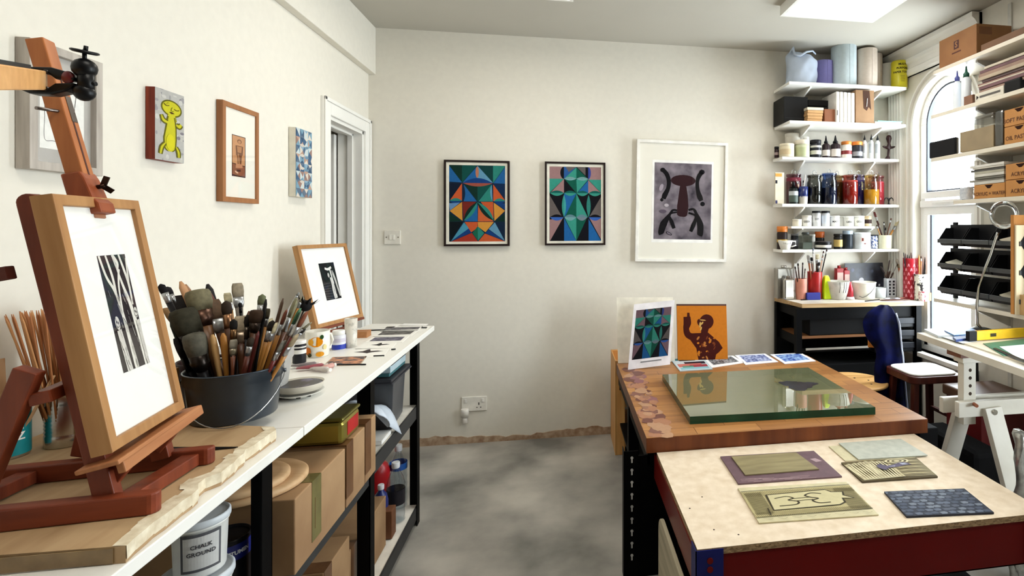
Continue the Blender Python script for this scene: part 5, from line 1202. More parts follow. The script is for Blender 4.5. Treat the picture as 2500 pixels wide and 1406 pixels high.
MB().loft([(0,.05),(.12,.055),(.125,.05)], 24).build('blue_tub', plain(26,50,140,.4)); o = COL.objects[-1]; o.location = (-.78, 1.06, .563); tag(o, 'blue tub nearest the camera on the shelf, mostly hidden by the bench', 'tub')
# ------------------------------------------------------------------ things on the back wall shelves and the black desk
def span(pl, pr, pt, y, z0):
    """upright thing at depth y standing on z0 whose outline runs pl..pr and reaches row pt"""
    x0, x1 = colx(pl, y), colx(pr, y); x = (x0+x1)/2; f = x*_s+y*_c
    return x, (x1-x0)/2*.97, CAMZ-(pt-HY)/FPX*f-z0
def jar(label, pl, pr, pt, y, z0, body, lid=None, lidh=.14, band=None, name='jar', cat='jar', neck=.9, metal=0, text=None, tcol=(50,50,52), group=None, bandcol2=None, lidr=1.0):
    x, r, h = span(pl, pr, pt, y, z0); t = thing(name, label, cat, (x, y, z0+.0006), 0, group)
    hb = h*(1-lidh) if lid else h
    bm = body if not isinstance(body, tuple) else plain(*body, rough=.35)
    MB().loft([(0,r*.95),(.003,r),(hb*.9,r),(hb*.97,r*neck),(hb,r*neck)], 22).build('jar_body', bm, t)
    if lid:
        lr = r*lidr; MB().loft([(hb*.985,lr*.97),(hb,lr),(h*.985,lr),(h,lr*.95)], 22).build('lid', plain(*lid, rough=.4), t)
    if band:
        b0, b1, c = band; MB().loft([(hb*b0,r*1.012),(hb*b1,r*1.012)], 22, None, False).build('paper_label', plain(*c, rough=.5), t)
    if bandcol2:
        b0, b1, c = bandcol2; MB().loft([(hb*b0,r*1.02),(hb*b1,r*1.02)], 22, None, False).build('label_band', plain(*c, rough=.5), t)
    if text:
        rr = r*1.02+.0005; a = -math.pi/2-.25
        lettering(t, text, text and min(r*.55, hb*.3), (rr*math.cos(a), rr*math.sin(a), hb*(.5 if not band else (band[0]+band[1])/2)), (1,0,0), (0,0,1), tcol, wrap=(0,0,rr), thick=.0003)
    return t
def nozzle(label, pl, pr, pt, y, z0, body, cap, sh=.62, band=None, name='nozzle_bottle'):
    x, r, h = span(pl, pr, pt, y, z0); t = thing(name, label, 'bottle', (x, y, z0+.0006))
    MB().loft([(0,r*.95),(.003,r),(h*(sh-.06),r),(h*sh,r*.6),(h*(sh+.03),r*.42)], 18).build('bottle_body', body if not isinstance(body, tuple) else plain(*body, rough=.35), t)
    MB().loft([(h*(sh+.03),r*.5),(h*(sh+.1),r*.5),(h*(sh+.14),r*.3),(h*.97,r*.12),(h,r*.1)], 14).build('nozzle_cap', plain(*cap, rough=.4), t)
    if band: MB().loft([(h*band[0],r*1.015),(h*band[1],r*1.015)], 18, None, False).build('paper_label', plain(*band[2], rough=.5), t)
    return t
S1, S2, S3, S4, S5, S6, SD = 2.448, 2.180, 1.944, 1.611, 1.452, 1.286, .9312
# --- top shelf: paper rolls
yy = 3.58; x, r, h = span(1919.5, 1992, 124, yy, S1)
t = thing('cloth_bag', 'pale blue crumpled fabric bag at the left end of the top wall shelf', 'bag', (x, yy, S1+.001))
rng = random.Random(8)
def bagf(u, v):
    a = 2*math.pi*u; k = 1+.06*math.sin(3*a+5*v)+.03*math.sin(7*a-9*v); rr = r*(1.0 if v < .85 else 1-.25*(v-.85)/.15)*k
    top = h*(.88+.08*math.cos(a-2.6)); return (rr*math.cos(a), rr*.8*math.sin(a), top*v)
m = MB(); m.grid(bagf, 36, 14); m.loft([(h*.8,r*.8,r*.6),(h*.82,r*.5,r*.4)], 16); 
m.build('bag_body', mat('pale_cloth_bag', C(176,188,206), .9, var=.06, scale=16), t)
pts = [(-r*.95,-r*.3,h*.86),(-r*.8,-r*.55,h*.97),(-r*.72,-r*.6,h*.78),(-r*.4,-r*.75,h*.75),(0,-r*.78,h*.86),(r*.5,-r*.6,h*.92),(r*.9,-r*.2,h*.9)]
MB().tube(pts, [.006,.012,.01,.008,.007,.006,.005], 8).build('folded_rim', mat('pale_cloth_bag', C(176,188,206), .9), t)
def roll(label, pl, pr, pt, y, z0, col, name='paper_roll', ridge=.0, n=32, core=True, seam=True):
    x, r, h = span(pl, pr, pt, y, z0); t = thing(name, label, 'paper roll', (x, y, z0+.0006))
    pr_ = [(0,r*.98),(.004,r),(h-.004,r),(h,r*.985),(h,r*.3),(h-.02,r*.28)]
    MB().loft(pr_, n, None, True).build('roll_body', mat('roll_%d_%d_%d' % col, C(*col), .85, var=.04, scale=50, bump=.15), t)
    MB().loft([(h-.02,r*.27),(h+.0005,r*.27),(h+.0005,r*.22),(h-.02,r*.22)], 20).build('cardboard_core', plain(150,122,90,.8), t)
    if seam: MB().box(-.001,.03,-r-.0014,-r+.002,0.003,h-.003).build('loose_edge', mat('roll_%d_%d_%d' % col, C(*col), .85), t)
    return t
roll('short lavender paper roll between the fabric bag and the tall blue roll', 1987, 2032, 152, 3.64, S1, (120,116,172))
roll('tall pale blue paper roll, largest roll on the top wall shelf', 2031, 2088, 108, 3.60, S1, (196,210,216))
roll('cream paper roll right of the tall blue roll on the top shelf', 2093, 2139, 123, 3.57, S1, (214,200,186))
roll('narrow cream paper roll peeping out behind the other cream roll', 2118, 2152, 134, 3.68, S1, (206,192,180), seam=False)
roll('white paper roll half hidden behind the yellow wrapped towels', 2150, 2185, 158, 3.68, S1, (214,212,204), seam=False)
x, r, h = span(2163, 2227, 151, 3.545, S1-.0); r = min(r, 2.475-x)
t = thing('paper_towel_pack', 'yellow wrapped pack of paper towels at the right end of the top shelf', 'paper towels', (x, 3.545, S1+.0006))
MB().loft([(0,r*.94),(.01,r),(h*.95,r),(h,r*.9),(h*.99,r*.3)], 36).build('wrapper', plain(206,194,32,.3), t)
a = -math.pi/2-.18; rr = r*1.012
for i, s_ in enumerate(('MULTI', 'PURPOSE', 'PAPER TOWEL')): lettering(t, s_, r*.36, (rr*math.cos(a), rr*math.sin(a), h*(.84-.14*i)), (1,0,0), (0,0,1), (46,40,20), wrap=(0,0,rr), thick=.0008)
m = MB()
for i in range(6):
    w_ = .3-.03*(i%3); vs = []
    for k in range(7):
        b = a+.05-w_+2*w_*k/6; vs += [(rr*math.cos(b),rr*math.sin(b),h*(.42-.04*i)),(rr*math.cos(b),rr*math.sin(b),h*(.432-.04*i))]
    m.add(vs, [(2*k,2*k+2,2*k+3,2*k+1) for k in range(6)])
m.build('small_print', plain(110,102,30,.5), t)
# --- second shelf
def blk(name, label, cat, pl, pr, pt, y0, y1, z0, m_, bev=.002, part='body', z1=None, group=None, single=False):
    x0, x1 = colx(pl, y0), colx(pr, y0); f = (x0+x1)/2*_s+y0*_c; h = (CAMZ-(pt-HY)/FPX*f-z0) if z1 is None else z1-z0
    m = MB().box(x0, x1, y0, y1, z0+.0006, z0+h)
    if single:
        o = m.build(name, m_, None, bev=bev, world=True); return tag(o, label, cat, group), x0, x1, h
    t = thing(name, label, cat, ((x0+x1)/2, (y0+y1)/2, z0+.0006), 0, group); m.build(part, m_, t, bev=bev, world=True)
    return t, x0, x1, h
BKP = plain(12,12,13,.55)
t, x0, x1, h = blk('portfolio_box', 'large black portfolio box filling the left of the second wall shelf', 'box', 1914, 1972, 236, 3.55, 3.74, S2, BKP)
MB().box(x0+.01, x1-.002, 3.5485, 3.5498, S2+.03, S2+.034).build('box_seam', plain(40,40,42,.5), t, world=True)
for i in range(4):
    o, *_ = blk('black_case', 'black flat case, %s in the pile behind the small kraft boxes' % ('lowest','second from the bottom','third from the bottom','topmost')[i], 'case', 1976-i, 2031+i*3, 0, 3.60, 3.74, S2+.0455*i, BKP, z1=S2+.0455*i+.043, single=True)
for i in range(5):
    o, *_ = blk('kraft_carton', ('lowest','second from the bottom','middle','second from the top')[i]+' small kraft carton in the stack on the second shelf' if i < 4 else 'white labelled carton on top of the small kraft carton stack', 'carton', 1971+(i%2), 2007+i, 0, 3.495, 3.575, S2+.0205*i, plain(*((190,148,98) if i < 4 else (216,204,182)), rough=.7), z1=S2+.0205*i+.0195, single=True)
blk('brown_carton', 'small square brown carton between the carton stack and white binders', 'carton', 2013, 2039, 266, 3.5, 3.56, S2, plain(140,84,52,.6), bev=.004, single=True)
for i in range(5):
    pl = 2041.5+9.3*i
    t, x0, x1, h = blk('white_binder', ('white binder nearest the brown carton, with a dark spine mark' if i == 0 else 'white slim binder, %s from the left in the row on the second shelf' % ('','second','third','fourth')[i] if i < 4 else 'white slim binder beside the cardboard file, last of the row'), 'binder', pl, pl+8.1, 223+i*.8, 3.485, 3.70, S2, plain(226,222,214,.5), .005)
    if i == 0: MB().box(x0+.006, x0+.011, 3.4842, 3.485, S2+.05, S2+.085).build('spine_mark', plain(60,56,54,.6), t, world=True)
t, x0, x1, h = blk('magazine_file', 'brown cardboard magazine file with a torn dark front on the second shelf', 'file', 2089, 2134, 220, 3.485, 3.70, S2, plain(146,112,78,.75))
m = MB(); m.prism([(x0+.055,S2+h-.004),(x0+.062,S2+h*.45),(x0+.085,S2+h*.38),(x0+.1,S2+h*.5),(x0+.118,S2+h*.42),(x0+.105,S2+h-.004)], 'y', 3.4835, 3.4849); m.build('torn_opening', plain(66,38,22,.9), t, world=True)
MB().bar((x0+.082,3.482,S2+h*.5),(x0+.088,3.482,S2+h*.75),.006,.003).build('white_tag', plain(226,222,216,.5), t, world=True)
blk('sketchbook', 'pale sketchbook lying flat at the right end of the second shelf', 'book', 2136, 2200, 0, 3.5, 3.70, S2, plain(212,206,192,.6), z1=S2+.02, single=True)
blk('cutting_mat', 'thin turquoise mat lying on the pale sketchbook on the second shelf', 'mat', 2143, 2203, 0, 3.5, 3.70, S2+.0205, plain(120,196,186,.4), z1=S2+.027, single=True)
# --- third shelf
y3 = 3.63
jar('small dark bottle at the far left of the bottle shelf', 1890.5, 1901.5, 358.5, 3.66, S3, (44,26,30), (24,22,26), .2, (.3,.6,(150,130,128)), 'glass_bottle', 'bottle', .8)
jar('cream low tub at the left end of the bottle shelf', 1904, 1938, 352, 3.61, S3, (222,210,180), (226,216,190), .2, (.2,.72,(206,186,150)), 'plastic_tub', 'tub', .97)
jar('tall pale tub behind the cream low tub on the bottle shelf', 1917, 1953, 327, 3.70, S3, (206,200,188), (214,210,200), .12, None, 'plastic_tub', 'tub', .97)
jar('pale green jar with cream lid beside the cream low tub', 1941, 1975, 343, 3.61, S3, (190,194,160), (222,214,196), .25, (.1,.75,(180,188,146)), 'plastic_jar')
jar('small white bottle top peeping out behind the pale green jar', 1960, 1975, 335, 3.69, S3, (222,218,208), (232,228,220), .2, None, 'plastic_bottle', 'bottle')
jar('black jar with pale label band right of the pale green jar', 1978, 2004, 342.5, 3.62, S3, (34,34,40), (26,24,28), .2, (.22,.5,(206,202,194)), 'paint_jar', bandcol2=(.7,.84,(196,192,186)))
nozzle('dark ink bottle with black nozzle, left of a pair on the bottle shelf', 2007.5, 2025.5, 331.5, y3, S3, (40,26,30), (18,16,20), .64, (.1,.36,(206,198,190)))
nozzle('dark ink bottle with black nozzle, right of a pair, beside the orange lidded jar', 2028, 2051, 331, y3, S3, (40,26,30), (18,16,20), .64, (.08,.40,(214,206,198)))
jar('white jar with orange lid and dark red label', 2054.5, 2078, 346, y3, S3, (226,222,214), (206,120,40), .18, (.1,.7,(222,216,206)), 'paint_jar', bandcol2=(.3,.56,(120,24,26)))
jar('black jar with orange lid and grey label at the right of the jars', 2080.5, 2104, 346.5, y3, S3, (38,38,44), (206,122,40), .2, (.2,.52,(140,140,144)), 'paint_jar')
for pl, pr, pt, lab in ((2106,2115.5,329,'slim clear bottle with black cap nearest the orange lidded black jar'), (2122,2132,328,'slim clear bottle with black nozzle in the middle of three'), (2137,2148,329,'slim clear bottle with black nozzle beside the dark bird figurine')):
    nozzle(lab, pl, pr, pt, 3.62, S3, mat('milky_plastic', C(206,208,206), .3, var=.03), (20,20,24), .74, (.25,.62,(176,180,182)))
x, r, h = span(2156, 2184, 330, 3.62, S3)
t = thing('bird_figurine', 'dark carved bird headed figurine at the right end of the bottle shelf', 'figurine', (x, 3.62, S3+.0006))
DW = plain(40,18,18,.35)
MB().loft([(0,.024,.02,-.012),(.006,.022,.018,-.012),(.03,.008,.008,-.006),(h*.42,.009,.009),(h*.46,.03,.012,.0),(h*.5,.034,.012),(h*.56,.016,.012),(h*.66,.009,.009),(h*.74,.014,.012),(h*.86,.022,.016),(h*.97,.016,.012),(h,.004,.004)], 14).build('carved_body', DW, t)
m = MB()
for sg in (-1, 1): m.loft([(0,.009,.006),(.016,.007,.004),(.026,.0015)], 8, None, True, Matrix.Translation((sg*.028,0,h*.5)) @ Matrix.Rotation(sg*1.25,4,'Y'))
m.build('wings', DW, t)
# --- jars of pigment
JG = {}
def pigment(label, pl, pr, pt, knob, y, fill, glass, level=.8, glassrim=None):
    x, r, h = span(pl, pr, pt, y, S4); _, _, hk = span(pl, pr, knob, y, S4); r = min(r, .055)
    t = thing('pigment_jar', label, 'jar', (x, y, S4+.0006))
    MB().loft([(.004,r*.95),(h*level,r*.955)], 24).build('pigment', mat('pigment_%d_%d_%d' % fill, C(*fill), .7, var=.12, scale=60), t)
    MB().loft([(0,r*.94),(.003,r),(h*.76,r),(h*.84,r*.86),(h*.92,r*.84),(h*.95,r*.95),(h,r*.95)], 30, None, False).build('jar_glass', glassy('jar_%d_%d_%d' % glass, C(*glass), .03, .06), t)
    m = MB().loft([(h*.96,r*.9),(h*1.0,r*1.0),(h*1.03,r*.98),(h*1.05,r*.4)], 26); m.build('glass_lid', glassy('lid_%d_%d_%d' % glass, tuple(min(1, c*1.0+.1) for c in C(*glass)), .05, .1), t)
    c = h*1.04+(hk-h*1.04)*.5; rr = max(.008, (hk-h*1.04)*.5)
    pts = [(rr*.85*math.cos(2*math.pi*k/16), 0, c+rr*math.sin(2*math.pi*k/16)) for k in range(16)]
    MB().tube(pts, .0032, 6, None, True).build('ring_knob', glassy('knob_glass', (.72,.74,.72), .05, .2), t)
    return t
pigment('jar of dark crimson pigment at the left of the pigment jars', 1918, 1957, 428, 415, 3.68, (110,20,44), (190,150,160), .9)
pigment('jar of black pigment with ring knob lid', 1971, 2005, 430, 416, 3.64, (10,10,12), (150,152,146), .62)
pigment('jar of blue black pigment, tallest and just right of the black one', 2007, 2042, 426, 413.5, 3.62, (12,14,34), (150,170,206), .55)
pigment('jar of brown ochre pigment behind, between the blue black and red jars', 2030, 2057, 431, 418, 3.70, (110,74,30), (186,176,150), .85)
pigment('jar of brick red pigment in the middle of the row', 2055, 2096, 430, 416, 3.63, (150,44,28), (214,160,146), .84)
pigment('jar of violet blue pigment behind the red and yellow jars', 2082, 2110, 430, 417, 3.70, (44,36,110), (176,170,206), .85)
pigment('jar of yellow ochre pigment half full', 2109, 2146, 430, 417, 3.63, (196,150,40), (226,216,176), .52)
pigment('jar of rose pink pigment at the right end of the row', 2128, 2157, 432, 420, 3.70, (206,84,100), (236,190,196), .82)
t, x0, x1, h = blk('colour_card', 'cream colour card standing at the left end of the pigment shelf', 'card', 1892.5, 1914.5, 421, 3.60, 3.615, S4, plain(216,206,184,.6))
for zq, c in ((.92,(206,150,60)),(.7,(30,28,40)),(.06,(40,40,90))): MB().box(x0+.002, x0+(.05 if zq > .9 else .016), 3.598, 3.5995, S4+h*(zq-.05), S4+h*(zq+.05)).build('colour_patch', plain(*c, rough=.6), t, world=True)
jar('black ink bottle with white diamond label in front of the crimson jar', 1926.5, 1948, 457, 3.605, S4, (20,26,26), (18,18,22), .0001, (.1,.5,(70,84,76)), 'ink_bottle', 'bottle', .5, bandcol2=(.5,.75,(190,196,200)))
nb = COL.objects[-1].parent; hb = span(1926.5,1948,457,3.605,S4)[2]
MB().loft([(hb,.012),(hb*1.28,.011),(hb*1.34,.006)], 14).build('cap', plain(24,20,24,.4), nb)
x, r, h = span(1949, 1972, 456, 3.60, S4)
t = thing('brush_cup', 'white cup splashed with dark blue paint, holding brushes on the pigment shelf', 'cup', (x, 3.60, S4+.0006))
MB().loft([(0,r*.8),(.003,r*.86),(h*.45,r*.95)], 24, None, False).build('cup_body', plain(206,200,190,.4), t)
MB().loft([(h*.45,r*.952),(h*.52,r*.985),(h,r),(h,r*.94),(.006,r*.8)], 24, None, False).build('blue_glaze', plain(22,36,96,.25), t)
m = MB()
for k in range(14):
    a = 2*math.pi*k/14; l = .006+.01*((k*7)%5)/5; m.add([(r*.965*math.cos(a+d_), r*.965*math.sin(a+d_), zq) for d_, zq in ((-.2,h*.47),(0,h*.45-l),(.2,h*.47))], [(0,1,2)])
m.build('paint_runs', plain(22,36,96,.25), t)
CUP = (x, 3.60, S4+.008)
def sbrush(label, base, px, py, y, kind, w_, bc, fc, hc, grp):
    tip = at(px, py, y=y); return brush(label, base, tip, kind, w_*1.5, (tip-Vector(base)).length, bc, fc, hc, grp)
sbrush('white handled brush leaning right in the blue splashed cup', (x-.006,3.60,S4+.008), 1966, 426, 3.60, 'end', .008, BRN, SIL, (226,224,218), 'brushes in the blue splashed cup')
sbrush('black tipped brush standing in the blue splashed cup', (x+.004,3.605,S4+.008), 1962, 440, 3.61, 'round', .007, BLKC, SIL, (214,210,200), 'brushes in the blue splashed cup')
sbrush('pinkish brush leaning left in the blue splashed cup', (x+.006,3.60,S4+.008), 1943, 436, 3.60, 'round', .008, (190,120,130), SIL, (200,170,150), 'brushes in the blue splashed cup')
x, r, h = span(2159, 2181, 483, 3.61, S4)
t = thing('iron_hook', 'small black curled iron double hook at the right end of the pigment shelf', 'hook', (x, 3.61, S4+.0006))
m = MB(); m.loft([(0,.012),(.004,.012),(.008,.005),(h*.6,.005)], 10)
for sg in (-1, 1): m.tube([(0,0,h*.5),(sg*.008,0,h*.9),(sg*.022,0,h),(sg*.034,0,h*.8),(sg*.034,0,h*.5)], [.005,.005,.004,.0035,.002], 8)
m.build('hook_body', plain(16,16,18,.4,.5), t)
# --- short shelf of white jars
W = (226,224,218)
y5 = 3.655
jar('cream low tub at the left end of the short shelf', 1935, 1957, 535.5, 3.65, S5, (222,214,194), (228,222,206), .2, None, 'plastic_tub', 'tub')
jar('white jar lettered in dark print, left of the two white bottles', 1957.5, 1980.5, 526, y5, S5, W, (222,216,204), .16, None, 'gesso_jar', text='GESSO')
jar('tall white bottle with black lid, left of two on the short shelf', 1983, 2003, 515, y5, S5, (206,206,206), (24,24,26), .12, (.3,.75,(216,216,216)), 'plastic_bottle', 'bottle', .8, text='SIZE', tcol=(90,90,94))
jar('tall white bottle with black lid, right of two on the short shelf', 2005, 2025, 515, y5, S5, (210,212,216), (24,24,26), .12, (.2,.8,(206,214,226)), 'plastic_bottle', 'bottle', .8)
jar('white jar right of the two tall bottles on the short shelf', 2026.5, 2049, 527, y5, S5, W, (230,228,222), .14, None, 'gesso_jar', text='MATT')
jar('narrow white jar half hidden behind two jars on the short shelf', 2044, 2062, 528, 3.70, S5, W, (226,222,214), .14, None, 'gesso_jar')
jar('white jar with bold dark lettering fourth from the right end', 2060.5, 2083.5, 528, y5, S5, (218,216,208), (232,230,224), .16, None, 'gesso_jar', text='GESSO')
jar('white jar with small lettering near the right of the short shelf', 2085, 2109, 527, y5, S5, (222,220,210), (232,230,224), .14, None, 'gesso_jar', text='GESSO', tcol=(90,88,84))
jar('cream jar with dark brown label at the right end of the short shelf', 2110.5, 2127, 527.5, y5, S5, (206,186,150), (206,178,136), .12, (.3,.75,(52,36,34)), 'paint_jar')
# --- lowest shelf
jar('dark jar with orange lid and yellow band at the left of the lowest shelf', 1897, 1922, 552.5, 3.68, S6, (40,28,26), (206,116,30), .24, (.4,.56,(196,160,70)), 'paint_jar')
x, r, h = span(1899, 1935, 587, 3.60, S6)
t = thing('measuring_jug', 'white measuring jug with a loop handle at the left of the lowest shelf', 'jug', (x, 3.60, S6+.0006))
MB().loft([(0,r*.55),(.003,r*.6),(h,r*.98),(h,r*.9),(.006,r*.5)], 20).build('jug_body', plain(222,220,210,.35), t)
MB().tube([(r*.75,-.008,h*.9),(r*1.35,-.01,h*.9),(r*1.4,-.01,h*.45),(r*.8,-.008,h*.3)], .005, 8).build('handle', plain(226,224,218,.35), t)
m = MB()
for k in range(5): m.box(-.03+.012*k,-.026+.012*k,-r*.84,-r*.82,h*.62,h*.8)
m.build('graduation_marks', plain(110,108,100,.6), t)
jar('dark bottle with grey label behind the measuring jug', 1931, 1949, 571, 3.70, S6, (36,36,42), (120,120,124), .1, (.2,.7,(96,96,104)), 'plastic_bottle', 'bottle')
x, r, h = span(1953, 1980, 567, 3.63, S6)
t = thing('square_decanter', 'square clear glass bottle on the lowest wall shelf', 'bottle', (x, 3.63, S6+.0006))
MB().loft([(0,r*1.25),(h*.78,r*1.25),(h*.84,r*.7),(h*.88,r*.6)], 4, None, False, Matrix.Rotation(math.pi/4,4,'Z'), False).build('bottle_glass', glassy('decanter_glass', (.74,.78,.76), .04, .12), t, bev=.003)
MB().loft([(.004,r*1.1),(h*.4,r*1.1)], 4, None, True, Matrix.Rotation(math.pi/4,4,'Z'), False).build('liquid', plain(120,124,116,.2), t)
MB().loft([(h*.86,r*.55),(h*.9,r*.7),(h,r*.6)], 14).build('stopper', plain(60,62,60,.3), t)
jar('narrow pale bottle right of the square glass bottle', 1978, 1990, 572, 3.68, S6, (196,196,190), (214,212,206), .15, (.2,.6,(176,176,172)), 'plastic_bottle', 'bottle', .8)
jar('dark jar with orange lid in the middle of the lowest shelf', 1990, 2012, 565.5, 3.70, S6, (28,24,24), (200,96,24), .34, None, 'paint_jar')
jar('squat black jar with a white band in front of the orange lidded jar', 1991, 2028, 589, 3.615, S6, (20,18,20), (60,58,58), .12, (.25,.62,(220,216,206)), 'paint_jar', neck=.98)
jar('black bottle with a gold label on the lowest shelf', 2036, 2056, 571, 3.62, S6, (18,16,16), (30,28,26), .14, (.18,.72,(176,150,84)), 'ink_bottle', 'bottle', .8)
jar('dark glass jar with grey blue lid beside the gold labelled bottle', 2058, 2081, 563.5, 3.64, S6, (34,40,46), (150,166,182), .18, None, 'paint_jar', neck=.96)
t = jar('big white tub with a small picture label on the lowest shelf', 2085, 2123, 567.5, 3.63, S6, (216,222,226), (226,230,232), .1, None, 'plastic_tub', 'tub', .99)
x, r, h = span(2085, 2123, 567.5, 3.63, S6); rr = r*1.012; m = MB()
for a0, a1, z0_, z1_, c in ((-2.2,-1.75,.42,.72,(206,190,180)),(-2.1,-1.9,.48,.66,(110,50,40)),(-1.7,-1.1,.66,.7,(150,150,156)),(-1.7,-1.2,.58,.62,(150,150,156)),(-1.7,-1.1,.5,.53,(150,150,156)),(-1.85,-1.6,.3,.36,(120,70,60))):
    m.add([(rr*math.cos(b),rr*math.sin(b),h*q) for b, q in ((a0,z0_),(a1,z0_),(a1,z1_),(a0,z1_))], [(0,1,2,3)], C(*c))
m.build('picture_label', vmat(.5), t)
jar('blue and white patterned jar between the big tub and the brush pot', 2125, 2143, 573, 3.65, S6, mat('delft', C(70,84,130), .3, col2=C(222,222,226), scale=90, contrast=(.45,.55)), (40,40,44), .08, None, 'ceramic_jar')
def pot(name, label, pl, pr, pt, y, z0, m_, taper=.92, cat='pot', bulge=0):
    x, r, h = span(pl, pr, pt, y, z0); t = thing(name, label, cat, (x, y, z0+.0006))
    MB().loft([(0,r*taper*.96),(.003,r*taper),(h*.5,r*(taper+1)/2*(1+bulge)),(h*.96,r),(h,r*1.01),(h,r*.9),(.008,r*taper*.86)], 28).build('pot_body', m_, t)
    return t, Vector((x, y, z0+.01)), r, h
t, pb_, r, h = pot('brush_pot', 'cream stoneware brush pot at the right end of the lowest shelf', 2145, 2175, 574, 3.62, S6, plain(206,202,172,.4), .95)
G = 'brushes in the cream stoneware pot'
for dx, px, py, kind, w_, bc, hc, lab in ((.01,2134,517,'flat',.018,(120,52,52),(60,30,26),'maroon flat brush leaning far left in the cream stoneware pot'), (.004,2143,541,'flat',.012,(20,18,20),BLKC,'black flat brush second from the left in the cream stoneware pot'), (-.006,2140,548,'round',.006,(60,40,30),OCH,'thin brush leaning left in the cream stoneware pot'), (0,2158,541,'round',.005,BLKC,BLKC,'thin black brush upright in the cream stoneware pot'), (.0,2162,555,'flat',.01,(40,34,34),BRN,'short dark brush in the middle of the cream stoneware pot'), (-.006,2176,532,'round',.007,(120,80,60),BRN,'brown brush right of centre in the cream stoneware pot'), (-.01,2193,538,'flat',.022,(226,212,170),OCH,'cream fan brush leaning right in the cream stoneware pot')):
    sbrush(lab, pb_+Vector((dx,0,0)), px, py, 3.62, kind, w_, bc, SIL, hc, G)
# --- desk top
STEEL = plain(190,188,184,.25,1.)
t, x0, x1, h = blk('solvent_can', 'tall rectangular metal solvent can at the left of the black desk', 'can', 1898, 1938, 655, 3.64, 3.71, SD, plain(176,174,168,.3,.9), bev=.006)
MB().cyl(((x0+x1)/2,3.675,SD+h-.002),((x0+x1)/2,3.675,SD+h+.018),.02).build('screw_cap', STEEL, t, world=True)
t, x0, x1, h = blk('solvent_can', 'small round shouldered metal can in front of the tall solvent can', 'can', 1915, 1940, 680, 3.575, 3.625, SD, plain(196,192,186,.22,1.), bev=.012)
MB().cyl(((x0+x1)/2,3.60,SD+h-.002),((x0+x1)/2,3.60,SD+h+.016),.014).build('screw_cap', plain(120,110,100,.4,.6), t, world=True)
t, pb_, r, h = pot('brush_pot', 'pink terracotta pot of dark brushes on the black desk', 1942, 1969, 680, 3.59, SD, plain(206,136,116,.5), .85, bulge=.08)
G = 'brushes in the pink pot'
for dx, px, py, kind, w_, bc, hc, lab in ((-.004,1941,650,'round',.007,(50,40,38),(60,40,34),'dark brush leaning left in the pink pot'), (0,1948,642,'round',.008,(44,36,34),(70,44,36),'tall dark brush left of centre in the pink pot'), (.004,1960,640,'round',.007,(60,52,50),(50,40,40),'tallest dark brush in the pink pot'), (.006,1966,655,'round',.006,(80,70,66),(90,60,50),'grey brush leaning right in the pink pot')):
    sbrush(lab, pb_+Vector((dx,0,0)), px, py, 3.555, kind, w_, bc, (110,100,96), hc, G)
t, pb_, r, h = pot('brush_pot', 'red cylindrical pot of brushes on the black desk', 1972, 2006, 663, 3.61, SD, plain(160,22,22,.35), .98)
G = 'brushes in the red pot'
for dx, px, py, kind, w_, bc, hc, lab in ((-.012,1973,622,'flat',.016,(206,206,206),(150,80,40),'silver grey flat brush leaning left in the red pot'), (-.004,1981,628,'flat',.012,(30,26,28),BRN,'black flat brush left of centre in the red pot'), (0,1985,605,'round',.008,(120,126,140),(200,196,190),'tall grey blue brush standing in the red pot'), (.004,1996,620,'flat',.018,(226,214,180),(60,44,34),'cream bristle brush in the middle of the red pot'), (.008,2000,640,'flat',.012,(40,34,34),BLKC,'black brush low at the right of the red pot'), (.01,2011,612,'round',.007,(90,66,60),(60,36,32),'brown brush leaning right in the red pot'), (.012,2019,608,'round',.007,(70,52,50),(40,30,30),'dark brush leaning furthest right in the red pot'), (.006,2008,625,'round',.006,(150,120,100),(180,140,110),'pale thin brush at the right of the red pot')):
    sbrush(lab, pb_+Vector((dx,0,0)), px, py, 3.55, kind, w_, bc, SIL, hc, G)
blk('blue_sponge', 'blue block lying in front of the red pot on the black desk', 'block', 1970, 2004, 714.5, 3.54, 3.56, SD, plain(24,34,130,.6), bev=.004, single=True)
t = bottle('spray_bottle', 'white bottle with white cap behind the yellow green bottle', colx(2018.5,3.69), 3.69, SD+.0006, .027, .158, plain(226,226,222,.4), plain(232,232,230,.4), (.1,.4,plain(206,210,214,.5)))
x, r, h = span(2006, 2028, 684, 3.585, SD); t = thing('squeeze_bottle', 'fluorescent yellow green bottle on the black desk', 'bottle', (x, 3.585, SD+.0006))
MB().loft([(0,r*.95),(.003,r),(h*.5,r*.95),(h*.92,r*.6),(h,r*.4)], 4, None, True, Matrix.Rotation(math.pi/4,4,'Z') @ Matrix.Scale(1.25,4), False).build('bottle_body', plain(206,236,24,.4), t, bev=.004)
MB().loft([(h*1.2,r*.3),(h*1.2+.02,r*.3)], 12).loft([(h*1.2,r*.3),(h*1.23,r*.3)], 12).build('cap', plain(220,220,200,.4), t) if False else MB().loft([(h*.98,r*.42),(h*1.08,r*.42),(h*1.1,r*.3)], 12).build('cap', plain(226,226,214,.4), t)
x, r, h = span(2019, 2072, 686, 3.565, SD)
t = thing('mixing_bowl', 'stained pale grey bowl on the black desk', 'bowl', (x, 3.565, SD+.0006))
MB().loft([(0,r*.66),(.004,r*.7),(h*.4,r*.85),(h,r),(h,r*.94),(h*.3,r*.75),(.008,r*.6)], 32).build('bowl_body', mat('stained_bowl', C(196,192,184), .4, col2=C(150,146,138), scale=16, contrast=(.5,.75)), t)
m = MB()
for a in (-1.9,-1.5,-1.25):
    m.tube([(r*1.0*math.cos(a),r*1.0*math.sin(a),h*.98),(r*.93*math.cos(a+.05),r*.93*math.sin(a+.05),h*.7),(r*.86*math.cos(a-.03),r*.86*math.sin(a-.03),h*.4)], .0018, 5)
m.build('paint_drip', plain(70,66,62,.5), t)
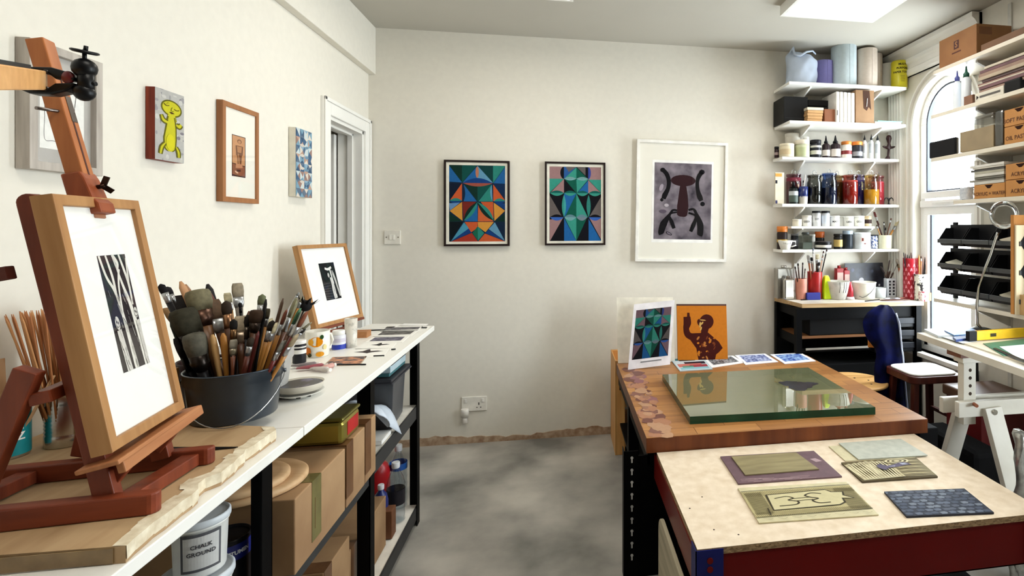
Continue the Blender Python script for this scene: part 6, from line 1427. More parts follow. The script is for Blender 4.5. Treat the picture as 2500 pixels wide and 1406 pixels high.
for pl, pr, pt, yq, lab in ((2043,2060,650,3.685,'red bottle with white label, left of two behind the bowl'), (2061,2075,655,3.68,'red bottle with white label, right of two behind the bowl')):
    t, x0, x1, h = blk('medium_bottle', lab, 'bottle', pl, pr, pt+5, yq, yq+.04, SD, plain(156,20,26,.35), bev=.004)
    MB().box(x0+.004,x1-.004,yq-.001,yq-.0002,SD+h*.48,SD+h*.85).build('paper_label', plain(196,166,156,.5), t, world=True)
    MB().cyl(((x0+x1)/2,yq+.02,SD+h),((x0+x1)/2,yq+.02,SD+h+.02),.012).build('cap', plain(150,18,22,.4), t, world=True)
x, r, h = span(2066, 2083, 688, 3.53, SD); t = thing('cleaner_flask', 'clear flask with red top between the bowl and the white tub', 'bottle', (x, 3.53, SD+.0006))
MB().loft([(0,r*1.2),(.004,r*1.3),(.02,r*1.1)], 20).build('flask_base', plain(206,196,200,.2), t); MB().loft([(.02,r*1.0),(h*.6,r*.9),(h*.9,r*.5),(h,r*.4)], 20).build('flask_body', plain(170,26,44,.25), t)
t, pb_, r, h = pot('white_bucket', 'white plastic tub with a wire handle on the black desk', 2082, 2135, 688, 3.56, SD, plain(222,218,204,.4), .92, 'tub')
MB().loft([(h*.93,r*1.0),(h*.95,r*1.04),(h,r*1.04),(h*1.0,r*.98)], 30, None, False).build('rim', plain(232,230,222,.35), t)
MB().tube([(r*1.0*math.cos(a), r*1.0*math.sin(a), h*q) for a, q in ((-.9,.9),(-1.15,.66),(-1.5,.42),(-1.9,.22),(-2.2,.12),(-2.5,.2))], .0022, 6).build('wire_handle', plain(110,110,108,.4,.5), t)
# dark painted board leaning on the wall
p = [at(2063,643,y=3.73), at(2155,641,y=3.73), at(2163,709,y=3.69), at(2060,710,y=3.69)]
t = thing('painted_board', 'dark blue black board with pale blotches leaning on the wall behind the desk', 'board', tuple((p[2]+p[3])/2))
m = MB(); ex = Vector((0,.006,0)); m.add([*p, *[q+ex for q in p]], [(0,1,2,3),(7,6,5,4),(0,4,5,1),(1,5,6,2),(2,6,7,3),(3,7,4,0)]); b_ = m.build('board_body', mat('galaxy', C(20,22,34), .4, col2=C(84,88,110), scale=7, detail=8, contrast=(.45,.8)), t, world=True)
for u, v, rq, c in ((.42,.62,.02,(206,204,210)),(.2,.25,.014,(120,124,140)),(.85,.8,.008,(196,196,204)),(.7,.3,.012,(90,96,116))):
    o = p[0]*(1-u)*(1-v)+p[1]*u*(1-v)+p[2]*u*v+p[3]*(1-u)*v; e1 = (p[1]-p[0]).normalized(); e2 = (p[0]-p[3]).normalized()
    m = MB(); m.add([o-Vector((0,.001,0))+e1*rq*math.cos(2*math.pi*k/14)+e2*rq*math.sin(2*math.pi*k/14) for k in range(14)], [tuple(range(14))[::-1]], C(*c)); m.build('paint_blotch', vmat(.5), t, world=True)
x, r, h = span(2136, 2162, 702, 3.58, SD); t = thing('plastic_cup', 'low clear plastic cup right of the white tub', 'cup', (x, 3.58, SD+.0006)); MB().loft([(0,r*.9),(.003,r*.93),(h,r),(h,r*.95),(.005,r*.86)], 24).build('cup_body', plain(190,194,196,.2), t)
t, x0, x1, h = blk('tool_holder', 'white box with black dots holding scrapers on the black desk', 'holder', 2166, 2188, 680, 3.585, 3.63, SD, plain(206,212,220,.4))
m = MB()
for i in range(2):
    for j in range(5): m.cyl((x0+(x1-x0)*(.3+.42*i),3.5845,SD+h*(.16+.17*j)),(x0+(x1-x0)*(.3+.42*i),3.5835,SD+h*(.16+.17*j)),.0075,n=14)
m.build('black_dots', plain(20,22,34,.5), t, world=True)
G = 'tools in the dotted box'
for k, (px, py, c, lab, w_) in enumerate(((2172,634,(90,80,76),'dark grey scraper standing left in the dotted box',.014), (2181,632,(110,96,90),'grey palette knife upright in the dotted box',.012), (2150,650,(70,60,60),'dark scraper leaning left over the dotted box',.016), (2193,640,(60,50,50),'dark knife leaning right in the dotted box',.012))):
    o = thing('palette_knife', lab, 'palette knife', (0,0,0), 0, G); b0_ = Vector((x0+.01+.008*k, 3.61, SD+h-.02)); tp_ = at(px, py, y=3.585); aim(o, b0_, tp_); L = (tp_-b0_).length
    MB().loft([(0,.005),(L*.4,.006),(L*.45,.004)], 8).build('handle', plain(70,46,36,.5), o); MB().loft([(L*.44,.004,.001),(L*.6,w_*.6,.001),(L*.95,w_*.6,.001),(L,w_*.3,.0006)], 8).build('blade', plain(*c, rough=.4, metal=.5), o)
sbrush('brush with pale bristles and brown handle leaning between the dotted box and red can', Vector((colx(2207,3.60),3.60,SD+.05)), 2189, 632, 3.585, 'flat', .018, (206,196,180), (170,150,120), (150,80,40), 'loose brushes on the desk')
# red patterned tall can with pens
t, pb_, r, h = pot('pen_can', 'tall red can patterned with pink bells, holding dark pens on the black desk', 2207, 2240, 630, 3.47, SD, plain(150,16,32,.35), 1.0, 'can')
m = MB(); rr = r*1.006
for j in range(8):
    for i in range(9):
        a = 2*math.pi*(i+.5*(j%2))/9; zq = h*(.06+.105*j); ww = .17
        pts = [(-ww,0),(ww,0),(ww*.75,.3),(ww*.5,.72),(ww*.2,.9),(-ww*.2,.9),(-ww*.5,.72),(-ww*.75,.3)]
        m.add([(rr*math.cos(a+u), rr*math.sin(a+u), zq+v*h*.085) for u, v in pts], [tuple(range(8))], C(214,140,150))
m.build('bell_pattern', vmat(.4), t)
for k in range(8):
    px = 2206+4.6*k; o = thing('pen', 'dark pen standing in the tall red patterned can', 'pen', (0,0,0), 0, 'pens in the tall red patterned can')
    b0_ = pb_+Vector((-.02+.0055*k, .006*((k*3)%4-1.5), .04)); tp_ = at(px, 616+((k*5)%4)*2.5, y=3.47+.008*((k*3)%4-1.5)); aim(o, b0_, tp_); L = (tp_-b0_).length
    MB().loft([(0,.0035),(L*.9,.0038),(L*.97,.003),(L,.0012)], 8).build('barrel', plain(*[(30,26,28),(70,34,36),(20,20,24)][k%3], rough=.4), o)
t, pb_, r, h = pot('skull_mug', 'white mug printed with dark skulls, holding brushes by the window', 2234, 2262, 669, 3.40, SD, mat('skull_print', C(40,36,36), .35, col2=C(226,222,206), scale=42, detail=2, contrast=(.42,.5)), .95, 'mug')
G = 'brushes in the skull mug'
for dx, px, py, kind, w_, bc, hc, lab in ((-.008,2243,622,'end',.01,BRN,(176,110,50),'ochre wooden brush handle standing left in the skull mug'), (-.004,2249,625,'round',.007,(60,40,30),(140,84,40),'brown brush left of centre in the skull mug'), (0,2262,604,'flat',.014,(206,200,190),(40,36,36),'pale flat brush standing tallest in the skull mug'), (.003,2268,606,'round',.009,(170,164,156),(20,20,22),'grey brush right of centre in the skull mug'), (.006,2275,620,'round',.007,(190,186,180),(24,22,24),'pale thin brush leaning furthest right in the skull mug'), (.004,2259,640,'end',.01,BRN,(24,24,28),'thick black handle in the skull mug')):
    sbrush(lab, pb_+Vector((dx,0,.0)), px, py, 3.40, kind, w_, bc, SIL, hc, G)
jar('small pale cup printed with pink skulls at the right of the black desk', 2244, 2264, 711, 3.365, SD, mat('pink_skulls', C(150,40,60), .4, col2=C(226,214,204), scale=70, contrast=(.42,.5)), None, 0, None, 'skull_cup', 'cup')
jar('small round wooden block at the right end of the black desk', 2266, 2277, 714, 3.375, SD, wood('round_block', C(196,140,96), C(222,178,136), .6, 'z'), None, 0, None, 'wooden_cylinder', 'wood block', .98)
t = thing('paint_tray', 'brown tray of metal tubes in front of the red patterned can', 'tray', (2.30, 3.42, SD+.0006))
MB().loft([(0,.1,.018),(.004,.115,.022),(.007,.118,.024),(.006,.108,.018)], 26).build('tray_body', plain(110,76,66,.4), t)
for k, (dx, dy, a, c, lab) in enumerate(((-.06,.0,.3,(196,196,200),'crumpled silver tube in the brown tray, nearest the dotted box'), (.0,-.004,-.2,(150,150,156),'crumpled grey tube in the middle of the brown tray'), (.05,.004,.1,(110,60,50),'reddish brown tube in the brown tray'))):
    tt = thing('paint_tube', lab, 'paint tube', (2.30+dx, 3.42+dy, SD+.0085), a); MB().loft([(0,.002,.009),(.03,.006,.008),(.05,.007,.007),(.056,.004,.004),(.064,.004,.004)], 10, None, True, Matrix.Translation((-.03,0,.007)) @ Matrix.Rotation(math.pi/2,4,'Y')).build('tube_body', plain(*c, rough=.35, metal=.6), tt)
for (p0, p1, lab) in (((1955,732),(1999,730),'black pencil lying on the left of the desk top'), ((2112,735),(2147,731),'brown pencil lying before the white tub')):
    a, b = at(*p0, z=SD+.004), at(*p1, z=SD+.004); MB().cyl(a, b, .0035, n=8).build('pencil', plain(30,26,28,.5), None, world=True); tag(COL.objects[-1], lab, 'pencil')
# ------------------------------------------------------------------ things on the low inking table
z = BZ+.0004
t = thing('glass_slab', 'thick green edged glass slab on the butcher-block table', 'glass slab', (.985, 2.6, BZ+.0006))
gp = [(.548, 2.272), (1.412, 2.245), (1.422, 2.945), (.552, 2.945)]; gz = BZ+.034
def slabmat():
    m = bpy.data.materials.new('slab_top'); m.use_nodes = True; nt = m.node_tree; nt.nodes.clear(); L = nt.links
    o = nt.nodes.new('ShaderNodeOutputMaterial'); g = nt.nodes.new('ShaderNodeBsdfGlossy'); g.inputs['Roughness'].default_value = .012
    d = nt.nodes.new('ShaderNodeBsdfDiffuse'); tr = nt.nodes.new('ShaderNodeBsdfTransparent'); tr.inputs[0].default_value = (*C(176,186,150), 1)
    n = nt.nodes.new('ShaderNodeTexNoise'); n.inputs['Scale'].default_value = 4; r = nt.nodes.new('ShaderNodeValToRGB'); r.color_ramp.elements[0].color = (*C(118,122,88),1); r.color_ramp.elements[1].color = (*C(150,152,116),1)
    tc = nt.nodes.new('ShaderNodeTexCoord'); L.new(tc.outputs['Object'], n.inputs['Vector']); L.new(n.outputs['Fac'], r.inputs[0]); L.new(r.outputs[0], d.inputs[0])
    a = nt.nodes.new('ShaderNodeMixShader'); a.inputs[0].default_value = .62; L.new(tr.outputs[0], a.inputs[1]); L.new(d.outputs[0], a.inputs[2])
    f = nt.nodes.new('ShaderNodeLayerWeight'); f.inputs[0].default_value = .5; pw = nt.nodes.new('ShaderNodeMath'); pw.operation = 'POWER'; pw.inputs[1].default_value = 3.2; L.new(f.outputs['Facing'], pw.inputs[0])
    ad = nt.nodes.new('ShaderNodeMath'); ad.operation = 'MULTIPLY_ADD'; ad.inputs[1].default_value = .95; ad.inputs[2].default_value = .06; L.new(pw.outputs[0], ad.inputs[0])
    mx = nt.nodes.new('ShaderNodeMixShader'); L.new(ad.outputs[0], mx.inputs[0]); L.new(a.outputs[0], mx.inputs[1]); L.new(g.outputs[0], mx.inputs[2]); L.new(mx.outputs[0], o.inputs[0])
    return m
MB().add([(x, y, gz) for x, y in gp], [(0,1,2,3)]).build('slab_face', slabmat(), t, world=True)
m = MB()
for k in range(4):
    a, b = gp[k], gp[(k+1)%4]; m.add([(a[0],a[1],BZ+.0007),(b[0],b[1],BZ+.0007),(b[0],b[1],gz),(a[0],a[1],gz)], [(0,1,2,3)])
m.build('slab_edge', mat('green_glass_edge', C(14,44,30), .08, col2=C(24,70,48), scale=5, spec=.35), t, world=True)
m = MB(); rng = random.Random(6); c = at(1950, 940, z=gz)
pts = []
for k in range(30):
    a = 2*math.pi*k/30; r = (1+.22*math.sin(3*a+1)+.16*rng.uniform(-1,1)); pts.append((c.x+.088*r*math.cos(a), c.y+.075*r*math.sin(a), gz+.0004))
m.add(pts, [tuple(range(30))])
m.build('ink_smear', mat('black_ink', C(16,16,22), .35, col2=C(44,46,56), scale=20), t, world=True)
# white board, leaning print and orange panel at the back of the table
zt = BZ+.0006
def leaner(name, label, cat, quad_px, ybase, ytop, th, m_, art=None, artpad=None, extra=None, part='panel'):
    """flat panel standing on the table top: px corners TL, TR, BR, BL; base at depth ybase, top at depth ytop"""
    p = [at(*quad_px[0], y=ytop), at(*quad_px[1], y=ytop), at(*quad_px[2], y=ybase), at(*quad_px[3], y=ybase)]
    dz = zt-min(p[2].z, p[3].z); p = [q+Vector((0,0,dz)) for q in p]; p[1] = p[0]+p[2]-p[3]
    t = thing(name, label, cat, tuple((p[2]+p[3])/2))
    n = (p[1]-p[0]).cross(p[3]-p[0]).normalized()
    if n.y > 0: n = -n
    MB().add([*p, *[q-n*th for q in p]], [(0,3,2,1),(4,5,6,7),(0,1,5,4),(1,2,6,5),(2,3,7,6),(3,0,4,7)]).build(part, m_, t, world=True)
    if art:
        u0, v0, u1, v1 = artpad; B = lambda u, v: p[0]*(1-u)*(1-v)+p[1]*u*(1-v)+p[2]*u*v+p[3]*(1-u)*v
        m = MB(); art.mesh(m, B(u0,v0), B(u1,v0)-B(u0,v0), B(u0,v1)-B(u0,v0), n); m.build('printed_picture', vmat(.5), t, world=True)
    return t, p, n
wb = Art((0,0,10,10)).poly([(6.9,2.6),(8.6,2.5),(8.6,3.6),(7.8,3.9),(7.0,5.6)], C(60,56,60))
leaner('mount_board', 'tall white mount board leaning on the wall at the back left of the inking table', 'board', ((1505,728),(1645,724),(1648,884),(1509,888)), 3.345, 3.375, .006, plain(236,230,214,.7), wb, (0,0,1,1))
pr2 = paint2(Art((1400,225,2055,1145)), .55, C(126,98,108))
t, p, n = leaner('art_poster', 'white bordered print of teal and dark triangles leaning on the white board', 'print', ((1548,746),(1652,741),(1636,893),(1533,906)), 3.20, 3.30, .002, plain(226,222,226,.35), pr2, (.07,.1,.93,.86), part='sheet')
B = lambda u, v: p[0]*(1-u)*(1-v)+p[1]*u*(1-v)+p[2]*u*v+p[3]*(1-u)*v
MB().add([B(*q)+n*.0006 for q in ((.28,.9),(.78,.9),(.78,.92),(.28,.92))], [(0,1,2,3)]).build('caption_line', plain(120,120,124,.6), t, world=True)
oa = Art((650, 110, 1055, 580)); SIL2 = C(64,16,8); ORG = C(196,116,30)
oa.poly([(640,100),(1065,100),(1065,590),(640,590)], ORG)
oa.curve([(742,170),(742,210)], [18,24], SIL2); oa.curve([(730,205),(732,260),(722,310),(735,360),(775,385)], [56,62,46,54,60], SIL2)
oa.ell(888, 250, 58, 66, SIL2, 18, .2); oa.poly([(845,300),(905,310),(895,350),(840,350)], SIL2); oa.ell(835, 258, 22, 34, SIL2, 12, -.3)
oa.poly([(740,350),(900,345),(985,425),(1015,480),(985,515),(960,535),(950,580),(815,580),(800,480),(745,395)], SIL2)
for cx, cy, rx, ry, rot in ((858,235,26,5,.1),(836,275,8,26,.1),(842,310,6,18,.3),(852,262,7,16,.6)): oa.ell(cx, cy, rx, ry, C(206,166,90), 10, rot)
rng = random.Random(12)
for k in range(26): oa.ell(rng.uniform(815,960), rng.uniform(385,570), rng.uniform(3,12), rng.uniform(4,20), [ORG, C(180,112,52), C(120,56,24)][k%3], 7, rng.uniform(-.6,.6))
t, p, n = leaner('orange_panel', 'orange panel painted with a dark red brown figure pointing upward, leaning at the table back', 'painting', ((1652,737),(1768,734),(1777,872),(1655,874)), 3.34, 3.365, .012, plain(70,30,20,.5), oa, (.0,.03,1,1))
# small prints lying along the back of the table
def noisepic(n, a, b, s): return pm_(n, a, b, s)
card('colourful striped print lying nearest the leaning poster on the table', [(1636,877),(1716,873),(1740,902),(1660,907)], bars((0,0,1,1,(196,206,210)),(.05,.05,.95,.2,(60,150,170)),(.2,.1,.7,.25,(30,40,60)),(.3,.35,.95,.55,(40,36,48)),(.05,.5,.8,.75,(190,110,100)),(.4,.6,.95,.85,(150,60,70)),(.05,.8,.95,.95,(130,180,190)),(.15,.68,.5,.8,(90,140,120))), (170,190,200), inset=(.02,.02,.98,.98), zz_=zt, th=.004)
card('black and white patterned print, second along the back of the table', [(1714,873),(1790,869),(1817,886),(1738,898)], noisepic('pic_bw',(46,46,50),(160,160,164),60), (236,234,236), inset=(.1,.1,.9,.82), zz_=zt, th=.003)
card('blue violet patterned print, third along the back of the table', [(1794,868),(1868,864),(1900,884),(1820,891)], noisepic('pic_bv',(56,70,130),(176,184,214),50), (234,234,242), inset=(.1,.1,.9,.82), zz_=zt, th=.003)
card('blue print with pale shapes, last along the back of the table', [(1880,866),(1955,862),(1992,882),(1916,889)], noisepic('pic_bl',(40,70,150),(150,180,216),40), (234,234,244), inset=(.1,.1,.9,.82), zz_=zt, th=.003)
# ------------------------------------------------------------------ lino plates on the chipboard table
zc = TZ+.0006
LINO = mat('lino_olive', C(116,104,70), .5, col2=C(150,138,98), scale=5, stretch=(1.2,8,8), detail=6)
def plate(label, quad, col, lift=0., th=.004, art=None, bbox=None, name='lino_plate', mats=None):
    p = [at(*q, z=zc+lift+th) for q in quad]; c = sum(p, Vector())/4
    t = thing(name, label, 'printing plate', (c.x, c.y, zc+lift)); m = MB(); b = [Vector((q.x-c.x, q.y-c.y, 0)) for q in p]
    up_ = Vector((0,0,th)); m.add([*b, *[q+up_ for q in b]], [(3,2,1,0),(4,5,6,7),(0,1,5,4),(1,2,6,5),(2,3,7,6),(3,0,4,7)]); m.build('plate_body', mats or plain(*col, rough=.5, scale=30), t)
    if art:
        x0, y0, x1, y1 = bbox; m = MB()
        for i, (pts, cc) in enumerate(art.p):
            vs = []
            for x, y in pts:
                u = (x-x0)/(x1-x0); v = (y-y0)/(y1-y0); u = min(1,max(0,u)); v = min(1,max(0,v))
                q = b[0]*(1-u)*(1-v)+b[1]*u*(1-v)+b[2]*u*v+b[3]*(1-u)*v; vs.append((q.x,q.y,th+.0002+.000008*i))
            k = len(vs); ar = sum(vs[j][0]*vs[(j+1)%k][1]-vs[(j+1)%k][0]*vs[j][1] for j in range(k))
            m.add(vs, [tuple(range(k)) if ar > 0 else tuple(range(k))[::-1]], cc)
        m.build('cut_pattern', vmat(.55), t)
    return t
def z2(x, y): return (1560+x/2.6596, 1040+y/2.6596)
rng = random.Random(33)
mv = Art((0,0,1,1)); 
for k in range(16):
    v = .86+.13*rng.random(); u = rng.random()*.8; mv.stroke([(u,v),(u+.1+.1*rng.random(),v+.006)], .008, C(176,150,150))
mv.poly([(.87,.32),(.93,.3),(.97,.42),(.9,.45)], C(170,146,150)); mv.stroke([(0,.06),(1,.05)], .006, C(140,116,116))
plate('mauve brown printing plate beneath the smaller olive plate', [z2(528,197),z2(1135,160),z2(1318,325),z2(645,373)], (98,72,80), 0, .005, mv, (0,0,1,1))
plate('olive green plain plate lying on the mauve brown plate', [z2(600,197),z2(1020,170),z2(1168,278),z2(690,316)], None, .0056, .004, mats=LINO)
bo = Art((0,0,1,1)); CR, DL = C(196,186,146), C(58,52,36)
bo.poly([(0,.14),(1,.1),(1,.84),(0,.88)], C(178,166,122))
for k in range(64):
    u = k/63; bo.stroke([(u,.16),(u+.01,.3)], .004, C(88,78,48)); bo.stroke([(u,.74),(u+.01,.85)], .004, C(88,78,48))
for k in range(30):
    v = .2+.6*k/29; bo.stroke([(.02,v),(.17,v-.01)], .007, C(88,78,48)); bo.stroke([(.82,v),(.99,v+.01)], .007, C(88,78,48))
bo.poly([(.2,.28),(.74,.22),(.78,.3),(.88,.32),(.86,.42),(.93,.52),(.83,.5),(.82,.62),(.76,.68),(.18,.72)], CR)
for pts in ([(.2,.28),(.74,.22),(.78,.3),(.88,.32),(.86,.42),(.93,.52),(.83,.5),(.82,.62),(.76,.68),(.18,.72),(.2,.28)],): bo.stroke(pts, .02, DL)
bo.curve([(.25,.40),(.36,.36),(.41,.42),(.36,.47),(.43,.52),(.40,.60),(.25,.62)], .02, DL); bo.curve([(.68,.34),(.60,.30),(.53,.36),(.56,.42),(.62,.47),(.56,.52),(.60,.60),(.70,.60)], .02, DL); bo.stroke([(.38,.44),(.57,.42)], .012, DL); bo.stroke([(.40,.51),(.57,.49)], .012, DL)
bo.stroke([(0,.14),(1,.1)], .012, DL); bo.stroke([(0,.88),(1,.84)], .012, DL); bo.stroke([(.14,.66),(.13,.84)], .012, DL)
for k in range(8): bo.curve([(.05+.12*k,.92),(.1+.12*k,.95),(.13+.12*k,.93)], .005, C(140,130,96))
plate('cream lino plate cut with a bone like shape, at the left of the table', [z2(642,402),z2(1345,362),z2(1556,574),z2(780,628)], (196,186,148), 0, .004, bo, (0,0,1,1))
plate('thin pale lino sheet beneath the grey plate at the back', [z2(1232,130),z2(1640,112),z2(1800,205),z2(1340,226)], (196,186,150), 0, .003)
plate('smooth pale grey plate lying at the back right of the chipboard table', [z2(1297,110),z2(1700,82),z2(1874,188),z2(1425,215)], (172,174,160), .0036, .004)
wv = Art((0,0,1,1)); wv.poly([(0,0),(1,0),(1,1),(0,1)], C(86,74,44))
for k in range(44):
    u = k/43*.55; v0 = .05+.3*abs(u-.3); wv.curve([(u,v0+.02*math.sin(k)),(u+.02+.02*math.sin(k*2),.45),(u+.04-.03*(u-.3),.95)], [.006,.014,.008], C(216,206,168))
for k in range(26):
    v = .1+.85*k/25; wv.curve([(.55+.02*math.sin(k),v),(.75,v+.03*math.sin(k*1.3)),(.98,v+.04)], [.008,.016,.007], C(206,192,148))
for k in range(5): wv.ell(.68, .2, .16-.03*k, .13-.024*k, C(206,196,158) if k%2 == 0 else C(80,68,40), 18)
wv.poly([(.36,.38),(.42,.3),(.5,.42),(.6,.36),(.7,.28),(.78,.3),(.82,.42),(.72,.44),(.62,.5),(.5,.52),(.42,.62),(.36,.5)], C(92,84,104)); wv.poly([(.68,.33),(.74,.32),(.78,.4),(.7,.4)], C(170,176,196)); wv.poly([(.5,.45),(.6,.42),(.58,.48)], C(150,150,170))
plate('carved lino plate with wavy cream lines and a violet grey animal shape', [z2(1313,236),z2(1800,205),z2(1940,326),z2(1450,360)], (70,58,34), 0, .006, wv, (0,0,1,1))
sl = Art((0,0,1,1)); sl.poly([(0,0),(1,0),(1,1),(0,1)], C(50,54,66))
for j in range(8):
    for i in range(10):
        u, v = (i+.5*(j%2))/10+rng.uniform(-.015,.015), (j+.5)/8+rng.uniform(-.015,.015); c = [C(92,100,116),C(70,78,94),C(112,120,132),C(80,86,100)][rng.randrange(4)]
        sl.poly([(u-.045,v-.03),(u+.02,v-.05),(u+.048,v-.01),(u+.03,v+.045),(u-.03,v+.05)], c)
plate('dark slate blue plate with a scaly pattern at the right of the table', [z2(1592,425),z2(2112,405),z2(2305,560),z2(1738,585)], (40,42,52), 0, .006, sl, (0,0,1,1))
# small dark dots on the chipboard
t = bpy.data.objects.get('chipboard_table')
for px, py in ((1684,1241),(1743,1293),(1803,1305),(1714,1213)): MB().loft([(0,.003),(.0006,.0028)], 8, None, True, Matrix.Translation(at(px,py,z=TZ+.0001))).build('ink_spot', plain(60,44,36,.6), t, world=True)
# things stored under the two low tables
wd2 = wood('grey_plank', C(150,140,116), C(196,186,160), .6, 'y')
MB().prism([(1.50,.001),(1.96,.001),(1.96,.33)]+[(1.90+.06*math.cos(math.pi/2*k/6),.33+.06*math.sin(math.pi/2*k/6)) for k in range(1,7)]+[(1.50,.39)], 'x', .352, .366).build('wooden_plank', wd2, None, bev=.003, world=True); tag(COL.objects[-1], 'pale wooden plank with a rounded corner standing below the left side of the chipboard table', 'plank')
MB().box(.53,.95,1.6,2.0,.1165,.34).build('red_box', plain(100,14,16,.5), None, bev=.004, world=True); tag(COL.objects[-1], 'dark red box on the shelf under the chipboard table', 'box')
t = thing('white_tray', 'pale plastic tray with a scale strip on the shelf under the butcher block', 'tray', (.60, 2.55, .2157)); MB().box(-.18,.18,-.1,.1,0,.05).build('tray_body', plain(196,194,186,.5), t, bev=.004)
# ------------------------------------------------------------------ chair with the navy cloth and the stool
BEECH = wood('beech_ply', C(196,146,84), C(222,176,116), .4, 'x')
sc_ = Vector((1.80, 3.10, 0))
t = thing('work_chair', 'black framed work chair with a round pale plywood seat beside the inking table', 'chair', tuple(sc_))
m = MB(); n = 36; pts = [(sc_.x+.20*math.cos(2*math.pi*k/n), sc_.y+.19*math.sin(2*math.pi*k/n)) for k in range(n)]
m = MB(); m.loft([(0,.195,.185),(.004,.205,.195),(.014,.205,.195),(.018,.197,.187)], 40, None, True, Matrix.Translation((0.0,0,.47))); s_ = m.build('seat', BEECH, t)
m = MB()
for dx, dy in ((.03,.04),(.09,-.02),(.06,-.1),(-.03,.09)): m.cyl((dx,dy,.488),(dx,dy,.4895),.006)
m.build('screw', plain(40,36,32,.4,.8), s_)
BLKM2 = plain(14,14,16,.45)
MB().cyl((0,0,.12),(0,0,.47),.024).build('column', BLKM2, t)
for k in range(5):
    a = 2*math.pi*k/5+.3; l = MB().bar((0,0,.13),(.25*math.cos(a),.25*math.sin(a),.07),.04,.03).build('star_leg', BLKM2, t); MB().ball((.25*math.cos(a),.25*math.sin(a),.03),.03).build('castor', BLKM2, l)
MB().bar((.08,.05,.46),(.22,.06,.47),.03,.012).bar((.215,.06,.465),(.215,.066,.8),.03,.012,up=(0,1,0)).build('back_bracket', BLKM2, t)
m = MB()
def back(u, v): return (.125+.17*u, .045-.03*math.sin(math.pi*u), .68+.2*v)
m.grid(back, 16, 6); m.build('backrest', wood('orange_ply', C(176,110,40), C(206,140,66), .45, 'z'), t, solid=.012)
# navy cloth thrown over the backrest
NAVY = mat('navy_cloth', C(2,4,26), .9, col2=C(10,20,90), scale=8, contrast=(.4,.8), spec=.1)
pk = at(2158, 745, y=2.78)
m = MB(); PX = [  # outline of the drape from its peak to its hem, left / right edge in rows of photo pixels (depth by fold)
 (744,2152,2167,3.12),(750,2138,2177,3.12),(764,2114,2185,3.10),(785,2104,2192,3.08),(805,2108,2195,3.07),(830,2116,2197,3.065),(850,2140,2199,3.06),(870,2140,2202,3.06),(900,2132,2204,3.05),(950,2136,2208,3.04),(1000,2150,2213,3.03),(1040,2166,2216,3.02)]
rows = []
nU = 14
for py, xl, xr, yd in PX:
    row = []
    for k in range(nU+1):
        u = k/nU; fold = .035*math.sin(u*math.pi)*(-1)+.012*math.sin(u*9+py*.01)
        row.append(at(xl+(xr-xl)*u, py, y=yd+fold))
    rows.append(row)
vs = [p for r_ in rows for p in r_]; W_ = nU+1
m.add(vs, [(i*W_+j, i*W_+j+1, (i+1)*W_+j+1, (i+1)*W_+j) for i in range(len(rows)-1) for j in range(nU)], None, True)
o = m.build('navy_cloth', NAVY, None, world=True, solid=.012, sub=1); tag(o, 'navy blue cloth hanging over the back of the work chair', 'cloth')
m = MB(); e = [r_[-1]+Vector((.002,-.008,0)) for r_ in rows]; m.tube(e[2:], .0055, 6); m.build('pale_hem', plain(190,200,226,.7), o, world=True)
# wooden stool with a white pad
t = thing('stool', 'dark wooden stool with a white pad on its seat, beside the navy cloth', 'stool', (2.125, 2.89, 0))
DKW = wood('dark_stool', C(58,22,16), C(84,36,26), .4, 'z')
def rsq(hw, hd, r, n=6):
    out = []
    for (cx, cy, a0) in ((hw-r,hd-r,0),(-hw+r,hd-r,math.pi/2),(-hw+r,-hd+r,math.pi),(hw-r,-hd+r,1.5*math.pi)):
        for k in range(n+1): a = a0+math.pi/2*k/n; out.append((cx+r*math.cos(a), cy+r*math.sin(a)))
    return out
MB().prism(rsq(.165,.145,.05), 'z', .55, .592).build('seat', DKW, t, bev=.006)
for dx in (-.12,.12):
    for dy in (-.1,.1): MB().bar((dx,dy,.55),(dx*1.3,dy*1.35,0),.034,.034,up=(0,1,0)).build('leg', DKW, t, bev=.003)
MB().bar((-.14,-.12,.25),(.14,-.12,.25),.02,.02).bar((-.14,.12,.25),(.14,.12,.25),.02,.02).bar((-.135,-.12,.33),(-.135,.12,.33),.02,.02).bar((.135,-.12,.33),(.135,.12,.33),.02,.02).build('stretcher', DKW, t)
MB().prism([(x+2.125, y+2.89) for x, y in rsq(.15,.13,.06)], 'z', .5925, .602).build('seat_pad', plain(232,230,226,.7), None, bev=.004, world=True); tag(COL.objects[-1], 'white rounded pad lying on the dark stool', 'pad')
# ------------------------------------------------------------------ things on and under the trestle table
zt2 = .9066
def slab(name, label, cat, quad, th, m_, zb, bev=.001):
    p = [at(*q, z=zb+th) for q in quad]; a = sum(p[i].x*p[(i+1)%4].y-p[(i+1)%4].x*p[i].y for i in range(4))
    o = MB().prism([(q.x,q.y) for q in p], 'z', zb, zb+th).build(name, m_, None, bev=bev, world=True); return tag(o, label, cat)
slab('grey_tablet', 'slim pale grey tablet case at the far left corner of the white desk', 'tablet', ((2255,803),(2318,799),(2372,818),(2290,819)), .012, plain(206,212,216,.35), .9006)
t = slab('magazine', 'magazine with a blue and dark red cover on the white desk', 'magazine', ((2305,806),(2372,800),(2402,814),(2330,818)), .006, mat('mag_cover', C(70,130,190), .35, col2=C(110,60,84), scale=16, contrast=(.45,.6)), .9135)
slab('blue_box', 'small dark blue box in front of the magazine on the white desk', 'box', ((2326,822),(2362,818),(2372,824),(2334,829)), .012, plain(34,60,120,.4), .9066)
slab('cutting_mat', 'green cutting mat beneath the yellow spirit level', 'mat', ((2400,838),(2560,820),(2620,850),(2450,868)), .003, plain(70,120,96,.5), .9066)
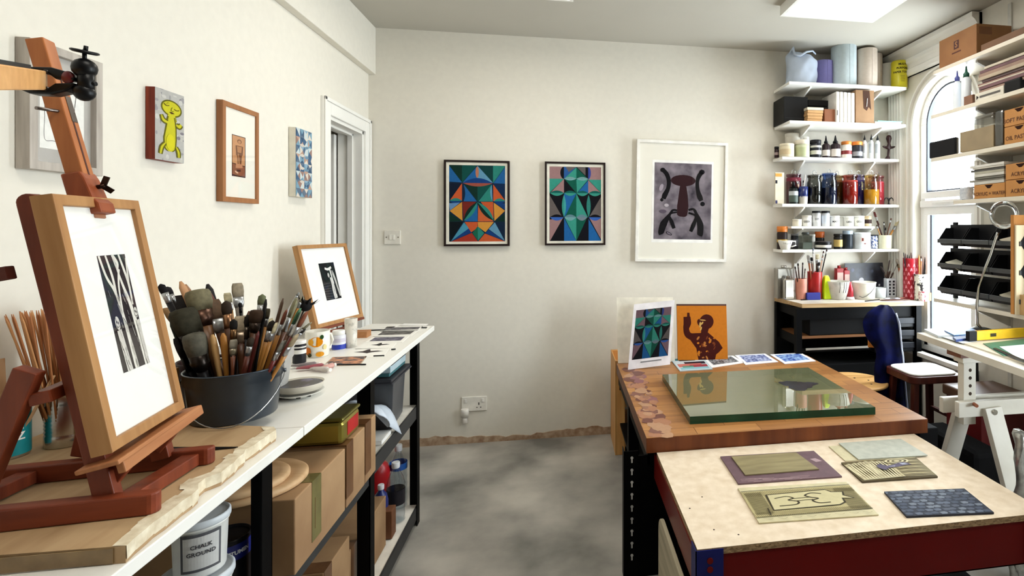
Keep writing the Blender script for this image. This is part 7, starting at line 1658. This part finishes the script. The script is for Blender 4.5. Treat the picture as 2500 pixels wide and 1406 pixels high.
slab('drawing_sheet', 'white drawing sheet on the green cutting mat at the right edge', 'paper', ((2440,846),(2600,832),(2650,870),(2490,876)), .001, plain(226,236,238,.6), .9102)
slab('steel_ruler', 'long dark steel ruler lying along the drawing sheet', 'ruler', ((2424,850),(2430,848),(2530,890),(2522,894)), .002, plain(60,70,76,.3,.8), .9116)
slab('white_pad_sheet', 'white paper lying across the far end of the white desk', 'paper', ((2300,822),(2420,812),(2470,820),(2350,838)), .001, plain(222,228,234,.6), .9066)
p0, p1 = at(2362, 832, z=.9105), at(2640, 812, z=.9105)
t = thing('spirit_level', 'yellow spirit level with black end cap on the white desk', 'spirit level', tuple(p0)); u = (p1-p0).normalized()
LV = Vector((0,0,.022))
MB().bar(p0+u*.045+LV, p1+LV, .02, .044).build('level_body', plain(226,180,20,.35), t, bev=.002, world=True); MB().bar(p0+LV, p0+u*.046+LV, .022, .046).build('end_cap', plain(20,20,22,.5), t, bev=.002, world=True)
sdv = u.cross(Vector((0,0,1))).normalized(); fr = sdv if sdv.y < 0 else -sdv
MB().bar(p0+u*.125+LV+fr*.0105, p0+u*.16+LV+fr*.0105, .001, .016).build('vial_window', plain(60,56,36,.3), t, world=True)
# magnifier on a bent steel arm
base = at(2395, 806, z=.9006); t = thing('magnifier_lamp', 'round magnifying glass on a bent chrome arm on the white desk', 'magnifier', tuple(base))
MB().loft([(0,.05),(.008,.05),(.014,.03)], 28).build('base', plain(30,30,32,.4), t)
CH = plain(196,196,196,.18,1.)
yb_ = base.y
xm_ = base.x-.006
ap = [base+Vector((0,0,.01)), at(2386,790,x=xm_), at(2385,740,x=xm_), at(2391,700,x=xm_), at(2405,655,x=xm_), at(2420,620,x=xm_), at(2432,580,x=xm_), at(2440,558,x=xm_)]
MB().tube(ap, .0075, 10).build('bent_arm', CH, t, world=True)
c = at(2451, 524, x=xm_); R_ = .0565*c.xy.length/1.85*.95
MB().cyl(at(2437,566,x=xm_), at(2442,550,x=xm_), .012, .009).build('collar', plain(18,18,20,.5), t, world=True)
dirv = Vector((-.5,-.86,.05)).normalized(); e1 = dirv.cross(Vector((0,0,1))).normalized(); e2 = e1.cross(dirv)
f_ = c.x*_s+c.y*_c; ry_ = 33/FPX*f_; 
MB().tube([c+e1*ry_*.92*math.cos(2*math.pi*k/32)+e2*ry_*1.02*math.sin(2*math.pi*k/32) for k in range(32)], .0035, 8, None, True).build('lens_rim', plain(190,190,188,.25,.8), t, world=True)
lm_ = bpy.data.materials.new('lens_glass'); lm_.use_nodes = True; b_ = lm_.node_tree.nodes['Principled BSDF']; b_.inputs['Transmission Weight'].default_value = 1; b_.inputs['Roughness'].default_value = 0; b_.inputs['IOR'].default_value = 1.5; b_.inputs['Base Color'].default_value = (.9,.92,.92,1)
Ml = Matrix.Translation(c) @ dirv.to_track_quat('Z','Y').to_matrix().to_4x4()
MB().loft([(-.006,ry_*.3,ry_*.3),(-.005,ry_*.6,ry_*.6),(-.001,ry_*.93,ry_*.97),(.001,ry_*.93,ry_*.97),(.005,ry_*.6,ry_*.6),(.006,ry_*.3,ry_*.3)], 32, None, True, Ml).build('lens', lm_, t, world=True)
# under the desk
MB().box(2.15,2.45,2.46,2.72,.0,.50).build('red_crate', plain(96,14,16,.5), None, bev=.006, world=True); tag(COL.objects[-1], 'dark red crate under the white desk by the right trestle leg', 'crate')
MB().box(2.13,2.46,2.45,2.73,.502,.56).build('brown_case', plain(84,58,42,.5), None, bev=.01, world=True); tag(COL.objects[-1], 'brown leather case lying on the dark red crate', 'case')
MB().box(1.66,1.90,2.46,2.84,0,.42).build('dark_crate', plain(16,15,17,.7), None, bev=.006, world=True); tag(COL.objects[-1], 'dark crate on the floor right of the inking table', 'crate')
MB().box(1.95,2.12,2.28,2.70,0,.36).build('dark_bag', plain(9,9,11,.9), None, bev=.03, world=True); tag(COL.objects[-1], 'black bag on the floor behind the white trestle leg', 'bag')
m = MB()
def foil(u, v): return (1.80+.10*u+.008*math.sin(v*21+u*6), 1.89+.02*math.sin(u*7+v*5), .0+.615*v+.006*math.sin(u*17))
m.grid(foil, 10, 24); o = m.build('foil_wrap', mat('bubble_foil', C(150,150,146), .25, .7, col2=C(214,214,210), scale=30, bump=.9), None, solid=.03); tag(o, 'roll of crinkled silver foil wrap standing at the right edge of the photo', 'foil wrap')
m = MB().tube([(2.41,2.60,.85),(2.40,2.78,.76),(2.405,2.80,.62),(2.41,2.80,.45),(2.41,2.80,.0)], .018, 8); m.build('ribbed_hose', plain(40,38,38,.6), None); tag(COL.objects[-1], 'dark ribbed hose hanging behind the trestle under the white desk', 'hose')
# ------------------------------------------------------------------ right wall shelving and its load
XF = 2.22
def side_shelf(y1, z, label, th=.022, y0=1.86, brs=(2.62, 1.95)):
    t = thing('wall_shelf', label, 'shelf', ((XF+XR)/2, (y0+y1)/2, z-th))
    MB().box(XF, XR, y0, y1, z-th, z).build('shelf_board', mat('shelf_cream', C(222,214,198), .5, var=.03), t, bev=.0015, world=True)
    for by in brs:
        MB().prism([(XR, z-th), (XF+.04, z-th), (XF+.04, z-th-.012), (XR-.02, z-th-.10), (XR, z-th-.10)], 'y', by-.007, by+.007).build('bracket', plain(196,194,188,.5), t, world=True)
    return t
Z1, Z2, Z3, Z4, Z5 = 2.392, 2.128, 1.866, 1.600, 1.017
side_shelf(2.92, Z1, 'topmost white shelf on the right wall, carrying the cardboard carton')
side_shelf(2.94, Z2, 'second shelf down on the right wall, carrying papers and nozzle bottles')
side_shelf(2.94, Z3, 'third shelf down on the right wall, carrying the clear storage box')
side_shelf(2.75, Z4, 'fourth shelf down on the right wall, just above the magnifying glass')
side_shelf(2.915, Z5, 'lowest shelf on the right wall, carrying the black parts bins')
for yq in (2.62, 1.95): MB().box(XR-.012, XR, yq-.012, yq+.012, .3, 2.7).build('shelf_rail', plain(206,204,196,.5)); tag(COL.objects[-1], 'slotted metal shelf upright on the right wall, %s' % ('next to the window' if yq > 2.3 else 'further from the window'), 'shelf rail')
def sx(px, py, z0=None): return at(px, py, x=XF+.004)
def sidebox(name, label, cat, pa, pb, z0, h, dx, m_, bev=.002, x0=XF+.004, single=False):
    """box standing on a right wall shelf: front (left) face between photo columns pa (far end) and pb (near end)"""
    ya, yb2 = at(pa, HY, x=x0).y, at(pb, HY, x=x0).y
    m = MB().box(x0, x0+dx, yb2, ya, z0+.0006, z0+h)
    if single: return tag(m.build(name, m_, None, bev=bev, world=True), label, cat), ya, yb2
    t = thing(name, label, cat, (x0+dx/2, (ya+yb2)/2, z0+.0006)); m.build('box_body', m_, t, bev=bev, world=True); return t, ya, yb2
CART = mat('carton', C(150,104,62), .7, col2=C(128,84,48), scale=5, detail=6)
t, ya, yb2 = sidebox('carton', 'long brown carton with an S logo at the end of the top right shelf', 'cardboard box', 2293, 2384, Z1, .165, .22, CART)
ym = (ya+yb2)/2+.005
m = MB(); s_ = .019
m.prism([(ym-s_,Z1+.075),(ym+s_,Z1+.075),(ym+s_,Z1+.122),(ym-s_,Z1+.122)], 'x', XF+.0028, XF+.0036); lg = m.build('logo_square', plain(66,26,26,.6), t, world=True)
lettering(t, 'S', .046, (XF+.0022-t.location.x, ym-t.location.y, Z1+.098-t.location.z), (0,-1,0), (0,0,1), (150,104,62), 'logo_letter', thick=.0015)
m = MB().prism([(ym-.035,Z1+.052),(ym+.035,Z1+.052),(ym+.035,Z1+.06),(ym-.035,Z1+.06)], 'x', XF+.003, XF+.0036); m.build('logo_line', plain(90,48,36,.7), t, world=True)
MB().box(XF+.02, XF+.10, yb2-.001, yb2, Z1+.11, Z1+.15).build('paper_label', plain(120,76,44,.6), t, world=True)
sidebox('flat_carton', 'flat brown box lying along the near part of the top right shelf', 'cardboard box', 2395, 2620, Z1, .035, .2, plain(110,78,54,.7), single=True)
# nozzle bottles in front of the window
def cbottle(label, px, ptop, yq, xq, z0, r, cap):
    p = at(px, ptop, x=xq); t = thing('nozzle_bottle', label, 'bottle', (p.x, p.y, z0+.0006)); h = p.z-z0
    MB().loft([(0,r*.95),(.003,r),(h*.66,r),(h*.74,r*.5)], 18).build('bottle_body', mat('frosted_clear', C(226,232,240), .2, var=.02), t)
    MB().loft([(h*.73,r*.62),(h*.82,r*.62),(h*.86,r*.3),(h,r*.14)], 14).build('nozzle_cap', plain(*cap, rough=.4), t)
cbottle('clear bottle with blue nozzle cap, nearest the window on the second right shelf', 2337, 173, 0, XF+.05, Z2, .022, (70,76,150))
cbottle('clear bottle with dark green nozzle cap on the second right shelf', 2359, 162, 0, XF+.05, Z2, .026, (20,84,66))
sidebox('small_carton', 'small brown carton at the far end of the papers on the second right shelf', 'carton', 2353, 2374, Z2, .05, .06, plain(130,92,72,.7), single=True)
t, ya, yb2 = sidebox('white_carton', 'flat white box with a small dark logo on the second right shelf', 'box', 2380, 2450, Z2, .045, .16, plain(216,210,196,.5))
m = MB(); m.add([(XF+.0032,ya-.012,Z2+.010),(XF+.0032,ya-.028,Z2+.022),(XF+.0032,ya-.012,Z2+.034)], [(0,1,2)]); m.build('logo_triangle', plain(40,34,36,.6), t, world=True); MB().box(XF+.003,XF+.0036,yb2+.02,ya-.034,Z2+.016,Z2+.027).build('lettering_line', plain(90,86,82,.6), t, world=True)
rng = random.Random(17); zz_ = Z2+.0465
for i in range(9):
    th = rng.uniform(.008,.02); pa = 2383+rng.uniform(-4,10)+i*1.2; c = [(150,124,110),(110,80,84),(196,186,168),(130,96,90),(90,70,70),(176,160,140)][i%6]
    o, *_ = sidebox('paper_bundle', ('brown','maroon','cream','rust','dark','beige','tan','plum','white')[i]+' folder in the papers piled on the second right shelf, '+('lowest','second up','third up','fourth up','fifth up','sixth up','seventh up','eighth up','topmost')[i], 'papers', pa, 2640, zz_, th, .15+.04*rng.random(), plain(*c, rough=.7), .001, XF+.01+.03*rng.random(), True); zz_ += th+.0008
sidebox('black_camera', 'small black device lying before the papers on the second right shelf', 'device', 2451, 2490, Z2, .06, .035, plain(20,20,22,.4), .006, XF+.0042, True)
# third shelf
p_ = plain(18,18,22,.6)
t, ya, yb2 = sidebox('black_wallet', 'black canvas wallet hanging over the end of the third right shelf', 'wallet', 2268, 2331, Z3, .1, .03, p_, .008, XF-.016+.02)
cl_ = bpy.data.materials.new('clear_box'); MATS['clear_box'] = cl_
t, ya, yb2 = sidebox('storage_box', 'clear plastic storage box holding brown paper on the third right shelf', 'storage box', 2334, 2424, Z3, .17, .2, glassy('storage_plastic', (.86,.86,.84), .15, .10), .01)
MB().box(XF+.02, XF+.19, yb2+.012, ya-.012, Z3+.006, Z3+.12).build('brown_paper', plain(170,146,110,.7), t, world=True); MB().box(XF, XF+.206, yb2-.004, ya+.004, Z3+.17, Z3+.182).build('lid', glassy('storage_lid', (.7,.7,.7), .2, .2), t, bev=.003, world=True)
t = thing('plastic_crate', 'clear grey plastic crate edge between the storage box and the kraft drawers', 'crate', (XF+.1, at(2432,HY,x=XF).y, Z3+.0006)); yq = at(2426, HY, x=XF+.004).y; yq2 = at(2449, HY, x=XF+.004).y
MB().box(XF+.004, XF+.2, yq2+.002, yq-.002, Z3+.001, Z3+.185).build('crate_body', glassy('grey_plastic', (.62,.62,.62), .2, .15), t, bev=.012, world=True)
KD = mat('kraft_drawer', C(196,140,78), .7, col2=C(176,120,62), scale=5, detail=5)
def kdrawer(label, pa, pb, z0, h, txt, x0=XF+.004):
    t, ya, yb2 = sidebox('kraft_carton', label, 'box', pa, pb, z0, h, .2, KD, .002, x0); ym = (ya+yb2)/2 if pb < 2520 else ya-.09
    m = MB(); w_ = .028
    m.add([(x0-.0008,ym-w_,z0+h-.004),(x0-.0008,ym+w_,z0+h-.004),(x0-.0008,ym+w_*.3,z0+h-.022),(x0-.0008,ym-w_*.3,z0+h-.022)], [(0,1,2,3)]); m.build('finger_notch', plain(44,22,14,.9), t, world=True)
    lettering(t, txt, min(.03, h*.34), (x0-.0014-t.location.x, ym-t.location.y, z0+h*.32-t.location.z), (0,-1,0), (0,0,1), (92,50,22), thick=.0004)
kdrawer('kraft drawer lettered SOFT, upper one on the third right shelf', 2452, 2600, Z3+.089, .086, 'SOFT PASTELS')
kdrawer('kraft drawer lettered OIL, lower one on the third right shelf', 2452, 2600, Z3, .087, 'OIL PASTELS')
# fourth shelf
kdrawer('wide kraft drawer box at the window end of the fourth right shelf', 2378, 2453, Z4, .075, 'ACRYLIC + WATER')
kdrawer('kraft drawer lettered ACRYLIC, lower one at the near end of the fourth shelf', 2455, 2600, Z4, .083, 'ACRYLIC')
kdrawer('kraft drawer lettered ACRYLIC, upper one at the near end of the fourth shelf', 2455, 2600, Z4+.085, .08, 'ACRYLIC')
zz_ = Z4+.0765
for i in range(8):
    th = rng.uniform(.008,.018); c = [(196,196,190),(150,146,136),(110,108,98),(206,204,196),(170,166,150),(90,88,84),(190,186,176),(214,212,206)][i]
    sidebox('paper_bundle', ('grey','stone','dark olive','off white','sand','slate','pale','bright white')[i]+' papers stacked on the wide kraft drawer, '+('lowest','second up','third up','fourth up','fifth up','sixth up','seventh up','topmost')[i], 'papers', 2372+rng.uniform(-6,8), 2451, zz_, th, .16, plain(*c, rough=.7), .001, XF+.008+.02*rng.random(), True); zz_ += th+.0008
m = MB(); p = at(2352, 478, x=XF+.03)
def bubble(u, v): a = 2*math.pi*u; return (p.x+.02+.035*math.cos(a)*(1+.1*math.sin(5*v*6)), p.y+.03*math.sin(a), Z4+.002+.07*v+.004*math.sin(a*4+v*9))
m.grid(bubble, 20, 8); o = m.build('bubble_wrap', mat('bubble_wrap', C(190,200,214), .25, col2=C(226,230,236), scale=60, bump=.6), None); o.location = (0,0,0); tag(o, 'crumpled clear bubble wrap at the window end of the fourth right shelf', 'bubble wrap')
# parts bins on the lowest right shelf
BIN = plain(20,20,23,.45)
LIP = plain(64,66,68,.45)
rk = thing('bin_rack', 'black rack of louvred rails holding the black parts bins', 'rack', (XF+.17, 2.6, Z5+.0006))
m = MB()
for zq in (.14, .29, .43): m.box(XF+.10, XF+.112, 2.28, 2.9, Z5+zq-.014, Z5+zq+.014)
m.build('rail', BIN, rk, world=True)
for yq in (2.30, 2.88): MB().box(XF+.112, XF+.13, yq-.012, yq+.012, Z5+.001, Z5+.46).build('upright', BIN, rk, world=True)
for r_ in range(3):
    for c_ in range(3):
        y1_ = 2.865-.198*c_; y0_ = y1_-.188; zb = Z5+.036+.142*r_; xb = XF+.095; xfr = XF-.008
        t = thing('parts_bin', 'open black parts bin, %s row, %s' % (('bottom','middle','top')[r_], ('nearest the window','in the middle of the row','furthest from the window')[c_]), 'parts bin', ((xb+xfr)/2, (y0_+y1_)/2, zb))
        m = MB(); H_ = .105
        m.box(xfr+.02, xb, y0_, y1_, zb, zb+.003); m.box(xb-.003, xb, y0_, y1_, zb, zb+H_)
        for ya_, yb_2 in ((y0_, y0_+.003), (y1_-.003, y1_)): m.prism([(xb, zb), (xfr+.02, zb), (xfr, zb+.028), (xfr, zb+.036), (xfr+.05, zb+H_), (xb, zb+H_)], 'y', ya_, yb_2)
        m.add([(xfr+.02,y0_,zb),(xfr+.02,y1_,zb),(xfr,y1_,zb+.03),(xfr,y0_,zb+.03)], [(0,1,2,3),(3,2,1,0)])
        m.build('bin_body', BIN, t, world=True)
        MB().box(xfr-.006, xfr+.002, y0_-.003, y1_+.003, zb+.016, zb+.04).build('front_lip', LIP, t, bev=.002, world=True)
for (r_, c_, lab) in ((2, 2, 'white papers in the top row bin furthest from the window'), (1, 0, 'cream papers in the middle row bin nearest the window'), (0, 2, 'white papers in the bottom row bin furthest from the window')):
    y1_ = 2.865-.198*c_; zb = Z5+.036+.142*r_
    MB().add([(XF,y1_-.16,zb+.005),(XF+.08,y1_-.16,zb+.03),(XF+.08,y1_-.04,zb+.06),(XF,y1_-.05,zb+.045)], [(0,1,2,3)]).build('paper_slips', plain(206,200,180,.7), None, world=True, solid=.004); tag(COL.objects[-1], lab, 'papers')
for (pa, pb, h_, c, lab, dx_) in ((2467,2475,.49,(176,120,62),'tall narrow brown wooden board right of the parts bins',.2), (2477,2481,.44,(206,190,160),'thin pale board beside the tall brown board',.18)):
    sidebox('wooden_board', lab, 'board', pa, pb, Z5, h_, dx_, wood('board_%d' % c[0], C(*c), tuple(min(1,q*1.25) for q in C(*c)), .6, 'z'), .001, XF-.03, True)
sidebox('picture_frame', 'dark wooden framed panel at the right edge on the lowest right shelf', 'frame', 2484, 2560, Z5, .40, .03, plain(60,34,26,.5), .003, XF+.05, True)
sidebox('kraft_envelope', 'kraft coloured folder standing low at the right edge of the lowest right shelf', 'folder', 2481, 2560, Z5, .1, .02, plain(186,150,104,.7), .002, XF-.01, True)
